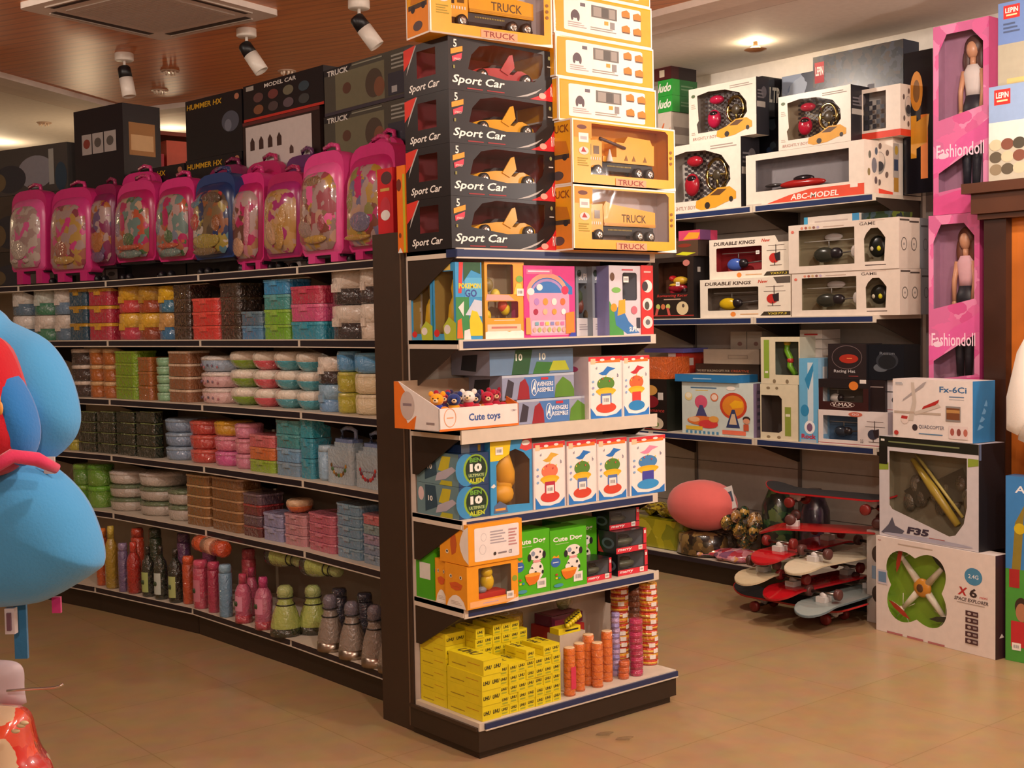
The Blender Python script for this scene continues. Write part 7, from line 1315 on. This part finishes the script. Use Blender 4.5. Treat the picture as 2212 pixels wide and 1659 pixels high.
# wooden cabinet at the right edge
u = thing('wooden_cabinet', 'dark wooden cabinet with orange brown door panel at the right edge', 'cabinet', (5.24, 3.02, 0))
WD = M('3a2015', .35, 'wood'); WD2 = M('4c2a18', .35, 'wood'); ORW = M('c06a22', .4, 'wood')
mb = MB(); mb.box(5.25, 2.915, 0, 5.60, 3.02, 1.94, WD); mb.box(5.25, 2.2, 0, 5.60, 2.3, 1.94, WD); mb.box(5.58, 2.3, 0, 5.60, 2.915, 1.94, WD); L_(mb, 'frame', u)
mb = MB(); mb.box(5.21, 2.15, 1.94, 5.62, 3.06, 2.03, WD2); mb.box(5.18, 2.12, 2.03, 5.64, 3.09, 2.075, WD2); mb.box(5.23, 2.17, 1.915, 5.6, 3.04, 1.94, WD2); L_(mb, 'cornice', u)
mb = MB(); mb.box(5.30, 2.3, .08, 5.33, 2.915, 1.915, ORW); L_(mb, 'door', u)
lego = lambda c: [('r', 'c8302a', .06, .80, .24, .96), ('t', 'f0e0d8', 'LEPIN', .08, .87, .22, .93, 0, .03), ('l', 'f0d8a0', .09, .82, .21, .86, 1)]+c
def cab_box(lb, px0, yt, z, w, X, base, f):
    Y0 = ry(px0, z, X); p = proj((X, Y0, z)); h = (p[1]-yt)*p[2]/F_PX
    return carton('brick_set_box', lb, 'toy box', (X, Y0, z+.001), -90, (w, .09, h), base, f, group='boxes on the cabinet'), h
_, hl = cab_box('pale blue brick set box standing on the wooden cabinet', 2136, 192, 2.076, .42, 5.22, '8ca4c8', lego([('r', 'b8b09c', 0, 0, 1, .42), ('r', 'd8d4cc', 0, .40, 1, .62)]+[('e', ['8a7a60', '5a5040', 'c8b898', '7a4a3a', '4a4438', 'a89880'][i % 6], .08+.13*(i % 7), .12+.13*(i//7), .07, .06) for i in range(18)]))
_, _ = cab_box('blue brick set box, topmost on the wooden cabinet', 2156, 12, 2.078+hl, .42, 5.25, '6a84b8', lego([('t', 'e8e4e0', 'CREATOR', .30, .84, .95, .93, 0, .02), ('r', 'a8a08c', 0, 0, 1, .5), ('r', '4a5a48', .45, .1, .9, .6), ('l', '4a5878', .06, .62, .24, .76, 3), ('r', 'c8b070', .1, .02, .8, .08)]))
# archery set pack and the white shirt at the right edge
P = Vector((5.07, ry(2172, 0, 5.07), 0))
carton('archery_set_pack', 'blue and green archery toy pack standing on the floor by the cabinet', 'toy pack', (P.x, P.y, .0006), -88, (.42, .08, .80), '3a78b0',
       [('r', '4a9a3a', 0, 0, 1, .50), ('r', '3a80c0', 0, .5, 1, 1), ('t', 'e8ecf0', 'Archery', .10, .90, .6, .95, .1, .02), ('p', '8a7a2c', [(.06, .45), (.10, .75), (.2, .85), (.16, .5)]), ('e', '3a2a20', .17, .30, .07, .05), ('e', 'b07a58', .17, .27, .06, .05), ('r', 'c02c30', .06, .08, .28, .22), ('r', 'a82828', .04, .40, .15, .50), ('e', 'c8b020', .15, .72, .06, .03), ('p', '2f6a2c', [(.3, .2), (.4, .42), (.6, .5), (.9, .44), (1, .2)])], sticker=(.03, .05, .04))
R_ = thing('white_shirt', 'white shirt hanging beside the orange cabinet door at the right edge', 'shirt', X=T(5.05, ry(2272, 1.2, 5.05), 1.14, rz=-92))
mb = MB(); mb.puff([(-.15, -.18), (-.13, .0), (-.12, .15), (-.09, .26), (-.05, .32), (0, .34), (.1, .34), (.2, .33), (.26, .25), (.3, .0), (.3, -.2), (.1, -.23), (-.05, -.22)], .05, M('dcd6cc', .8, 'cloth')); mb.obj('shirt_body', R_)
mb = MB(); mb.puff([(-.14, -.16), (-.19, -.14), (-.19, .0), (-.14, .20), (-.07, .32), (-.08, .1), (-.09, -.1)], .03, M('e0dad0', .8, 'cloth'), T(0, -.02, 0)); mb.obj('sleeve', R_)
mb = MB(); mb.tube([(0.02, 0, .33), (.02, 0, .42), (.04, 0, .45), (.07, 0, .43)], .004, M('8a8680', .3, 'metal')); mb.tube([(.05, .0, .45), (.05, .16, .47), (.05, .19, .47)], .006, M('8a8680', .3, 'metal')); mb.obj('hanger_hook', R_)
# ================================================================ plush bags hanging at the left foreground
def fgp(px, py, t): return CP + ray(px, py)*t
FGX = Matrix.Rotation(_az-math.pi/2, 4, 'Z')
def fg_thing(name, lb, cat, px, py, t, group=None):
    P = fgp(px, py, t); return thing(name, lb, cat, X=Matrix.Translation(P) @ FGX), P
def fo(pts, t, P, py0=None):   # outline pixels -> local x, z metres around P
    out = []; inv = (Matrix.Translation(P) @ FGX).inverted()
    for px, py in pts: q = inv @ fgp(px, py, t); out.append((q.x, q.z))
    return out
def smooth(pts, it=2):
    for _ in range(it):
        Q = []
        for i in range(len(pts)):
            a, b = pts[i], pts[(i+1) % len(pts)]; Q += [(a[0]*.75+b[0]*.25, a[1]*.75+b[1]*.25), (a[0]*.25+b[0]*.75, a[1]*.25+b[1]*.75)]
        pts = Q
    return pts
BL_, BD = M('4ea2de', .95, 'cloth'), M('2f7cc8', .95, 'cloth')
R_, P = fg_thing('plush_backpack', 'light blue and red plush backpack hanging in the left foreground', 'plush bag', 60, 1000, 1.8)
mb = MB(); mb.puff(smooth(fo([(-160, 1010), (20, 975), (75, 985), (130, 1015), (185, 1075), (215, 1150), (226, 1215), (214, 1232), (120, 1290), (60, 1312), (-160, 1325)], 1.8, P)), .085, BL_, back=.7); mb.obj('skirt_pouch', R_)
mb = MB(); mb.puff(smooth(fo([(-160, 600), (-40, 640), (5, 668), (20, 690), (60, 708), (105, 730), (140, 775), (163, 830), (176, 890), (174, 930), (150, 965), (105, 1000), (60, 985), (40, 940), (-160, 940)], 1.82, P)), .07, BL_, T(0, .02, 0), back=.7); mb.obj('blue_flap', R_)
mb = MB(); mb.puff(smooth(fo([(18, 752), (50, 770), (92, 820), (118, 880), (126, 935), (108, 985), (84, 1000), (62, 985), (60, 920), (48, 850), (22, 780)], 1.8, P)), .045, BD, T(0, -.062, 0), back=.6); mb.obj('inner_fold', R_)
mb = MB(); mb.puff(smooth(fo([(-160, 660), (0, 715), (38, 750), (68, 835), (84, 915), (84, 960), (60, 1000), (20, 1025), (-60, 1035), (-160, 1035)], 1.76, P)), .07, M('c21e2e', .95, 'cloth'), T(0, -.055, 0)); mb.obj('red_pocket', R_)
a = [fo([(px, py)], 1.72, P)[0] for px, py in ((10, 1005), (45, 980), (85, 990), (118, 1015))]
mb = MB(); mb.tube([(p[0], -.13+.02*i, p[1]) for i, p in enumerate(a)], [.009, .010, .010, .007], M('d8406a', .9, 'cloth'), None, 10); mb.obj('shoulder_strap', R_)
a = fo([(126, 1000), (140, 990), (134, 975)], 1.8, P); mb = MB(); mb.box(a[0][0]-.01, -.03, a[0][1]-.012, a[0][0]+.006, -.028, a[0][1]+.012, M('e8e4dc', .5)); mb.obj('care_tag', R_)
mb = MB(); a = fo([(22, 858)], 1.7, P)[0]; mb.ball(a[0], -.137, a[1], .004, .003, .009, M('e8a04a', .5), None, 8); mb.ball(a[0]+.003, -.137, a[1]-.012, .004, .003, .009, M('e8a04a', .5), None, 8); mb.obj('embroidery', R_)
for i, (x0, x1, y0, y1, c) in enumerate(((30, 55, 1300, 1425, '3a7aa8'), (112, 130, 1290, 1325, 'c83a7a'))):
    p, q = fo([(x0, y1), (x1, y0)], 1.83, P); mb = MB(); mb.box(p[0], .02, p[1], q[0], .026, q[1], M(c, .9, 'cloth')); mb.obj('hanging_strap', R_)
p, q = fo([(4, 1375), (24, 1318)], 1.78, P); mb = MB(); mb.box(p[0], -.02, p[1], q[0], -.008, q[1], M('cfc8cc', .4)); mb.box(p[0]+.004, -.024, p[1]+.006, q[0]-.004, -.02, q[1]-.006, M('6a4a5a', .4)); mb.obj('strap_buckle', R_)
# wire hook and grey rack arm
R_, P = fg_thing('display_rack', 'grey plastic rack arm with a bare bent wire hook at the lower left edge', 'display rack', 0, 1480, 1.75)
mb = MB(); mb.puff(smooth(fo([(-200, 1420), (15, 1424), (44, 1432), (54, 1450), (52, 1490), (60, 1535), (-200, 1530)], 1.75, P)), .02, M('b4a8b0', .5)); mb.obj('plastic_arm', R_)
a = [fo([q], 1.70, P)[0] for q in ((8, 1497), (60, 1493), (112, 1490), (122, 1487), (131, 1482))]
mb = MB(); mb.tube([(p[0], -.04, p[1]) for p in a], .0018, M('e0dcd8', .25, 'metal'), None, 8); mb.obj('wire_hook', R_)
P = fgp(-260, 1400, 1.8); mb = MB(); mb.prism(rect(-.02, -.02, .02, .02), 0, 2.0, M('6a6468', .4), T(P.x, P.y, .0)); o = mb.obj('post', R_); o.matrix_parent_inverse = R_.matrix_world.inverted() if False else Matrix.Identity(4); o.matrix_local = (Matrix.Translation(fgp(0, 1480, 1.75)) @ FGX).inverted()
R_, P = fg_thing('red_toy_bag', 'red plastic toy bag with cream bits at the bottom left corner', 'plastic bag', 0, 1640, 1.7)
mb = MB(); mb.puff(smooth(fo([(-200, 1515), (0, 1522), (45, 1526), (62, 1545), (72, 1600), (88, 1640), (112, 1665), (130, 1800), (-200, 1800)], 1.7, P)), .06, PR(['c8281c', 'b82018', '7a1c24', 'd8401c', 'a02428', 'd04a34', 'c8b090'], 26, .25, True)); mb.obj('bag_body', R_)
for i, (x, y) in enumerate(((45, 1568), (52, 1562), (33, 1580))): a = fo([(x, y)], 1.63, P)[0]; mb = MB(); mb.ball(a[0], -.066, a[1], .006, .003, .003, M('d8c8a0', .4), T(), 8); mb.obj('cream_bit', R_)
# litter by the end unit
for (x, y, lb) in ((1307, 1590, 'small scrap of crumpled clear film on the floor in front of the end unit'), (1350, 1600, 'second small scrap of clear film on the floor')):
    P = atz(x, y, 0); mb = MB(); mb.puff([(.03*math.cos(a*.63)*(1+.3*math.sin(a*2.5)), .03*math.sin(a*.63)*(1+.3*math.cos(a*1.9))) for a in range(10)], .005, film()); o = mb.obj('film_scrap', None); o.matrix_world = Matrix.Translation((P.x, P.y, .009)) @ Matrix.Rotation(1.4, 4, 'X'); tag(o, lb, 'litter')
